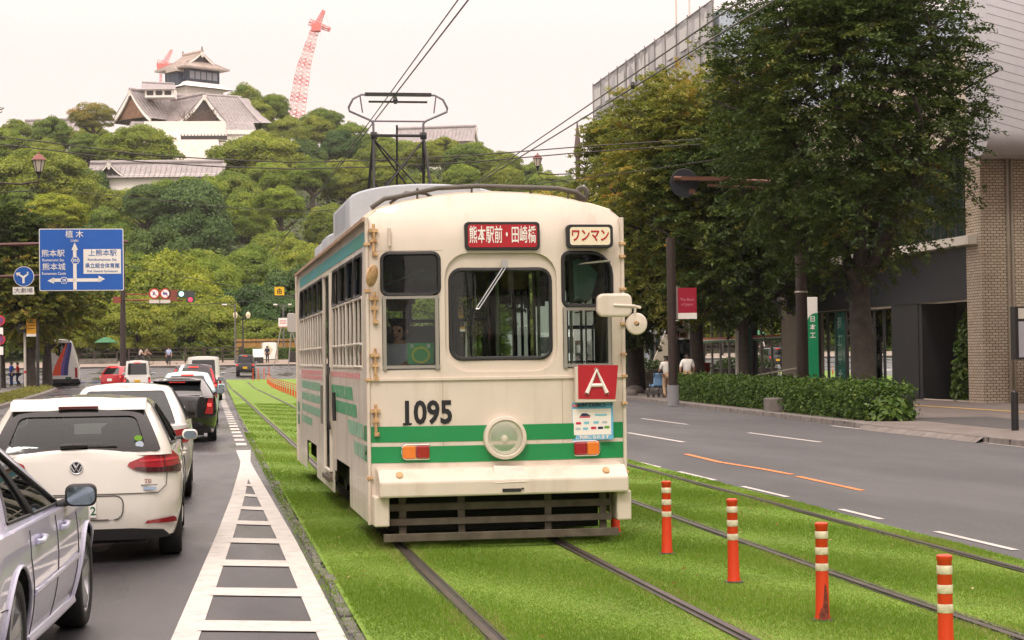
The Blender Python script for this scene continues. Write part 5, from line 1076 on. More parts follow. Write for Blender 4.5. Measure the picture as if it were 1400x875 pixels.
# ---- castle ---------------------------------------------------------------------------------------------------------
TILE = mat('roof_tile_grey', hx('#9C9594'), .75, noise=.15, nscale=.8, bump=.6, bscale=3); TILEB = mat('roof_tile_warm', hx('#B8AAA0'), .7, noise=.12, nscale=.8, bump=.4, bscale=3); PLAS = mat('plaster_white', hx('#F6F0E8'), .8, noise=.04); TIMB = mat('castle_timber', hx('#3A4250'), .75, noise=.2, nscale=1); GABLED = mat('gable_dark', hx('#4C4746'), .8); RUSTY = mat('gable_brown', hx('#8A6A55'), .85, noise=.25, nscale=1)
def tiles(b, P4, nu, rr=.12):
    """ribs of round tiles down a slope given by its four corners: eave a,b and top c,d"""
    a, bb, c, d = [Vector(p) for p in P4]
    for k in range(nu+1): t = k/nu; b.tube([a.lerp(bb, t), d.lerp(c, t)], rr, 4, False)
def curved(b, a, bb, c, d, sag=.06, n=6):
    """roof slope from eave (a,bb) to top (d,c) that sags like a tiled temple roof"""
    a, bb, c, d = [Vector(p) for p in (a, bb, c, d)]; vs = []
    for k in range(n+1):
        t = k/n; off = Vector((0, 0, -sag*4*t*(1-t)*abs(d.z-a.z))); vs += [a.lerp(d, t)+off, bb.lerp(c, t)+off]
    b.add(vs, [(2*i, 2*i+1, 2*i+3, 2*i+2) for i in range(n)])
def gable(t, w, l, z0, rise, m=TILE, ov=.9, infill=GABLED, board=PLAS, y0=0, name='roof', th=.55):
    """gable roof, ridge along local y, front gable at y0"""
    b = MB(); h = w/2+ov
    for s_ in (-1, 1):
        curved(b, (s_*h, y0, z0-rise*ov/(w/2)*.6), (s_*h, y0+l, z0-rise*ov/(w/2)*.6), (0, y0+l, z0+rise), (0, y0, z0+rise), .12); tiles(b, ((s_*h, y0, z0-rise*ov/(w/2)*.6), (s_*h, y0+l, z0-rise*ov/(w/2)*.6), (0, y0+l, z0+rise-.1), (0, y0, z0+rise-.1)), max(6, int(l/.9)), .1)
    b.tube([(0, y0-.2, z0+rise+.15), (0, y0+l, z0+rise+.15)], .38, 8); r = b.build(name, m, t)
    g = MB(); n = 8
    for s_ in (-1, 1):
        P = [(s_*h*(1-k/n), z0-rise*ov/(w/2)*.6+(rise+rise*ov/(w/2)*.6)*k/n-.12*4*(k/n)*(1-k/n)*rise) for k in range(n+1)]; vs = []
        for x, z in P: vs += [(x, y0-.12, z-th), (x, y0-.12, z-.02)]
        g.add(vs, [(2*i, 2*i+1, 2*i+3, 2*i+2) for i in range(n)]); vs2 = [(x, y0+.2, z) for x, _, z in vs]; g.add(vs2, [(2*i, 2*i+1, 2*i+3, 2*i+2) for i in range(n)]); g.add([q for p in zip(vs[::2], vs2[::2]) for q in p], [(2*i, 2*i+1, 2*i+3, 2*i+2) for i in range(n)])
    g.tube([(0, y0-.2, z0+rise-.2), (0, y0-.2, z0+rise-1.3)], [.5, .2], 6); g.build('bargeboard', board, r)
    MB().add([(-w/2, y0+.5, z0-.3), (w/2, y0+.5, z0-.3), (0, y0+.5, z0+rise-.3)], [(0, 1, 2)]).build('gable_wall', infill, r); return r
def P3(px, py, Y): return at(px, py, Y)
k0 = P3(263, 128, 430); keep = thing('castle_keep', 'dark timbered castle keep with stacked tiled roofs on the hilltop', 'castle', k0, R(35)); zt = lambda py: (128-py)/2550*430
W_ = 8.8; z0, z1 = zt(118), zt(94)
b = MB(); b.box(-W_/2, -W_/2, z0-2, W_/2, W_/2, z1); b.build('upper_wall', TIMB, keep)
b = MB()
for k in range(5): b.box(-3.7+k*1.55, -W_/2-.06, z0+1.0, -2.45+k*1.55, -W_/2+.1, z0+2.7)
b2 = MB()
for k in range(4): b2.box(-W_/2-.06, -3.2+k*1.7, z0+1.0, -W_/2+.1, -1.9+k*1.7, z0+2.7)
wpane = mat('castle_pane', hx('#8D9099'), .3); b.build('window', wpane, keep); b2.build('window', wpane, keep)
b = MB(); e = W_/2+1.7; i_ = W_/2*.62; ze, zi = z1-.5, z1+1.5
for (a, c) in (((-e, -e), (e, -e)), ((e, -e), (e, e)), ((e, e), (-e, e)), ((-e, e), (-e, -e))):
    f = i_/e; curved(b, (*a, ze), (*c, ze), (c[0]*f, c[1]*f, zi), (a[0]*f, a[1]*f, zi), .14); tiles(b, ((*a, ze), (*c, ze), (c[0]*f, c[1]*f, zi), (a[0]*f, a[1]*f, zi)), 14, .08)
b.box(-e, -e, ze-.28, e, e, ze-.05); b.build('eaves_roof', TILEB, keep)
gable(keep, 2*i_-.6, 2*i_+2.0, zi-.2, zt(73)-zi, TILEB, 1.2, GABLED, PLAS, -i_-1.2, 'top_roof', .4)
b = MB(); b.tube([(0, -i_-1.2, zt(73)), (0, -i_-1.3, zt(67))], [.25, .1], 6); b.tube([(0, i_+.8, zt(73)), (0, i_+.9, zt(68))], [.25, .1], 6); b.build('ridge_ornament', GABLED, keep)
b = MB(); 
P = [(-2.2*cos(a), .3+1.2*sin(a)) for a in np.linspace(0, pi, 10)]
b.prism(P+[(2.2, 0), (-2.2, 0)][::-1][:0]+[], lambda y, z: (-W_/2-2.2, y-1.2, z0+2.2+z), lambda y, z: (-W_/2+.2, y-1.2, z0+2.2+z)); b.build('curved_gable', TILEB, keep)
b = MB(); b.box(-W_/2-1.6, -3, z0-.5, -W_/2, .8, z0+2.3); b.build('bay', TIMB, keep)
b = MB(); e = W_/2+2.4; ze, zi = z0-1.1, z0+.3
for (a, c) in (((-e, -e), (e, -e)), ((e, -e), (e, e)), ((e, e), (-e, e)), ((-e, e), (-e, -e))):
    f = (W_/2+.2)/e; curved(b, (*a, ze), (*c, ze), (c[0]*f, c[1]*f, zi), (a[0]*f, a[1]*f, zi), .1)
b.build('lower_roof', PLAS, keep); b = MB(); b.box(-W_/2-.6, -W_/2-.6, z0-14, W_/2+.6, W_/2+.6, z0-1); b.build('lower_wall', PLAS, keep)
# great hall with two broad gables in front of the keep
h0 = P3(262, 164, 408); hall = thing('palace_hall', 'wide grey tiled palace hall with two white edged gables below the keep', 'castle hall', h0); V_ = lambda px, py, Y: Vector(P3(px, py, Y))-h0
a_ = V_(279, 129, 402); r = gable(hall, 10.4, 17, 0, 5.4, TILE, 1.2, GABLED, PLAS, 0, 'roof', .8); r.location = a_-Vector((0, 0, 5.4)); r.rotation_euler = (0, 0, R(34))
a_ = V_(178, 123, 406); r = gable(hall, 10.6, 22, 0, 5.8, TILE, 1.2, RUSTY, PLAS, 0, 'roof', .8); r.location = a_-Vector((0, 0, 5.8)); r.rotation_euler = (0, 0, R(-48))
b = MB(); A_, B_, C_, D_ = V_(296, 168, 404), V_(356, 168, 408), V_(326, 133, 418), V_(280, 130, 416); curved(b, A_, B_, C_, D_, .08); tiles(b, (A_, B_, C_, D_), 12, .09); b.tube([D_, C_, V_(330, 134, 418)], .35, 6); b.tube([C_, B_], .25, 6); E1, E2 = V_(372, 168, 425), V_(340, 135, 430); curved(b, B_, E1, E2, C_, .08); b.build('cross_roof', TILE, hall)
dm0 = V_(218, 131, 404); b = MB(); b.box(-3.1, 0, -.3, 3.1, 4, 1.5); dm = b.build('dormer', PLAS, hall); dm.location = dm0; dm.rotation_euler = (0, 0, R(-8)); b = MB()
for k in range(3): b.box(-2.7+k*1.9, -.06, .15, -1.3+k*1.9, .1, 1.1)
b.build('window', GABLED, dm); b = MB(); curved(b, (-3.6, -.8, 1.3), (3.6, -.8, 1.3), (2.6, 4, 3.0), (-4.4, 4, 3.4)); tiles(b, ((-3.6, -.8, 1.3), (3.6, -.8, 1.3), (2.6, 4, 3.0), (-4.4, 4, 3.4)), 9, .09); b.tube([(-4.4, 4, 3.5), (2.6, 4, 3.1)], .28, 6); b.build('roof', TILE, dm)
b = MB(); A_, B_, C_, D_ = V_(172, 183, 396), V_(352, 184, 398), V_(346, 168, 403), V_(180, 166, 403); curved(b, A_, B_, C_, D_, .1); tiles(b, (A_, B_, C_, D_), 40, .08); b.build('pent_roof', TILE, hall)
b = MB(); p, q = V_(176, 200, 398), V_(348, 200, 400); b.box(p.x, p.y, p.z, q.x, p.y+6, p.z+3.6); b.build('wall', PLAS, hall)
# stone and plaster walls below the hall
STW = mat('castle_stone', hx('#EFE3D8'), .9, noise=.1, nscale=1.0, bump=.8, bscale=1.2); w0 = P3(262, 240, 388); wl = thing('castle_wall', 'pale sloping stone rampart below the palace hall', 'wall', w0, R(-4)); s = 388/2550
b = MB(); P = [(-6, 0), (6, 0), (4.9, 8.2), (-8.8, 8.2)]; b.prism([(-7.5, -8), (8, -8), (5.6, 7.2), (-5.6, 7.2)], lambda x, z: (x, -1.8-.25*(7.2-z), z), lambda x, z: (x, 6, z)); b.build('rampart', STW, wl)
b = MB(); b.box(-9.5, 0, 7.3, 7, 4, 11.2); b.build('plaster_wall', PLAS, wl); b = MB(); b.box(-2, -1.7, 7.2, 7.4, -1.4, 8.0)
for k in range(14): b.box(-2+k*.68, -1.8, 7.2, -1.85+k*.68, -1.3, 8.3)
b.build('railing', GABLED, wl)
# long low gatehouse
g0 = P3(222, 245, 345); gh = thing('gatehouse', 'long low grey roofed castle gallery among the trees', 'gatehouse', g0, R(90-8)); s = 345/2550
rf_ = gable(gh, 5.5, 24, .6, 2.4, TILE, 1.1, PLAS, PLAS, -11, 'roof', .35); b = MB(); b.box(-2.75, -10, -5, 2.75, 12, .7); b.build('wall', PLAS, gh)
r2 = gable(gh, 3.6, 3, .9, 1.9, TILE, .7, GABLED, PLAS, 0, 'roof', .3); r2.location = (-2.6, 9.5, .2); r2.rotation_euler = (0, 0, R(-82)); r2.location = (-3.6, 9.0, 0)
q0 = P3(605, 193, 440); th = thing('castle_turret', 'grey tiled castle roof showing above the trees behind the pantograph', 'castle roof', q0, R(72)); gable(th, 7, 19, 0, 3.2, TILE, 1.2, PLAS, PLAS, -8, 'roof', .4); b = MB(); b.box(-3, -7, -8, 3, 10, .2); b.build('wall', PLAS, th)
q0 = P3(75, 186, 440); th = thing('castle_turret', 'small grey castle roof among the trees at the far left of the crest', 'castle roof', q0, R(75)); gable(th, 6, 14, 1.0, 2.6, TILE, 1.0, PLAS, PLAS, -7, 'roof', .4); b = MB(); b.box(-3, -6, -8, 3, 6, 1.1); b.build('wall', PLAS, th)
# ---- tower cranes -------------------------------------------------------------------------------------------------------
CRED = mat('crane_red_hazed', hx('#DB7C76'), .6, noise=.1); CWHT = mat('crane_white', hx('#E9C9C2'), .5)  # red is lightened, putting the fade of distant haze into the paint
def lattice(b, p, q, w0, w1, n, ra=.07):
    p, q = Vector(p), Vector(q); d = (q-p).normalized(); u = d.orthogonal().normalized(); v = d.cross(u); cs = []
    for k in range(n+1):
        t = k/n; c = p.lerp(q, t); w_ = w0+(w1-w0)*t; cs.append([c+(u*a+v*e)*w_/2 for a, e in ((1, 1), (-1, 1), (-1, -1), (1, -1))])
    for k in range(n):
        b.mi(k % 4 // 2 if n > 6 else 0)
        for j in range(4): b.tube([cs[k][j], cs[k+1][j]], ra*1.4, 4, False); b.tube([cs[k][j], cs[k+1][(j+1) % 4]], ra, 4, False); b.tube([cs[k][j], cs[k][(j+1) % 4]], ra, 4, False)
def crane(label, px, Y, yb, pts):
    o = P3(px, yb, Y); t = thing('tower_crane', label, 'crane', o); V = lambda x, y: Vector(P3(x, y, Y))-o
    for nm, w0, w1, n, (a, c) in pts: b = MB(); lattice(b, V(*a), V(*c), w0, w1, n, (.075 if px > 300 else .04)); b.build(nm, [CRED, CWHT], t)
    return t, V
t, V = crane('tall red and white lattice tower crane beside the castle hill trees', 405, 460, 160, [('mast', 3.0, 2.4, 12, ((404, 162), (415, 92))), ('mast', 2.2, 1.4, 9, ((415, 92), (430, 42))), ('jib', 1.3, .5, 6, ((431, 40), (443, 14))), ('counter_jib', 1.1, .7, 4, ((423, 30), (452, 41)))])
b = MB(); b.cbox(V(432, 38), (2.2, 2, 1.8)); b.build('cab', CRED, t); b = MB(); b.tube([V(443, 14), V(452, 40)], .05, 4); b.tube([V(443, 14), V(437, 60)], .04, 4); b.tube([V(426, 33), V(418, 90)], .04, 4); b.build('cable', CWHT, t)
t, V = crane('small red crane top showing left of the castle keep roof', 220, 470, 130, [('mast', .5, .4, 6, ((219, 150), (220, 100))), ('jib', 1.2, .4, 6, ((222, 92), (235, 68))), ('counter_jib', 1.2, 1.0, 4, ((215, 86), (239, 92)))])
b = MB(); b.cbox(V(226, 92), (4, 2, 1.6)); b.build('cab', CRED, t)
# ================================================================== RIGHT HAND SIDE
PAVE = mat('paving', (.16, .135, .12), .8, noise=.18, nscale=2, bump=.3, bscale=20, dirt=(.09, .08, .07), dscale=.8, damt=.6); KERBM = mat('kerb_stone', (.17, .15, .135), .85, noise=.25, nscale=4, bump=.4, bscale=20, dirt=(.08, .07, .05), dscale=3)
kx = lambda Y: float(np.interp(Y, [10, 31, 39, 42.5, 49, 60, 74, 90, 120], [14.1, 14.3, 14.45, 14.8, 15.15, 15.7, 16.5, 17.3, 20]))
YP = [10, 20, 26, 31, 33.5, 35, 37, 39, 41, 43, 46, 49, 54, 60, 66, 74, 82, 90, 100, 110, 120]
sheet('sidewalk', kx, 60, YP, .11, PAVE, 3)
b = MB()
def kerbline(Ya, Yb):
    Y = Ya
    while Y < Yb:
        l = min(.95, Yb-Y); b.add([(kx(q)+dx, q, z) for q in (Y+.01, Y+l-.01) for dx, z in ((-.02, -.02), (-.0, .125), (.16, .128), (.16, -.02))], [(0, 4, 5, 1), (1, 5, 6, 2), (0, 1, 2, 3), (4, 7, 6, 5)]); Y += 1
kerbline(18, 33.2); b.box(kx(33.2)-.004, 33.17, 0, kx(33.2)+.17, 33.215, .126); kerbline(40.2, 80); tag(b.build('kerb', KERBM, bevel=.02), kind='structure')
b = MB(); b.add([(kx(33.2)-.06, 33.2, .004), (kx(36.5)-.06, 36.5, .004), (kx(40.2)-.08, 40.2, .004), (kx(40.2)+.4, 40.2, .117), (kx(36.5)+.4, 36.5, .117), (kx(33.2)+.4, 33.2, .117)], [(0, 1, 4, 5), (1, 2, 3, 4)]); b.add([(kx(q)+dx, q, z) for q in (33.2, 35, 36.5, 38, 39, 40.3) for dx, z in ((-.16, .004), (.015, .1125))], [(2*i, 2*i+1, 2*i+3, 2*i+2) for i in range(5)]); tag(b.build('kerb', KERBM), kind='structure')
b = MB(); strip(b, [(21.0, 30), (21.0, 84)], .32, .118); tag(b.build('tactile_line', mat('tactile_yellow', (.5, .32, .10), .7, noise=.2, dirt=(.25, .18, .1), dscale=2)), kind='structure')
b = MB(); b.add([(16.2, 36.5, .114), (18.3, 36.5, .114), (18.9, 43.5, .114), (16.6, 43.5, .114)], [(0, 1, 2, 3)]); tag(b.build('sidewalk_patch', mat('patch_dark', (.07, .066, .064), .7, noise=.15)), kind='structure')
# ---- street trees -------------------------------------------------------------------------------------------------------
KEYAKI = leafmat('zelkova_leaf', [(0, (.036, .068, .015)), (.45, (.070, .112, .022)), (.72, (.14, .175, .032)), (.88, (.21, .18, .032)), (1, (.36, .18, .035))], .35)
KEYAKIY = leafmat('zelkova_turning_leaf', [(0, (.09, .13, .024)), (.35, (.20, .235, .04)), (.7, (.36, .33, .06)), (1, (.52, .28, .05))], .42)
def street_tree(label, x, y, h, rad, tr, seed, nspray, m, fork=.26, zb=.12, leaf=.085, bot=.2, group='street trees', per=46, lean=0, hole=None):
    rg = np.random.default_rng(seed); rr = random.Random(seed); t = thing('street_tree', label, 'tree', (x, y, zb), 0, group); b = MB(); tips = []
    zf = h*fork; b.tube([(0, 0, -.1), (.02, 0, .15), (0, .03, zf*.5), (lean*.3, 0, zf)], [tr*1.35, tr*1.05, tr*.92, tr*.8], 14)
    zc = h*(bot+1)/2; hz = h*(1-bot)/2
    def env(p): return ((p.x-lean)/rad)**2+(p.y/rad)**2+((p.z-zc)/hz)**2
    def br(p, d, l, r, dep):
        q = p
        pts = [p]; n = 3
        for k in range(n):
            d = (d+Vector((rr.uniform(-.22, .22), rr.uniform(-.22, .22), rr.uniform(-.05, .16)))).normalized(); q = q+d*l/n; pts.append(q)
            if env(q) > .92: break
        b.tube(pts, [r*(1-.45*i/(len(pts)-1)) for i in range(len(pts))], 7 if r > .06 else 4, False)
        for a in pts[1:]: tips.append(a)
        if dep and env(q) < .92:
            for k in range(3 if dep > 1 else 4):
                az = rr.uniform(0, 6.28); e = Vector((cos(az), sin(az), rr.uniform(-.25, .55))); br(q, (d*.75+e*.85).normalized(), l*rr.uniform(.62, .85), r*.55, dep-1)
    for k in range(6):
        az = 2*pi*k/6+rr.uniform(-.3, .3); zt_ = zf*rr.uniform(.8, 1.0)
        br(Vector((0, 0, zt_)), Vector((cos(az)*.75, sin(az)*.75, rr.uniform(.5, 1.3))).normalized(), h*.26, tr*.5, 4)
    br(Vector((lean*.3, 0, zf)), Vector((0, 0, 1)), h*.28, tr*.65, 4)
    b.build('trunk', BARKD, t, smooth=60)
    T = np.array([tuple(p) for p in tips]); c = T[rg.integers(0, len(T), nspray)]+rg.normal(0, .28, (nspray, 3)); v_ = rg.normal(size=(nspray, 3)); v_ /= np.linalg.norm(v_, axis=1, keepdims=True); v_ *= rg.uniform(.12, 1.0, nspray)[:, None]**.45; v_ = v_*np.array([rad, rad, hz])+np.array([lean, 0, zc]); c = np.where((rg.random(nspray) < .62)[:, None], v_, c)
    # sprays thicker toward the outside of the crown, missing in patches so that light comes through
    keep = ((c[:, 0]-lean)/rad)**2+(c[:, 1]/rad)**2+((c[:, 2]-zc)/hz)**2; c = c[(keep < 1.15)]
    gap = np.sin(c[:, 0]*1.7+seed)*np.cos(c[:, 2]*1.5+seed)+np.sin(c[:, 1]*1.9); c = c[gap > -1.1]; n = len(c)
    ang = rg.uniform(0, 6.28, n); dirv = np.stack([np.cos(ang), np.sin(ang), rg.uniform(-.45, .15, n)], 1); out = c-np.array([lean, 0, zc]); out[:, 2] *= .2; out /= np.linalg.norm(out, axis=1, keepdims=True)+1e-6; dirv = dirv*.6+out*.8; dirv /= np.linalg.norm(dirv, axis=1, keepdims=True)
    side = np.cross(dirv, [0, 0, 1.]); side /= np.linalg.norm(side, axis=1, keepdims=True); ln = rg.uniform(.45, .95, n)*rad/3.8
    u = rg.uniform(0, 1, (n, per)); s_ = rg.normal(0, .23, (n, per))*(1-.5*u); P = c[:, None]+dirv[:, None]*(u*ln[:, None])[..., None]+side[:, None]*(s_*ln[:, None])[..., None]; P[..., 2] += rg.normal(0, .035, (n, per))-.12*u**2
    nr = np.repeat(np.cross(side, dirv), per, axis=0); V, F = leafquads(P.reshape(-1, 3), nr, leaf, rg, .45, .5)
    top = (c[:, 2]-zc)/hz; tn = np.clip(.33+.16*rg.normal(size=n)+.22*np.maximum(0, np.sin(c[:, 0]*.9+seed*2)*np.cos(c[:, 2]*.8+seed)), 0, 1); tint = np.clip(np.repeat(tn, per)+rg.normal(0, .09, n*per), 0, 1)
    meshobj('crown', npmesh('crown', V, F, m, np.repeat(tint, 4)), t); return t
street_tree('large dark green street tree behind the hedge, its crown cut by the top edge', 18.25, 50.5, 14.4, 3.75, .36, 5, 5200, KEYAKI, .25, bot=.26, leaf=.062, lean=-.3)
street_tree('slender dark street tree between the green banner sign and the red post box', 20.5, 70, 11.0, 3.5, .24, 8, 2500, KEYAKI, .28, bot=.24, leaf=.085)
street_tree('tall yellowing street tree behind the pole with the red sign', 19.4, 73, 13.4, 4.0, .30, 12, 4200, KEYAKIY, .26, bot=.22, leaf=.075)
street_tree('yellow topped street tree next to the tram roof', 20.0, 86, 13.6, 3.3, .30, 15, 3200, KEYAKIY, .24, bot=.16, leaf=.08)
street_tree('dark low street tree standing in the gap right of the tram mirror', 18.4, 80, 8.8, 3.6, .3, 19, 2300, KEYAKI, .3, bot=.24, leaf=.1)
street_tree('dim street tree at the far corner beyond the stone wall', 24, 112, 10, 4.2, .3, 23, 2200, KEYAKI, .25, bot=.2, leaf=.12)
# ---- hedges -------------------------------------------------------------------------------------------------------------
HEDGE = leafmat('hedge_leaf', [(0, (.03, .065, .012)), (.5, (.065, .125, .018)), (.85, (.12, .19, .03)), (1, (.2, .22, .05))], .25)
def hedge(label, y0, y1, x0f, wd, h, seed, fluff=.12, name='hedge'):
    rg = np.random.default_rng(seed); n = int((y1-y0)*1700); yy = rg.uniform(y0, y1, n); x0 = np.array([x0f(q) for q in np.linspace(y0, y1, 12)]); xb = np.interp(yy, np.linspace(y0, y1, 12), x0)
    k = rg.random(n); top = k < .45; xs_ = np.where(top, rg.uniform(0, wd, n), np.where(k < .9, rg.normal(.0, .035, n), wd)); hh = h*(1+.08*np.sin(yy*2.1+seed)+.05*np.sin(yy*5.3)); zs = np.where(top, hh+rg.normal(0, .045, n), rg.uniform(.02, 1, n)*hh)
    P = np.stack([xb+xs_, yy, zs+.12], 1)+rg.normal(0, fluff*.5, (n, 3))*np.array([.6, .6, .5]); N_ = np.where(top[:, None], np.array([[0, 0, 1.]]), np.array([[-1., 0, .4]])); V, F = leafquads(P, N_, .05, rg, .7, .6)
    t = thing(name, label, 'hedge', (0, 0, 0)); meshobj('foliage', npmesh('foliage', V, F, HEDGE, np.repeat(np.clip(rg.normal(.45, .2, n), 0, 1), 4)), t)
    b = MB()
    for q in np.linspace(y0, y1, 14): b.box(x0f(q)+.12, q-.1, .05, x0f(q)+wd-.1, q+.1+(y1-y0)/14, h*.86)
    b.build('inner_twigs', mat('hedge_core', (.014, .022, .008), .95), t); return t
hx0 = lambda Y: kx(Y)+.55
hedge('clipped hedge running along the kerb from the lamp pole to the stone post', 50.5, 66, lambda Y: kx(Y)+.65, 1.15, .78, 2)
hedge('shaggy hedge with loose shoots nearest the dropped kerb', 42.6, 50.1, lambda Y: kx(Y)+.6, 1.3, .72, 3, .3)
rg = np.random.default_rng(9)
def bush(label, loc, rx, ry, rz, n, m, leaf=.07, name='bush', cat='bush'):
    rg = np.random.default_rng(int(loc[1]*10)); v = rg.normal(size=(n, 3)); v /= np.linalg.norm(v, axis=1, keepdims=True); v[:, 2] = np.abs(v[:, 2])*.9+.02; q = v*(rg.uniform(.45, 1.08, n)**.6)[:, None]*np.array([rx, ry, rz]); V, F = leafquads(q, v+np.array([0, 0, .4]), leaf, rg, .6, .6)
    t = thing(name, label, cat, loc); meshobj('foliage', npmesh('foliage', V, F, m, np.repeat(np.clip(rg.normal(.5, .22, n), 0, 1), 4)), t); b = MB()
    for k in range(5): a = k*1.26; b.tube([(0, 0, -.02), (cos(a)*rx*.3, sin(a)*ry*.3, rz*.5), (cos(a)*rx*.5, sin(a)*ry*.5, rz*.8)], [.03, .02, .008], 5)
    b.build('stem', BARKD, t); return t
bush('leafy bright green weed clump at the near end of the shaggy hedge', (15.9, 42.2, .12), .6, .6, .6, 700, HEDGE, .1, 'weed_clump', 'weeds')
bush('tall dark shrub standing in the doorway beside the tiled pillar', (24.6, 57.5, .1), .75, .8, 3.3, 3000, HEDGE, .1, 'shrub', 'shrub')
b = MB(); b.box(kx(50.3)+.1, 50.1, 0, kx(50.3)+.6, 50.5, .5); tag(b.build('stone_post', KERBM, bevel=.04), 'short square stone post between the two hedges', 'stone post')
# ---- buildings ----------------------------------------------------------------------------------------------------------
CONC = mat('concrete_grey', hx('#8C8B8E'), .85, noise=.1, nscale=.8, dirt=hx('#5E5C5C'), dscale=.5, damt=.6); FASC = mat('fascia_black', hx('#23242A'), .45, noise=.1); CREAMW = mat('cream_panel', hx('#CFC4B2'), .6, noise=.06); STONEB = mat('brown_stone', hx('#6E5E52'), .6, noise=.15, nscale=3)
SHOPG = glass('shop_glass', (.55, .75, .68), .6); TEALG = mat('teal_film', hx('#1F6F63'), .12, coat=.4); GREENG = mat('green_glass', hx('#27332F'), .08, spec=.9, noise=.25, nscale=.8); DKIN = mat('interior_dark', (.02, .021, .022), .8); LEDGE = mat('ledge_white', hx('#D8D2C6'), .6, noise=.06)
def tilemat():
    m = bpy.data.materials.new('pillar_tile'); m.use_nodes = True; nt = m.node_tree; b = nt.nodes['Principled BSDF']; N = nt.nodes.new; L = nt.links.new; tc = N('ShaderNodeTexCoord'); sp = N('ShaderNodeSeparateXYZ'); L(tc.outputs['Object'], sp.inputs[0]); ad = N('ShaderNodeMath'); ad.operation = 'ADD'; L(sp.outputs['X'], ad.inputs[0]); L(sp.outputs['Y'], ad.inputs[1]); cb = N('ShaderNodeCombineXYZ'); L(ad.outputs[0], cb.inputs['X']); L(sp.outputs['Z'], cb.inputs['Y'])
    k = N('ShaderNodeTexBrick'); k.inputs['Color1'].default_value = (*hx('#CDBEA9'), 1); k.inputs['Color2'].default_value = (*hx('#B8A690'), 1); k.inputs['Mortar'].default_value = (*hx('#5F5347'), 1); k.inputs['Scale'].default_value = 1; k.inputs['Brick Width'].default_value = .2; k.inputs['Row Height'].default_value = .088; k.inputs['Mortar Size'].default_value = .011; L(cb.outputs[0], k.inputs['Vector']); L(k.outputs['Color'], b.inputs['Base Color']); b.inputs['Roughness'].default_value = .5; return m
TILEM = tilemat()
FX = 23.9
bank = thing('bank_building', 'bank with black fascia, teal windows and cream upper panels on the right', 'building', (FX, 55, .1)); L_ = 21.0; bw = MB()
# facade in local (y, z) with openings, at x=0 facing the road
op = [[(.3, .05), (7.6, .05), (7.6, 3.25), (.3, 3.25)], [(8.0, .55), (11.0, .55), (11.0, 3.2), (8.0, 3.2)], [(12.0, .45), (16.2, .45), (16.2, 3.25), (12.0, 3.25)], [(.3, 5.3), (17.0, 5.3), (17.0, 8.3), (.3, 8.3)]]
bw.panel([(0, 0), (L_, 0), (L_, 11.4), (0, 11.4)], op, 1.2, lambda y, z: (0, y, z)); bw.box(.05, L_-.02, 0, 14, L_, 11.4); bw.add([(0, 0, 11.4), (14, 0, 11.4), (14, L_, 11.4), (0, L_, 11.4)], [(0, 1, 2, 3)]); bw.box(.05, 0, 5, 14, .02, 11.4); bw.build('wall', CREAMW, bank)
b = MB(); b.box(-.08, .25, 3.28, -.01, L_-1, 4.95); b.build('fascia', FASC, bank); b = MB(); b.box(-.45, .2, 4.98, .0, L_-1, 5.26); b.build('ledge', LEDGE, bank)
b = MB(); b.box(1.2, .3, .0, 1.4, 7.6, 3.3); b.box(-.02, 5.2, .02, 1.2, 5.5, 3.26); b.box(-.05, 5.5, .02, .02, 8.0, 3.26); b.box(.0, 7.6, .0, 1.2, 7.7, 3.3); b.build('porch', DKIN, bank); b = MB(); b.box(-.06, 7.7, .02, .02, 16.3, .55); b.build('plinth', FASC, bank); b = MB(); b.box(-.07, 11.0, .5, .02, 12.0, 3.26); b.build('stone_column', STONEB, bank); b = MB(); b.box(-.12, 16.2, .02, .1, 17.3, 3.26); b.build('stone_column', mat('beige_column', hx('#8F8272'), .6, noise=.1), bank)
def window(parent, y0, z0, y1, z1, ny, m, fr=DARK, x=.06, nz=1):
    g = MB().add([(x, y0, z0), (x, y1, z0), (x, y1, z1), (x, y0, z1)], [(0, 1, 2, 3)]).build('window', m, parent); b = MB()
    for k in range(ny+1): q = y0+(y1-y0)*k/ny; b.box(x-.05, q-.03, z0, x+.03, q+.03, z1)
    for k in range(nz+1): q = z0+(z1-z0)*k/nz; b.box(x-.045, y0, q-.03, x+.025, y1, q+.03)
    b.build('frame', fr, g); return g
w1 = window(bank, 8.0, .55, 11.0, 3.2, 3, SHOPG); w2 = window(bank, 12.0, .45, 16.2, 3.25, 4, SHOPG); window(bank, .3, 5.3, 17.0, 8.3, 26, GREENG)
b = MB(); b.box(1.6, 7.8, 0, 1.7, 17, 3.3); b.build('inner_wall', mat('inner_wall', hx('#7D8C84'), .8), bank); b = MB()
for k in range(5): b.box(.5, 8.1+k*.6, .7, .54, 8.35+k*.6, 3.1)
b.build('blind', mat('blind_pale', hx('#B9C7BF'), .7), bank)
b = MB(); b.add([(.045, 13.1, .5), (.045, 14.4, .5), (.045, 14.4, 3.2), (.045, 13.1, 3.2)], [(0, 1, 2, 3)]); o = b.build('window_film', TEALG, w2); b = MB()
for k, ch in enumerate('商工中金'): b.text(ch, .52, lambda u, v, k=k: (.035, 13.75-u, 2.75-.68*k+v), .01)
b.build('lettering', mat('film_letter', hx('#9DB8AC'), .5), o); b = MB(); b.box(-.03, 8.0, .53, .05, 16.2, .6); b.build('teal_strip', TEALG, bank)
b = MB()
for k in range(28): b.box(-.05, .1+k*.75, 8.4, .0, .16+k*.75, 11.3)
b.build('panel_rib', mat('rib_beige', hx('#B2A793'), .6), bank)
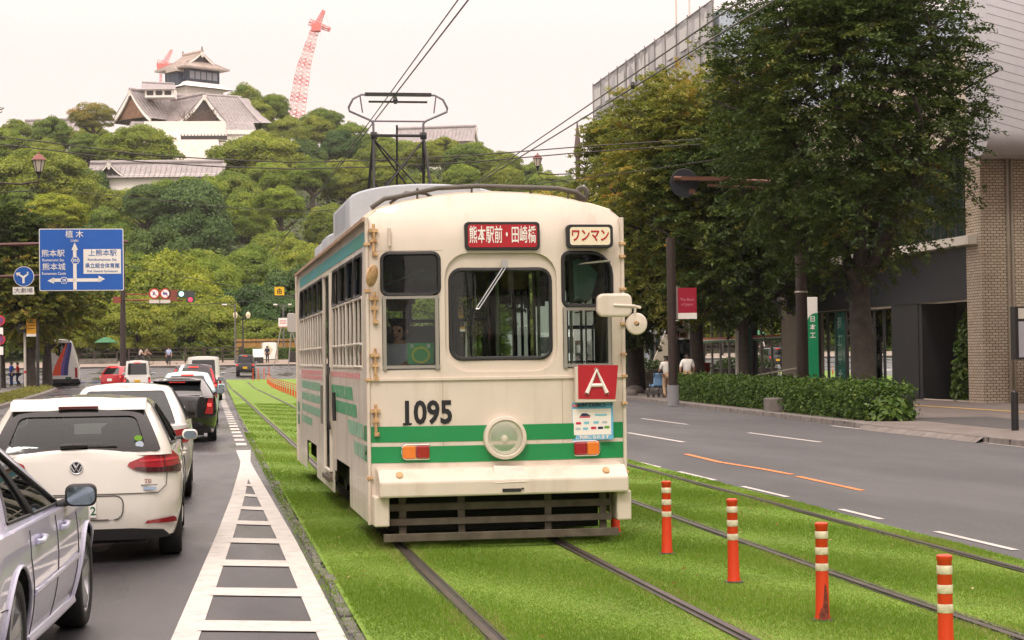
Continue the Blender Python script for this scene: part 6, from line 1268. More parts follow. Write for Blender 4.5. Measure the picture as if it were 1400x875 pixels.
# tiled pillar building
til = thing('tiled_building', 'building with a beige tiled pillar wall and a curved white clad front above', 'building', (23.75, 54.85, .1)); b = MB(); b.box(0, 0, 0, 6, .5, 9.5); b.box(-.0, .5, 0, .35, 1.2, 9.5); b.build('tile_wall', TILEM, til)
b = MB(); b.add([(.05, -.004, 0), (.17, -.004, 0), (.17, -.004, 9.4), (.05, -.004, 9.4)], [(0, 1, 2, 3)]); 
for x in (.84, .98): b.cyl((x, -.1, 0), (x, -.1, 7.6), .055, 10)
for z in (1.0, 3.2, 5.4): b.box(.74, -.12, z, 1.08, 0, z+.05)
b = MB()
for x in (.84, .98): b.cyl((x, -.1, 0), (x, -.1, 7.9), .055, 10)
b.build('downpipe', mat('pipe_beige', hx('#9A8E7E'), .5, noise=.1), til, smooth=60)
c_ = at(1352, 195, 53.2)-Vector((23.75, 54.85, .1)); b = MB(); prof = [(0, 20), (0, 8.3)]+[(.7-.7*cos(a), 8.3-.7*sin(a)) for a in np.linspace(.15, pi/2, 8)]+[(1.6, 7.6), (1.6, 20)]
b.prism(prof, lambda o, z: (c_.x, c_.y+o, z), lambda o, z: (c_.x+6, c_.y+o, z)); cl = b.build('clad_front', mat('white_cladding', hx('#C9C8CC'), .45, .1, noise=.04), til, smooth=30); b = MB()
for k in range(48): z = 8.6+k*.27; b.add([(c_.x+.005, c_.y-.004, z), (c_.x+5.9, c_.y-.004, z-1.5), (c_.x+5.9, c_.y-.004, z-1.478), (c_.x+.005, c_.y-.004, z+.022)] if z-1.5 > 8.31 else [(c_.x+.005, c_.y-.004, z), (c_.x+(z-8.31)/1.5*5.9, c_.y-.004, 8.31), (c_.x+(z-8.31)/1.5*5.9, c_.y-.004, 8.332), (c_.x+.005, c_.y-.004, z+.022)], [(0, 1, 2, 3)])
b.build('cladding_joint', mat('joint_grey', hx('#8E8E94'), .6), cl)
nb = thing('notice_board', 'white framed notice board in front of the tiled pillar at the right edge', 'notice board', (24.05, 53.0, .1)); b = MB(); b.box(-.1, -.05, 1.35, 2.0, .3, 2.95); b.build('case', DARK, nb, bevel=.01); b = MB(); b.box(.0, -.06, 1.42, 1.95, -.051, 2.5); b.build('panel', mat('board_grey', hx('#B4B4BC'), .3), nb); b = MB(); b.box(.0, -.06, 2.58, 1.95, -.051, 2.9); b.build('panel', LEDGE, nb); b = MB(); b.cyl((.3, .12, 0), (.3, .12, 1.4), .05); b.build('post', DARK, nb); b = MB(); b.cyl((1.6, .12, 0), (1.6, .12, 1.4), .05); b.build('post', DARK, nb)
# shop building
shop = thing('shop_building', 'grey concrete building with a red and green striped shop front', 'building', (FX+.2, 76.1, .1)); L2 = 14.0; b = MB(); op = [[(.6, .2), (5.2, .2), (5.2, 3.3), (.6, 3.3)], [(5.9, .2), (13.4, .2), (13.4, 3.3), (5.9, 3.3)]]+[[(1+k*3.2, 5+j*3.1), (3.2+k*3.2, 5+j*3.1), (3.2+k*3.2, 6.6+j*3.1), (1+k*3.2, 6.6+j*3.1)] for k in range(4) for j in range(2)]
b.panel([(0, 0), (L2, 0), (L2, 12.2), (0, 12.2)], op, 1.5, lambda y, z: (0, y, z)); b.box(.05, 0, 0, 12, .02, 12.2); b.box(0, L2-.02, 0, 12, L2, 12.2); b.add([(0, 0, 12.2), (12, 0, 12.2), (12, L2, 12.2), (0, L2, 12.2)], [(0, 1, 2, 3)]); b.build('wall', CONC, shop)
for y0, y1, n_ in ((.6, 5.2, 3), (5.9, 13.4, 5)):
    g = window(shop, y0, .2, y1, 3.3, n_, glass('store_glass', (.5, .6, .55), .55), ALU)
    for z, col, h_ in ((2.38, '#D8502E', .07), (2.31, '#E6E2D8', .06), (2.22, '#1E6B45', .08)): b = MB(); b.box(.0, y0, z, .02, y1, z+h_); b.build('stripe', mat('shop_'+col.strip('#').lower(), hx(col), .5), g)
    b = MB(); b.box(.1, y0, 2.6, .14, y1, 3.3); b.build('shade', mat('shade_white', hx('#B9C2BA'), .7), g)
b = MB(); b.box(2.0, .3, 0, 2.1, 13.8, 3.4); b.box(.7, 7, 0, 1.4, 12, 1.3); b.build('interior', mat('shop_interior', hx('#5B5A4E'), .8), shop)
for k in range(4):
    for j in range(2): window(shop, 1+k*3.2, 5+j*3.1, 3.2+k*3.2, 6.6+j*3.1, 2, GREENG, ALU)
b = MB(); b.box(-.6, 0, 3.55, 0, L2, 3.85); b.build('canopy', CONC, shop); b = MB(); b.box(-.12, 4.85, .02, .02, 5.7, 3.5); b.build('column', mat('column_grey', hx('#75757E'), .6), shop); b = MB(); b.box(.03, 5.95, .3, .05, 7.2, 2.2); b.build('yellow_panel', mat('panel_yellow', hx('#B89A4A'), .5), shop)
# tall netted building
net = thing('netted_building', 'tall building wrapped in grey scaffold netting behind the street trees', 'building', (25.2, 90.5, .1)); L3 = 29.5; NET = mat('scaffold_net', hx('#A6A4A6'), .9, noise=.16, nscale=.35, dirt=hx('#7C7E86'), dscale=.25, damt=.8); b = MB(); b.box(.3, 0, 0, 14, L3, 19.0); b.build('wall', mat('netted_wall', hx('#A9B4BE'), .8, noise=.1, nscale=.4), net); b = MB()
b.panel([(0, 13.8), (L3, 13.8), (L3, 19.5), (0, 19.5)], [], 1.0, lambda y, z: (.06*sin(y*2.3)+.04*sin(z*3+y), y, z)); b.add([(0, L3, 13.8), (14, L3, 13.8), (14, L3, 19.5), (0, L3, 19.5)], [(0, 1, 2, 3)]); b.build('net', NET, net); b = MB()
for k in range(13): b.cyl((-.06, k*L3/12, 13.5), (-.06, k*L3/12, 19.6), .035, 6)
for z in (13.8, 15.6, 17.4, 19.45): b.cyl((-.06, 0, z), (-.06, L3, z), .035, 6)
for k in range(16): b.box(-.02, 1+k*1.1, 14.1+.04*k, .02, 1.4+k*1.1, 16.0)
b.build('scaffold_pole', mat('scaffold_steel', hx('#7C7873'), .6), net); b = MB()
for k in range(9): b.box(-.03, k*3.2+1.2, 17.9, -.01, k*3.2+3.6, 19.1)
b.build('pale_sheet', mat('sheet_pale', hx('#BEBDBB'), .8), net)
for j in range(4):
    for k in range(7): 
        if j < 4: window(net, 1.2+k*4.0, 1.2+j*3.2, 3.9+k*4.0, 2.9+j*3.2, 2, GREENG, ALU, .26)
for (px) in (925, 943):
    q = at(px, 40, 98); b = MB(); b.tube([(0, 0, 0), (0, 0, 5.5)], [.05, .025], 6); o = b.build('roof_antenna', mat('antenna_pale', hx('#CDBBAA'), .5)); o.location = (q.x, 98, 19.0); tag(o, 'thin pale aerial on the roof of the netted building, %s of two' % ('left' if px == 925 else 'right'), 'aerial')
# ---- street furniture right -----------------------------------------------------------------------------------------------
POLE = mat('pole_brown', hx('#3A2E2A'), .5, .2, noise=.15); POLEG = mat('pole_grey', hx('#6E6C6A'), .5, .4)
p = thing('sign_pole', 'thick dark brown pole rising behind the hedge with an arm carrying a round sign', 'pole', (18.6, 57.0, .1)); b = MB(); b.tube([(0, 0, 0), (0, 0, 8.4)], [.2, .16], 14); b.build('shaft', POLE, p, smooth=60); b = MB(); b.tube([(0, 0, 7.05), (-4.1, 0, 7.2)], .07, 6); b.tube([(0, 0, 6.8), (-3.0, 0, 6.98)], .05, 6); b.build('arm', mat('arm_rust', hx('#6E4A3A'), .6, .3), p); b = MB(); b.lathe([(.001, -.02), (.45, -.02), (.46, .0), (.45, .02), (.001, .02)], (-3.75, .1, 7.05), 'y', 28); b.build('sign_disc', mat('sign_back', hx('#23252C'), .5), p); b = MB(); b.box(-3.9, -.14, 7.12, -2.3, -.1, 7.24); b.box(-3.6, .07, 6.72, -3.4, .076, 6.86); b.build('bracket', mat('arm_rust', hx('#6E4A3A'), .6, .3), p)
b = MB(); b.lathe([(.21, 0), (.22, .02), (.21, .06)], (0, 0, 3.55), 'z', 14); b.build('band', ALU, p)
lp = gnd(920.5, 551, .12); p = thing('sign_pole', 'slim dark pole with a red and white sign and concrete foot', 'pole', (lp.x, lp.y, .1)); b = MB(); b.cyl((0, 0, .6), (0, 0, 5.6), .15, 12); b.build('shaft', POLE, p, smooth=60); b = MB(); b.cyl((0, 0, -.05), (0, 0, .62), .2, 12); b.build('foot', CONC, p, smooth=60); b = MB(); b.box(.2, -.06, 3.05, .85, .06, 3.9); sgn = b.build('sign', mat('maroon_sign', hx('#A01F36'), .4), p); b = MB(); b.box(.2, -.065, 2.85, .85, .065, 3.05); b.build('sign_foot', SWHITE, sgn); b = MB(); b.box(.14, -.05, 2.85, .2, .05, 3.95); b.build('sign_frame', ALU, p); b = MB(); b.text('The Bank', .13, lambda u, v: (.52+u, -.064, 3.5+v)); b.text('of Japan', .13, lambda u, v: (.52+u, -.064, 3.34+v)); b.build('lettering', mat('sign_pink', hx('#D98A96'), .5), sgn)
b = MB(); b.cyl((0, -.1, 2.78), (.2, -.1, 2.8), .02); b.build('bracket', ALU, p)
def banner(label, px, pyt, pyb, Y, wpx, txt_, wht):
    q = at(px, pyb, Y); h = (pyb-pyt)/2550*Y; w_ = wpx/2550*Y; t = thing('banner_sign', label, 'sign', (q.x, Y, q.z)); zz = -(q.z-.1); b = MB(); b.box(-w_/2, -.12, zz, w_/2, .12, h); b.build('case', wht, t, bevel=.02); b = MB(); P = rrect(-w_*.15, zz+.25, w_/2+.002, h*.80, [0, 0, .35, 0], 6); b.prism([(x, z) for x, z in P], lambda x, z: (x, -.125, z), lambda x, z: (x, .125, z)); f = b.build('green_field', mat('banner_green', hx('#138456'), .4), t); b = MB()
    for k, ch in enumerate(txt_): b.text(ch, w_*.38, lambda u, v, k=k: (w_*.17+u, -.13, h*.72-k*w_*.48+v), .02)
    b.build('lettering', SWHITE, f)
banner('white banner sign with a green field beside the slender street tree', 1016, 428, 516, 73, 20, '日本商', SWHITE); banner('white banner sign with a green field half hidden by the brown pole', 1107, 402, 515, 66, 24, '日本工', SWHITE)
q = gnd(1001, 522, .12); pb = thing('post_box', 'red street post box beside the white banner sign', 'post box', (20.9, 77.5, .1)); b = MB(); b.box(-.22, -.2, .45, .22, .2, 1.3); b.build('body', mat('post_red', hx('#C2201F'), .35), pb, bevel=.04); b = MB(); b.box(-.17, -.17, 0, .17, .17, .46); b.build('pedestal', mat('post_red', hx('#C2201F'), .35), pb); b = MB(); b.box(-.15, -.208, 1.05, .15, -.2, 1.1); b.build('slot', BLACK, pb); b = MB(); b.box(-.05, -.206, .85, .05, -.2, .93); b.build('label', SWHITE, pb)
tb = thing('telephone_booth', 'dark framed telephone booth behind the end of the hedge', 'telephone booth', (20.0, 76.8, .1)); b = MB()
for x in (-.5, .5):
    for y in (-.45, .45): b.box(x-.04, y-.04, 0, x+.04, y+.04, 2.2)
b.box(-.55, -.5, 2.15, .55, .5, 2.3); b.box(-.55, -.5, 0, .55, .5, .12); b.build('frame', DARK, tb); b = MB(); b.box(-.5, -.45, .12, .5, -.44, 2.15); b.box(-.5, -.45, .12, -.49, .45, 2.15); b.box(.49, -.45, .12, .5, .45, 2.15); b.build('glass', glass('booth_glass', (.35, .38, .38), .45), tb); b = MB(); b.box(-.2, .2, 1.1, .2, .4, 1.7); b.box(-.4, .1, 1.0, .4, .42, 1.05); b.build('telephone', mat('phone_grey', hx('#8C7F74'), .5), tb)
ss = thing('store_sign', 'white shop sign with red marks and a green roundel on a thin pole', 'sign', (20.3, 78.8, .1)); b = MB(); b.cyl((-.2, 0, 0), (-.2, 0, 5), .035, 8); b.build('post', POLEG, ss); b = MB(); b.box(-.28, -.06, 2.35, .25, .06, 3.5); b.build('panel', SWHITE, ss, bevel=.02); b = MB(); b.lathe([(.17, -.08), (.2, 0), (.17, .08)], (.17, -.02, 3.28), 'y', 20); b.build('roundel', mat('roundel_green', hx('#1E8A48'), .4), ss, smooth=40); b = MB(); b.text('C', .3, lambda u, v: (.17+u, -.105, 3.28+v), .02); b.mi(1)
b.box(-.25, -.064, 3.2, -.12, -.06, 3.3); b.box(-.12, -.064, 2.95, 0, -.06, 3.2); b.box(-.1, -.064, 2.42, .18, -.06, 2.6); b.box(-.25, -.064, 2.42, -.16, -.06, 2.6); b.build('mark', [SWHITE, mat('mark_red', hx('#C22A36'), .4)], ss)
b = MB(); q0, q1 = at(1035, 513, 69), at(1098, 502, 64); b.tube([q0, q1], .03, 8); b.tube([q0-Vector((0, 0, .3)), q1-Vector((0, 0, .3))], .02, 8)
for t_ in (.02, .5, .98): q = q0.lerp(q1, t_); b.tube([q, (q.x, q.y, .1)], .025, 8)
tag(b.build('handrail', ALU), 'pale metal handrail on the ramp before the striped shop', 'handrail')
b = MB(); b.cyl((0, 0, 0), (0, 0, .78), .075, 14); b.lathe([(.076, .72), (.078, .74), (.03, .82), (.001, .825)], (0, 0, 0), 'z', 14); bb = gnd(1388, 596); o = b.build('bollard', mat('bollard_black', (.015, .015, .016), .4), smooth=40); o.location = (bb.x, bb.y, .1); tag(o, 'single black bollard on the kerb at the right edge', 'bollard')
st = thing('stone_wall', 'low stone garden wall with clipped greenery behind the tram mirror', 'wall', (21.5, 92, .1)); b = MB(); b.box(-1.8, -.3, 0, 1.6, .3, .95); b.build('stonework', mat('wall_stone', (.12, .105, .09), .9, noise=.3, nscale=3, bump=.8, bscale=4), st, bevel=.05)
bush('rounded dark greenery on top of the low stone wall', (21.4, 92.5, .9), 1.9, .9, .8, 1500, HEDGE, .08)
for k, (px, py, s_) in enumerate(((868, 538, .34), (861, 541, .26))):
    b = MB(); q = gnd(px, py, .1); b.lathe([(s_*.9, 0), (s_, s_*.4), (s_*.75, s_*.9), (s_*.3, s_*1.15), (.001, s_*1.2)], (0, 0, 0), 'z', 9); o = b.build('boulder', KERBM, smooth=50); o.location = (q.x, q.y, .1); o.scale = (1.3, .9, .9); tag(o, ('larger' if k == 0 else 'smaller')+' grey boulder on the pavement corner just right of the tram', 'boulder')
b = MB(); b.box(-.35, -.1, 0, .35, .1, 2.6); o = b.build('leaning_board', mat('board_cream', hx('#B8AD98'), .6)); q = at(893, 478, 100); o.location = (q.x, 100, .6); o.rotation_euler = (0, R(24), 0); tag(o, 'pale board leaning against the foot of a dim tree', 'board')
person('man in white shirt and beige trousers walking away past the hedge end', (17.95, 69, .1), R(-14), '#D9D6D0', '#9C8468', 'walk', h=1.72)
person('person in white shirt pushing a pushchair, half behind the dark pole', (17.35, 69.8, .1), R(10), '#DEDAD2', '#B49A7C', 'push', h=1.62)
pc = thing('pushchair', 'dark pushchair with pale blue cover in front of its pusher', 'pushchair', (17.05, 70.25, .1), R(10)); b = MB(); b.tube([(-.2, -.35, 1.0), (-.2, .3, .25)], .02, 6); b.tube([(.2, -.35, 1.0), (.2, .3, .25)], .02, 6); b.tube([(-.2, -.2, .2), (-.2, .2, .6)], .018, 6); b.tube([(.2, -.2, .2), (.2, .2, .6)], .018, 6); b.tube([(-.2, -.35, 1.0), (.2, -.35, 1.0)], .022, 6); b.build('frame', DARK, pc)
b = MB(); b.box(-.2, -.1, .4, .2, .3, .52); b.box(-.2, -.22, .45, .2, -.12, .95); b.build('seat', mat('pram_blue', hx('#6C8FB4'), .8), pc, bevel=.04)
for x in (-.22, .22):
    for y in (-.2, .32): b = MB(); b.lathe([(.02, -.015), (.09, -.02), (.1, 0), (.09, .02), (.02, .015)], (x, y, .1), 'x', 14); b.build('wheel', TYRE, pc)

# ---- the street continues behind the camera and beyond the left edge: seen in windows, paint and wet asphalt
BC = [mat('facade_tan', hx('#A89A88'), .7, noise=.1), mat('facade_grey', hx('#8D8E90'), .7, noise=.1), mat('facade_white', hx('#C4C0B8'), .7, noise=.08)]
def block(label, x, y, w_, d, h, k):
    t = thing('office_building', label, 'building', (x, y, .1)); b = MB(); b.box(0, 0, 0, w_, d, h); b.box(.3, .3, h, w_-.3, d-.3, h+.5); b.build('wall', BC[k], t); n = int(h/3.2); fx = w_+.02 if x < 0 else -.02
    for j in range(n):
        b = MB(); z = .8+j*3.2
        for i in range(int(d/2.6)): y0 = .6+i*2.6; b.box(min(fx, fx-.04), y0, z, max(fx, fx-.04), y0+1.9, z+1.7)
        b.build('window', DGLASS, t); b = MB(); yy_ = d+.02 if y < 0 else -.02
        for i in range(int(w_/2.6)): x0 = .6+i*2.6; b.box(x0, yy_-.02, z, x0+1.9, yy_+.02, z+1.7)
        b.build('window', DGLASS, t)
for i, (x, y, w_, d, h, k) in enumerate(((25, 12, 14, 38, 13, 0), (25, -30, 14, 38, 17, 1), (-27, 45, 13, 55, 12, 2), (-27, -5, 13, 44, 16, 0), (-27, -58, 13, 48, 10, 1), (8, -58, 14, 22, 12, 2))):
    block(['tan', 'grey', 'white', 'tall tan', 'low grey', 'white end'][i]+' office block outside the frame, seen only in reflections', x, y, w_, d, h, k)
# ================================================================== BOLLARDS, LEFT SIDE, WIRES
ORNG = mat('bollard_orange', hx('#D8401C'), .45, noise=.08, dirt=hx('#7A3522'), dscale=5, damt=.5); REFL = mat('reflective_band', hx('#D8D0B4'), .4, noise=.15, nscale=30, dirt=hx('#8A7F68'), dscale=14, damt=.6)
def bollard(label, x, y, tilt=0, z=.035):
    t = thing('lane_bollard', label, 'bollard', (x, y, z), 0, 'orange lane bollards between the tracks'); t.rotation_euler = (0, R(tilt), 0); b = MB(); b.lathe([(.052, 0), (.05, .02), (.044, .05), (.040, .3), (.038, .64), (.042, .645), (.042, .668), (.03, .675), (.001, .676)], (0, 0, 0), 'z', 24); b.build('post', ORNG, t, smooth=40)
    for z_ in (.345, .455, .565): b = MB(); b.lathe([(.0405, z_), (.0415, z_+.002), (.0415, z_+.048), (.0405, z_+.05)], (0, 0, 0), 'z', 24); b.build('band', REFL, t, smooth=40)
    b = MB(); b.lathe([(.075, -.01), (.07, .012), (.04, .02)], (0, 0, 0), 'z', 16); b.build('foot', DARK, t); return t
bs = bollard('orange bollard with three pale bands, first right of the tram', 3.82, 15.46, .3); bs.scale = (1, 1, .92)
for lb, x, y, tl in (('orange bollard with three pale bands, second from the tram', 3.81, 13.38, -.5), ('orange bollard with soot marks on its foot, third from the tram', 3.80, 11.33, .2), ('orange bollard nearest the camera, its foot cut by the frame', 3.80, 9.33, 0), ('orange bollard of which only the foot shows behind the tram skirt', 3.80, 17.4, 0)):
    o = dup(bs, (x, y, .035), None, lb); o.rotation_euler = (0, R(tl), 0)
    if 'soot' in lb:
        b = MB(); A_ = np.linspace(R(225), R(310), 10); tp = [.05+.2*math.exp(-((i-6)/2.2)**2)+.02*(i % 3) for i in range(10)]; rr_ = lambda z_: float(np.interp(z_, [0, .02, .05, .3], [.0535, .0515, .0452, .0412])); vs = [(rr_(z_)*cos(a), rr_(z_)*sin(a), z_) for j in range(5) for a, h_ in zip(A_, tp) for z_ in (.022+(h_-.02)*j/4,)]; b.add(vs, [(j*10+i, j*10+i+1, j*10+11+i, j*10+10+i) for j in range(4) for i in range(9)]); b.build('soot_mark', mat('soot', (.16, .03, .015), .8, noise=.7, nscale=25), o, smooth=60)
for k in range(17):
    y = 80+k*3.0; x = 3.92; o = dup(bs, (x, y, .03+gz(0, y)), None, 'orange bollard in the close far row beside the tram tail')
for k, px in enumerate((346, 353, 361, 368)):
    y = 134+k*1.0; q = at(px, 520, y); b = MB(); b.tube([(0, 0, 0), (0, 0, .95)], .03, 8); o = b.build('marker_post', ORNG); o.location = (q.x, y, gz(0, y)); tag(o, 'thin orange marker post at the far end of the lawn', 'marker post', 'thin orange marker posts')
# ---- left pavement -------------------------------------------------------------------------------------------------------
lk = lambda Y: float(np.interp(Y, [40, 74, 100, 122, 126, 128.5], [-7.2, -7.95, -8.75, -9.55, -10.2, -13]))
YQ = [30, 50, 60, 74, 85, 100, 112, 122, 126, 128.4]
sheet('sidewalk', -40, lk, YQ, .12, mat('pavement_left', (.14, .13, .12), .85, noise=.2, nscale=2), 2)
b = MB()
for a, c in zip(YQ, YQ[1:]): b.add([(lk(q)+dx, q, z+gz(0, q)) for q in (a, c) for dx, z in ((.03, -.02), (.0, .14), (-.2, .14), (-.2, 0))], [(0, 4, 5, 1), (1, 5, 6, 2)])
tag(b.build('kerb', KERBM), kind='structure')
rg = np.random.default_rng(4); n = 9000; yy = rg.uniform(60, 127, n); xx = np.interp(yy, YQ, [lk(q) for q in YQ])-.3-rg.uniform(0, 1.6, n); P = np.stack([xx, yy, np.interp(yy, YQ, [gz(0, q) for q in YQ])+.13+rg.uniform(0, .16, n)], 1); V, F = leafquads(P, np.tile([0., 0, 1], (n, 1)), .1, rg, 1.5, .2)
tag(meshobj('verge_grass', npmesh('verge_grass', V, F, leafmat('verge_blade', [(0, (.10, .13, .02)), (1, (.32, .30, .07))], .3), np.repeat(rg.random(n), 4))), kind='stuff')
street_tree('dark street tree at the left edge behind the red round signs', -13.4, 125, 12.6, 4.0, .34, 31, 1700, KEYAKI, .3, gz(0, 125), .12, .28)
street_tree('olive street tree behind the yellow bus sign', -11.45, 124, 9.4, 3.4, .42, 37, 1300, KEYAKIY, .32, gz(0, 124), .12, .34); street_tree('orange tinged street tree behind the white coach stripe pole', -10.6, 127, 8.6, 3.6, .34, 41, 1200, KEYAKIY, .34, gz(0, 127), .12, .38)
street_tree('near street tree whose twigs reach in at the upper left corner', -9.6, 59, 11.4, 3.1, .25, 47, 900, KEYAKI, .3, .1, .08, .4)
# ---- signs ---------------------------------------------------------------------------------------------------------------
BLUE = mat('sign_blue', hx('#1F5FB8'), .4); SGN = 66.0; u_ = SGN/2550
sp_ = at(-58, 480, SGN); sg = thing('direction_sign', 'large blue direction sign with white arrows and place names on a cantilever', 'road sign', (0, 0, 0)); c0 = at(111.5, 355, SGN); RT = Matrix.Translation(c0) @ Matrix.Rotation(R(1.5), 4, 'Z'); SF = lambda dx, dy, d=0: tuple(RT @ Vector((dx*u_, d, -dy*u_)))
S = lambda x, y, d=0: SF(x-111.5, y-355, d)
b = MB(); P = [(-54.5, -41.5), (55, -41.5), (55, 41.5), (-54.5, 41.5)]; b.prism(rrect(-55, -41.5, 55, 41.5, 2, 3), lambda x, y: SF(x, y, 0), lambda x, y: SF(x, y, .06)); pl = b.build('panel', SWHITE, sg); b = MB(); b.add([SF(x, y, -.004) for x, y in rrect(-54, -40.5, 54, 40.5, 1.5, 3)], [tuple(range(16))]); b.mi(1)
q = lambda x0, y0, x1, y1, k, d=-.008: (b.mi(k), b.add([S(x0, y0, d), S(x1, y0, d), S(x1, y1, d), S(x0, y1, d)], [(0, 1, 2, 3)]))
q(100.5, 340, 105, 395, 1); q(73, 380, 137, 384.5, 1); b.mi(1)
for P in ([(98.5, 342), (102.7, 332), (107, 342)], [(67, 383), (75.5, 378.5), (75.5, 387)], [(142, 381), (133.5, 376.5), (133.5, 385.5)]): b.add([S(x, y, -.008) for x, y in P], [(0, 1, 2)])
def hexa(x, y, r, t):
    b.mi(1); b.add([S(x+r*cos(a), y+r*.9*sin(a), -.010) for a in np.linspace(0, 2*pi, 7)[:-1]], [tuple(range(6))]); b.mi(0); b.add([S(x+r*.85*cos(a), y+r*.76*sin(a), -.012) for a in np.linspace(0, 2*pi, 7)[:-1]], [tuple(range(6))]); b.mi(1); b.text(t, 5.4, lambda u, v: S(x+u, y-v, -.014), .02)
hexa(103.5, 356, 6, '303'); hexa(88.5, 382.5, 5.6, '28'); q(114, 341, 163, 374, 1)
tx = lambda s, x, y, sz, k, bd=.004, sx=1: (b.mi(k), b.text(s, sz, lambda u, v: S(x+u, y-v, -.016), bd, sx))
tx('植 木', 102.5, 321.5, 10.5, 1); tx('Ueki', 102.5, 329.5, 5.5, 1); tx('熊本駅', 74.5, 347, 10.2, 1); tx('Kumamoto Sta.', 75, 355.5, 5, 1, .01, .92); tx('熊本城', 75.5, 365, 10.2, 1); tx('Kumamoto Castle', 75.5, 373.5, 5, 1, .01, .85)
tx('上熊本駅', 139, 346.5, 9.4, 2); tx('Kamikumamoto Sta.', 138.7, 355, 4.8, 2, .01, .98); tx('県立総合体育館', 138.7, 363.5, 7.2, 2, .012, .9); tx('Pref. General Gymnasium', 138.7, 370.5, 4.2, 2, .01, .92)
b.build('face', [BLUE, SWHITE, mat('sign_navy', hx('#2B5FA8'), .4)], pl)
b = MB(); b.tube([S(-58, 336, .12), S(172, 331, .12)], .06, 8); b.tube([S(-58, 378, .12), S(166, 374, .12)], .05, 8); b.build('arm', mat('arm_brown', hx('#5A3A34'), .5, .3), sg); b = MB(); p0 = S(-58, 336, .12); b.tube([(p0[0], p0[1]+.1, 0), (p0[0], p0[1]+.1, p0[2]+1.2)], .14, 12); b.build('pole', POLE, sg, smooth=60)
rs = thing('turn_sign', 'round blue sign with two turning arrows and a name plate beside the direction sign', 'road sign', (0, 0, 0)); b = MB(); b.lathe([(.001, -.0), (13.4*u_, 0), (13.4*u_, .03), (.001, .03)], S(36.5, 377, 0), 'y', 32); d_ = b.build('disc', SWHITE, rs); b = MB(); b.lathe([(.001, -.004), (12.6*u_, -.004)], S(36.5, 377, 0), 'y', 32); b.mi(1)
for P in ([(34.5, 386), (37.5, 386), (37.5, 379), (43, 374), (45, 376), (46.5, 370.5), (40, 371), (41.5, 373), (36, 376.5), (31, 373.5), (32.5, 371.5), (26, 372), (28, 377), (29.5, 375), (34.5, 379)],): b.add([S(x, y, -.008) for x, y in P], [tuple(range(len(P)))])
b.build('face', [BLUE, SWHITE], d_); b = MB(); b.prism([(22, 391), (49.5, 391), (49.5, 401), (22, 401)], lambda x, y: S(x, y, 0), lambda x, y: S(x, y, .03)); pt = b.build('name_plate', SWHITE, rs); b = MB(); b.text('大劇場', 7, lambda u, v: S(36+u*1.15, 396-v, -.006)); b.build('lettering', mat('plate_ink', hx('#4A4A58'), .5), pt)
# ---- signal mast at the junction ---------------------------------------------------------------------------------------
JY = 150.0; ju = JY/2550; J = lambda x, y, d=0: tuple(at(x, y, JY)+Vector((0, d, 0))); base = at(168, 500, JY); sm = thing('signal_mast', 'tall brown mast with traffic signal arm and two round red ringed signs', 'traffic signal', (base.x, JY, gz(0, JY))); bx_, bz_ = base.x, gz(0, JY)
Lc = lambda x, y, d=0: tuple(Vector(J(x, y, d))-Vector((bx_, JY, bz_))); b = MB(); b.tube([(0, 0, 0), Lc(168, 410), Lc(167, 325)], [.26, .2, .15], 12); b.build('mast', POLE, sm, smooth=60); b = MB(); b.tube([Lc(158, 410), Lc(250, 411)], .06, 6); b.tube([Lc(168, 402.5), Lc(244, 403)], .05, 6); b.build('arm', mat('arm_rust2', hx('#8A4A3A'), .6, .2), sm); 
for c_, d__ in ((Lc(236, 404, .05), (.7, .4, .9)), (Lc(160, 410), (.6, .4, .5))): MB().cbox(c_, d__).build('control_box', mat('arm_rust2', hx('#8A4A3A'), .6, .2), sm)
b = MB(); b.prism(rrect(242, 397.5, 266.5, 407, 3, 3), lambda x, y: Lc(x, y, -.25), lambda x, y: Lc(x, y, .05)); b.prism(rrect(254, 407.3, 266.5, 413.5, 2, 3), lambda x, y: Lc(x, y, -.25), lambda x, y: Lc(x, y, .05)); hd_ = b.build('signal_head', mat('signal_grey', (.05, .06, .055), .5), sm)
b = MB(); b.lathe([(.001, -.02), (.19, 0)], Lc(248, 402, -.26), 'y', 20); b.build('green_lamp', mat('lit_green', (.45, 1, .8), .3, emit=1.8), hd_); b = MB(); b.lathe([(.001, -.02), (.17, 0)], Lc(260.2, 409.8, -.27), 'y', 20); b.build('red_arrow_lamp', mat('lit_arrow', (1, .05, .12), .3, emit=1.2), hd_)
for k, px in enumerate((211, 226)):
    b = MB(); b.lathe([(.001, 0), (7.2*ju, 0), (7.2*ju, .04), (.001, .04)], Lc(px, 401.5, -.15), 'y', 28); d_ = b.build('round_sign', mat('ring_red', hx('#BE2F33'), .4), sm); b = MB(); b.lathe([(.001, -.006), (5.4*ju, -.006)], Lc(px, 401.5, -.15), 'y', 28); b.mi(1)
    b.add([Lc(px+x, 401.5+y, -.165) for x, y in ([(-2.5, 2.4), (-.6, -2.6), (1, -2), (.4, .5), (2.4, 2.4), (.6, 1.4)] if k == 0 else [(-3.2, 1.4), (-3.2, -1.4), (.8, -1.8), (2.8, -.4), (3, 1.4)])], [tuple(range(6 if k == 0 else 5))]); b.mi(2); b.add([Lc(px+x, 401.5+y, -.17) for x, y in ((-4, -3.4), (-3.4, -4), (4, 3.4), (3.4, 4))], [(0, 1, 2, 3)]); b.build('face', [SWHITE, BLUE, mat('ring_red', hx('#BE2F33'), .4)], d_)
    b = MB(); b.prism([(px-6.8, 410), (px+6.8, 410), (px+6.8, 414.5), (px-6.8, 414.5)], lambda x, y: Lc(x, y, -.16), lambda x, y: Lc(x, y, -.13)); b.build('sub_plate', mat('plate_pinkish', hx('#D9CFC6'), .5), sm)
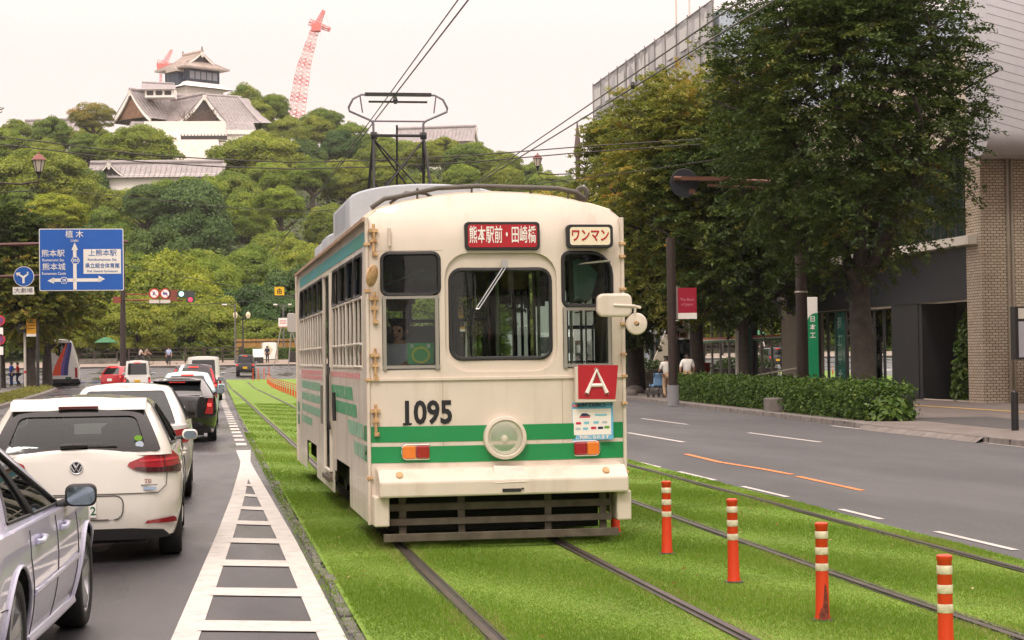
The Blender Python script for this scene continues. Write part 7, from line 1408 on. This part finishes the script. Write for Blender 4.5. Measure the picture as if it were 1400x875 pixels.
# ---- lanterns -----------------------------------------------------------------------------------------------------------
def lantern(label, px, py, Y, side, pole_px, tall):
    o = at(px, py, Y); u = 1/40.; t = thing('street_lantern', label, 'street lamp', (o.x, Y, o.z)); b = MB(); b.lathe([(.34, .16), (.30, .2), (.14, .38), (.05, .42), (.03, .5), (.001, .52)], (0, 0, 0), 'z', 6); b.build('cap', mat('lantern_rust', hx('#7E4A42'), .5, .2), t); b = MB(); b.lathe([(.14, -.34), (.27, .16)], (0, 0, 0), 'z', 6); b.build('pane', mat('lantern_glass', hx('#C9BEB0'), .3), t); b = MB()
    for k in range(6): a = 2*pi*k/6; b.tube([(.145*cos(a), .145*sin(a), -.34), (.275*cos(a), .275*sin(a), .16)], .018, 5)
    b.lathe([(.15, -.34), (.1, -.42), (.06, -.5), (.06, -.62), (.001, -.64)], (0, 0, 0), 'z', 8); b.build('cage', DARK, t)
    for ch in t.children: ch.scale = (.78, .78, .78)
    pp = at(pole_px, py, Y); dx = pp.x-o.x; b = MB(); b.tube([(0, 0, -.6), (dx*.3, 0, -.68), (dx, 0, -.62)], .03, 6); b.tube([(0, 0, -.62), (dx*.1, 0, -.9), (dx*.6, 0, -.95), (dx, 0, -1.3)], .02, 6); b.build('arm', POLE, t); b = MB(); b.tube([(dx, 0, -o.z+.1), (dx, 0, .2)], [.16, .12], 10)
    if tall: b.tube([(dx, 0, .2), (dx, 0, .4), (dx, 0, .7), (dx, 0, 2.0)], [.16, .2, .17, .02], 8)
    b.build('pole', mat('pole_faded', hx('#5E4E4A'), .6, noise=.1) if tall else POLE, t)
lantern('lantern with a rusty cap on an arm at upper left', 53, 224, 64, 1, -30, False); lantern('lantern with a rusty cap on a spired pole right of the pantograph', 735, 220, 91, -1, 790, True)
# ---- wires --------------------------------------------------------------------------------------------------------------
WIRE = mat('wire', (.05, .045, .04), .5, .5); 
def wire(label, pts, r=.012, cat='overhead wire', sag=0, grp=None):
    b = MB(); b.tube(pts, r, 5, False); return tag(b.build('overhead_wire', WIRE), label, cat, grp)
def along(p0, p1, z0, z1, ys):
    a, c = gnd(*p0, z0), gnd(*p1, z1); return [(a.x+(c.x-a.x)*(Y-a.y)/(c.y-a.y), Y, a.z+(c.z-a.z)*(Y-a.y)/(c.y-a.y)) for Y in ys]
zc_ = 5.22
wire('tram wire touching the pantograph, right of the pair', along((640, 0), (541, 128), zc_, zc_, (-10, 10, 24.6, 60, 100, 135)), .009); wire('tram wire above the tram, left of the pair', along((626, 0), (533, 128), zc_+.25, zc_+.25, (-10, 10, 24.6, 60, 100, 135)), .008)
wire('upper of two tram wires over the empty track', along((1015, 0), (800, 147), 5.7, 5.7, (-10, 10, 30, 60, 90, 130)), .011); wire('lower of two tram wires over the empty track', along((1060, 0), (800, 160), 5.4, 5.4, (-10, 10, 30, 60, 90, 130)), .012)
for k, (nm, pts) in enumerate((('upper span wire crossing the whole street below the castle', [(-40, 183), (60, 194), (190, 211), (300, 218), (400, 222), (520, 219), (640, 213), (800, 200), (960, 190)]), ('lower span wire crossing the whole street below the castle', [(-40, 192), (60, 204), (190, 221), (300, 228), (400, 231), (520, 228), (640, 222), (800, 208), (960, 197)]))):
    wire(nm, [at(x, y, 68) for x, y in pts], .022, 'span wire')
wire('thin span wire running into the dark street trees at right', [at(x, y, 60) for x, y in ((700, 256), (800, 243), (900, 230), (1010, 213))], .012, 'span wire')
for nm, pts, Y in (('thin sagging cable before the hillside trees, upper', [(100, 262), (200, 272), (300, 283), (420, 290), (520, 280)], 120), ('thin sagging cable running from the signal mast to the right', [(168, 362), (230, 375), (300, 388), (370, 404), (420, 408)], 148), ('thin cable sagging between signal mast and tram', [(180, 414), (260, 417), (340, 412), (420, 400)], 149)):
    wire(nm, [at(x, y, Y) for x, y in pts], .022, 'cable')
for (px, py, Y, lb) in ((540.5, 137, 25, 'small wire clamp on the tram wire above the pantograph'), (865, 117, 19, 'small clamp on the right hand tram wire before the trees')):
    b = MB(); b.lathe([(.02, -.05), (.035, 0), (.02, .05)], (0, 0, 0), 'z', 8); o = b.build('wire_clamp', DARK); q = gnd(px, py, 5.22 if px < 600 else 5.42); o.location = q; tag(o, lb, 'wire clamp')
# ---- far side of the junction -------------------------------------------------------------------------------------------
FZ = lambda Y: gz(0, Y)
YF = [170, 176, 182, 188, 196, 200]
sheet('sidewalk', -60, 30, [176.5, 182, 188, 196, 203], .14, mat('far_pavement', (.24, .19, .15), .85, noise=.15, nscale=1), 2); b = MB(); b.box(-60, 176.2, FZ(176)-.1, 30, 176.5, FZ(176)+.15); tag(b.build('kerb', mat('kerb_dark', (.07, .065, .06), .8)), kind='structure')
FW = mat('fence_wood_dark', hx('#3B302B'), .8, noise=.2, nscale=2)
def railfence(label, px0, px1, Y, h, rails, m, name='rail_fence', sp=1.6, y1=None):
    a, c = at(px0, 490, Y), at(px1, 490, y1 or Y); t = thing(name, label, 'fence', (a.x, Y, FZ(Y)+.1)); d = Vector((c.x-a.x, (y1 or Y)-Y, 0)); l = d.length; d.normalize(); n = int(l/sp)
    for k in range(n+1): q = d*(l*k/n); b = MB(); b.box(q.x-.08, q.y-.08, 0, q.x+.08, q.y+.08, h+.12); b.build('post', m, t)
    for z in rails: b = MB(); b.tube([(0, 0, z), tuple(d*l+Vector((0, 0, z)))], .065, 4); b.build('rail', m, t)
    return t
railfence('dark wooden rail fence along the far pavement behind the pedestrians', 176, 330, 187, 1.5, (.3, .75, 1.15, 1.5), FW); railfence('low dark rail fence on the grassy bank left of the mast', 98, 160, 190, 1.1, (.5, 1.0), FW)
b = MB(); a, c = at(92, 495, 188), at(160, 495, 188); b.box(a.x, 188, FZ(188)+.1, c.x, 188.6, FZ(188)+.65); tag(b.build('stone_wall', mat('bank_stone', (.15, .14, .12), .9, noise=.4, nscale=2, bump=.8, bscale=2)), 'low rough stone wall under the grassy bank by the junction', 'wall')
BAM = mat('bamboo', hx('#B08A4E'), .7, noise=.2, nscale=3); a, c = at(323, 470, 199), at(430, 470, 199); t = thing('bamboo_fence', 'tan bamboo screen fence at the foot of the hill', 'fence', (a.x, 199, FZ(196)+.1)); b = MB(); l = c.x-a.x
for k in range(int(l/.16)): b.cyl((k*.16, 0, 0), (k*.16, 0, 2.25), .075, 6)
b.build('canes', BAM, t); b = MB(); b.box(-.1, -.12, .9, l, -.06, 1.0); b.build('rail', FW, t); b = MB(); b.box(-.1, -.12, 1.9, l, -.06, 2.0); b.build('rail', FW, t)
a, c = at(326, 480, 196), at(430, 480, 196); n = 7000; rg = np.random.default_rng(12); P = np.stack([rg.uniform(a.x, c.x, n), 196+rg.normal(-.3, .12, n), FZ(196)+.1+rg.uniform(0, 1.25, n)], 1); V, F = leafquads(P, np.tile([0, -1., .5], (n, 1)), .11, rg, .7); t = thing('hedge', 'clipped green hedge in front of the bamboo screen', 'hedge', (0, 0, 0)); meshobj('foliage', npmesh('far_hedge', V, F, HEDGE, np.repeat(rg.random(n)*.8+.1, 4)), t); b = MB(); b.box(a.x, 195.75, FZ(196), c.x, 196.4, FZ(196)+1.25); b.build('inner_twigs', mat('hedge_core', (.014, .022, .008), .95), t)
def atb(px, Y): q = at(px, 490, Y); return (q.x, Y, FZ(Y)+.12)
ib = thing('information_board', 'white information board with rounded top on two posts', 'information board', atb(368.5, 184)); b = MB(); b.prism(rrect(-.72, .35, .72, 2.0, [.02, .25, .25, .02], 5), lambda x, z: (x, -.06, z), lambda x, z: (x, .06, z)); b.build('panel', SWHITE, ib); b = MB(); b.add([(x, -.065, z) for x, z in ((-.4, .9), (.1, .8), (.35, 1.3), (-.1, 1.7), (-.45, 1.4))], [(0, 1, 2, 3, 4)]); b.build('map', mat('map_tint', hx('#D3CBA8'), .6), ib)
for x in (-.75, .75): b = MB(); b.box(x-.07, -.07, 0, x+.07, .07, 1.95); b.build('post', mat('board_post', hx('#A39780'), .6), ib)
lb = thing('lectern_board', 'white slanted map board on a dark stand', 'information board', atb(353, 181)); b = MB(); b.box(-.5, -.03, .6, .5, .03, 1.45, Matrix.Rotation(R(-14), 4, 'X')); b.build('panel', SWHITE, lb); b = MB(); b.box(-.4, .0, 0, .5, .3, .62); b.build('stand', DARK, lb)
b = MB(); b.box(-.55, -.4, 0, .55, .4, 1.05); o = b.build('cabinet', mat('cabinet_brown', hx('#2E2724'), .6), bevel=.04); o.location = atb(402, 184); tag(o, 'dark low cabinet by the hedge beside the tram tail', 'cabinet')
def lamp_post(label, px, Y, pyt, heads, two):
    q = atb(px, Y); t = thing('lamp_post', label, 'street lamp', q); h = at(px, pyt, Y).z-q[2]; b = MB(); b.tube([(0, 0, 0), (0, 0, h)], [.1, .07], 10); b.build('post', POLEG if not two else DARK, t, smooth=60)
    for dx in heads:
        b = MB(); b.tube([(0, 0, h-.4), (dx*.5, 0, h-.1), (dx, 0, h-.05)], .035, 6); b.build('arm', POLEG if not two else DARK, t)
        if two: b = MB(); b.lathe([(.14, -.25), (.26, .1), (.2, .3), (.05, .42), (.001, .45)], (dx, 0, h), 'z', 10); b.build('globe', mat('globe_cream', hx('#D8CBA8'), .4), t, smooth=40)
        else: b = MB(); b.tube([(dx*.9, 0, h-.06), (dx*1.5, 0, h-.02)], [.1, .07], 8); b.build('head', mat('lamp_head_pale', hx('#CFCBC0'), .4), t, smooth=50)
lamp_post('tall grey lamp post with one arm at the far kerb', 322, 183, 416, (-.85,), False); lamp_post('dark twin globe lamp post before the bamboo screen', 332.5, 193, 432, (-.75, .55), True); lamp_post('slim pole with two pale lamp heads behind the white sign', 388, 198, 416, (-.7, .6), False)
wsn = thing('warning_sign', 'square yellow warning sign hanging on the cable beside the tram', 'road sign', at(382, 398, 150)); b = MB(); b.cbox((0, 0, 0), (.76, .03, .66)); pn = b.build('panel', mat('warn_yellow', hx('#E8B818'), .45), wsn); b = MB()
for x in (-.14, 0, .14): b.box(x-.03, -.022, -.2, x+.03, -.016, .1)
b.box(-.2, -.022, -.05, .2, -.016, .0); b.box(-.2, -.022, -.2, .2, -.016, -.16); b.add([(-.18, -.02, .1), (.18, -.02, .1), (0, -.02, .22)], [(0, 1, 2)]); b.build('symbol', INK, pn); b = MB(); b.tube([(-.25, 0, .33), (-.25, 0, .5)], .015, 5); b.tube([(.25, 0, .33), (.25, 0, .5)], .015, 5); b.build('hanger', DARK, wsn)
q = at(387, 441, 170); wsn = thing('notice_sign', 'white square sign with red edging on a post beside the tram tail', 'sign', (q.x, 170, FZ(170))); hz_ = q.z-FZ(170); b = MB(); b.box(-.42, -.02, hz_-.42, .42, .02, hz_+.42); pn = b.build('panel', SWHITE, wsn); b = MB(); b.box(-.42, -.026, hz_-.42, .42, -.021, hz_-.34); b.box(-.3, -.026, hz_-.1, .3, -.021, hz_+.0); b.box(-.3, -.026, hz_+.1, .3, -.021, hz_+.2); b.build('marking', mat('marking_pink', hx('#D89A92'), .5), pn); b = MB(); b.tube([(-.1, .05, hz_), (-.9, .05, 0)], .05, 6); b.build('post', ALU, wsn)
q = at(398, 441, 170); tm = thing('traffic_mirror', 'pale oval mirror back on splayed legs beside the tram tail', 'traffic mirror', (q.x, 170, FZ(170))); hz_ = q.z-FZ(170); b = MB(); b.prism(rrect(-.35, hz_-.9, .5, hz_+.85, [.2, .3, .2, .25], 5), lambda x, z: (x, -.08, z), lambda x, z: (x, .08, z)); b.build('back', mat('mirror_grey', hx('#A9A49A'), .5), tm, bevel=.05); b = MB(); b.tube([(0, 0, hz_-.8), (-.3, 0, 0)], .05, 6); b.tube([(.1, 0, hz_-.8), (.9, 0, 0)], .05, 6); b.build('leg', ALU, tm)
pr = thing('parasol', 'small dark green parasol on the bank beyond the coach', 'parasol', atb(145, 196)); b = MB(); b.lathe([(1.25, 2.0), (.6, 2.4), (.001, 2.6)], (0, 0, 0), 'z', 10); b.build('canopy', mat('parasol_green', hx('#2F6B45'), .7), pr); b = MB(); b.cyl((0, 0, 0), (0, 0, 2.5), .04); b.build('pole', DARK, pr)
# left edge signs
def post(label, px, pyb, Y, pyt, r, m, cat='pole'):
    q = at(px, pyb, Y); z0 = gz(0, Y)+.12; t = thing('sign_post', label, cat, (q.x, Y, z0)); b = MB(); b.tube([(0, 0, 0), (0, 0, at(px, pyt, Y).z-z0)], r, 10); b.build('post', m, t, smooth=60); return t
t = post('white post with a red band among the left street trees', 34.5, 533, 122, 455, .08, mat('post_white', hx('#BDB7AC'), .5, noise=.1)); b = MB(); b.cyl((0, 0, 1.0), (0, 0, 1.15), .085); b.build('band', RED, t)
t = post('dark post carrying a yellow bus stop sign', 52, 533, 121.5, 436, .1, DARK, 'bus stop sign'); z = lambda y: at(44, y, 121.5).z-(gz(0, 121.5)+.12); b = MB(); b.box(-.68, -.05, z(457), -.02, .05, z(436)); pn = b.build('panel', mat('stop_yellow', hx('#E2A41C'), .5), t); b = MB(); b.box(-.68, -.055, z(460), -.02, .055, z(456.5)); b.build('foot_strip', SWHITE, pn); b = MB()
for k in range(3): b.box(-.6, -.056, z(441+4*k)-.03, -.15, -.051, z(441+4*k)+.03)
b.build('marking', mat('stop_brown', hx('#7A5A18'), .5), pn); b = MB(); b.lathe([(.001, -.1), (.3, -.1), (.3, .1), (.001, .1)], (-.98, .1, z(449)), 'y', 16); b.build('disc_back', DARK, t)
t = post('grey post at the left edge with two round red signs and plates', 0.5, 540, 118, 432, .05, POLEG, 'road sign')
for k, y in enumerate((438, 464)):
    zz = at(0, y, 118).z-(gz(0, 118)+.12); b = MB(); b.lathe([(.001, -.08), (.33, -.08), (.33, -.05), (.001, -.05)], (0, 0, zz), 'y', 24); d_ = b.build('round_sign', mat('ring_red', hx('#BE2F33'), .4), t); b = MB(); b.lathe([(.001, -.086), (.24, -.086)], (0, 0, zz), 'y', 24); b.build('face', mat('face_violet', hx('#7A3E6C'), .4), d_); b = MB(); b.box(-.3, -.08, zz-.95, .2, -.05, zz-.45); b.build('sub_plate', SWHITE, t)
# people across the junction
person('man in light blue shirt and dark trousers standing on the far pavement', (at(231, 500, 178).x, 178, FZ(178)+.14), R(170), '#A9B9D6', '#26262C', 'stand', h=1.72)
person('person in dark clothes reading the white information board', (at(365.5, 490, 182.3).x, 182.3, FZ(182)+.14), R(-20), '#2A3144', '#20222A', 'stand', h=1.66)
def cyclist(label, px, Y, rz, shirt, tr):
    q = (at(px, 495, Y).x, Y, FZ(Y)+.14); bk = thing('bicycle', 'bicycle ridden by the '+label, 'bicycle', q, rz); b = MB()
    for y in (-.52, .52): b.lathe([(.30, -.012), (.33, -.015), (.34, 0), (.33, .015), (.30, .012), (.30, -.012)], (0, y, .34), 'x', 20); 
    b.build('wheel', TYRE, bk); b = MB(); b.tube([(0, -.52, .34), (0, -.15, .8), (0, .4, .85), (0, .52, .34)], .02, 6); b.tube([(0, -.15, .85), (0, -.02, .3), (0, .42, .75)], .02, 6); b.tube([(0, -.02, .3), (0, -.52, .34)], .018, 6); b.build('frame', POLEG, bk); b = MB(); b.tube([(-.25, .36, 1.05), (0, .42, 1.0), (.25, .36, 1.05)], .015, 6); b.tube([(0, .4, .8), (0, .42, 1.0)], .015, 6); b.build('handlebar', DARK, bk); b = MB(); b.box(-.08, -.3, .86, .08, -.02, .92); b.build('saddle', BLACK, bk, bevel=.02)
    person(label, (q[0]-.0*sin(rz), q[1]-.0, q[2]), rz, shirt, tr, 'ride', h=1.66)
cyclist('cyclist in a grey top near the signal mast', 190.5, 180, R(-75), '#B9B4B0', '#2A2C38'); cyclist('cyclist in a brown top just right of the grey one', 198.5, 182.5, R(-70), '#8F7A6C', '#3A3F36')
person('man in blue jacket waiting by the coach at the left edge', (at(16, 530, 130).x, 130, gz(0, 130)), R(120), '#2C4FA0', '#24386E', 'stand', h=1.7); person('person in red jacket bending beside the man in blue', (at(25, 530, 131).x, 131, gz(0, 131)), R(100), '#B5352B', '#2A2E46', 'push', h=1.66)

# ---- air: one thin volume of haze over everything
b = MB(); b.box(-880, -58, -1.2, 880, 1000, 110); hz_o = tag(b.build('haze', [bpy.data.materials.new('haze')]), kind='stuff'); m = hz_o.data.materials[0]; m.use_nodes = True; nt = m.node_tree; nt.nodes.clear(); o = nt.nodes.new('ShaderNodeOutputMaterial'); v = nt.nodes.new('ShaderNodeVolumePrincipled'); v.inputs['Color'].default_value = (1, .97, .94, 1); v.inputs['Density'].default_value = .00012; v.inputs['Anisotropy'].default_value = .2; nt.links.new(v.outputs['Volume'], o.inputs['Volume'])
SC.cycles.volume_bounces = 0; SC.cycles.volume_max_steps = 64
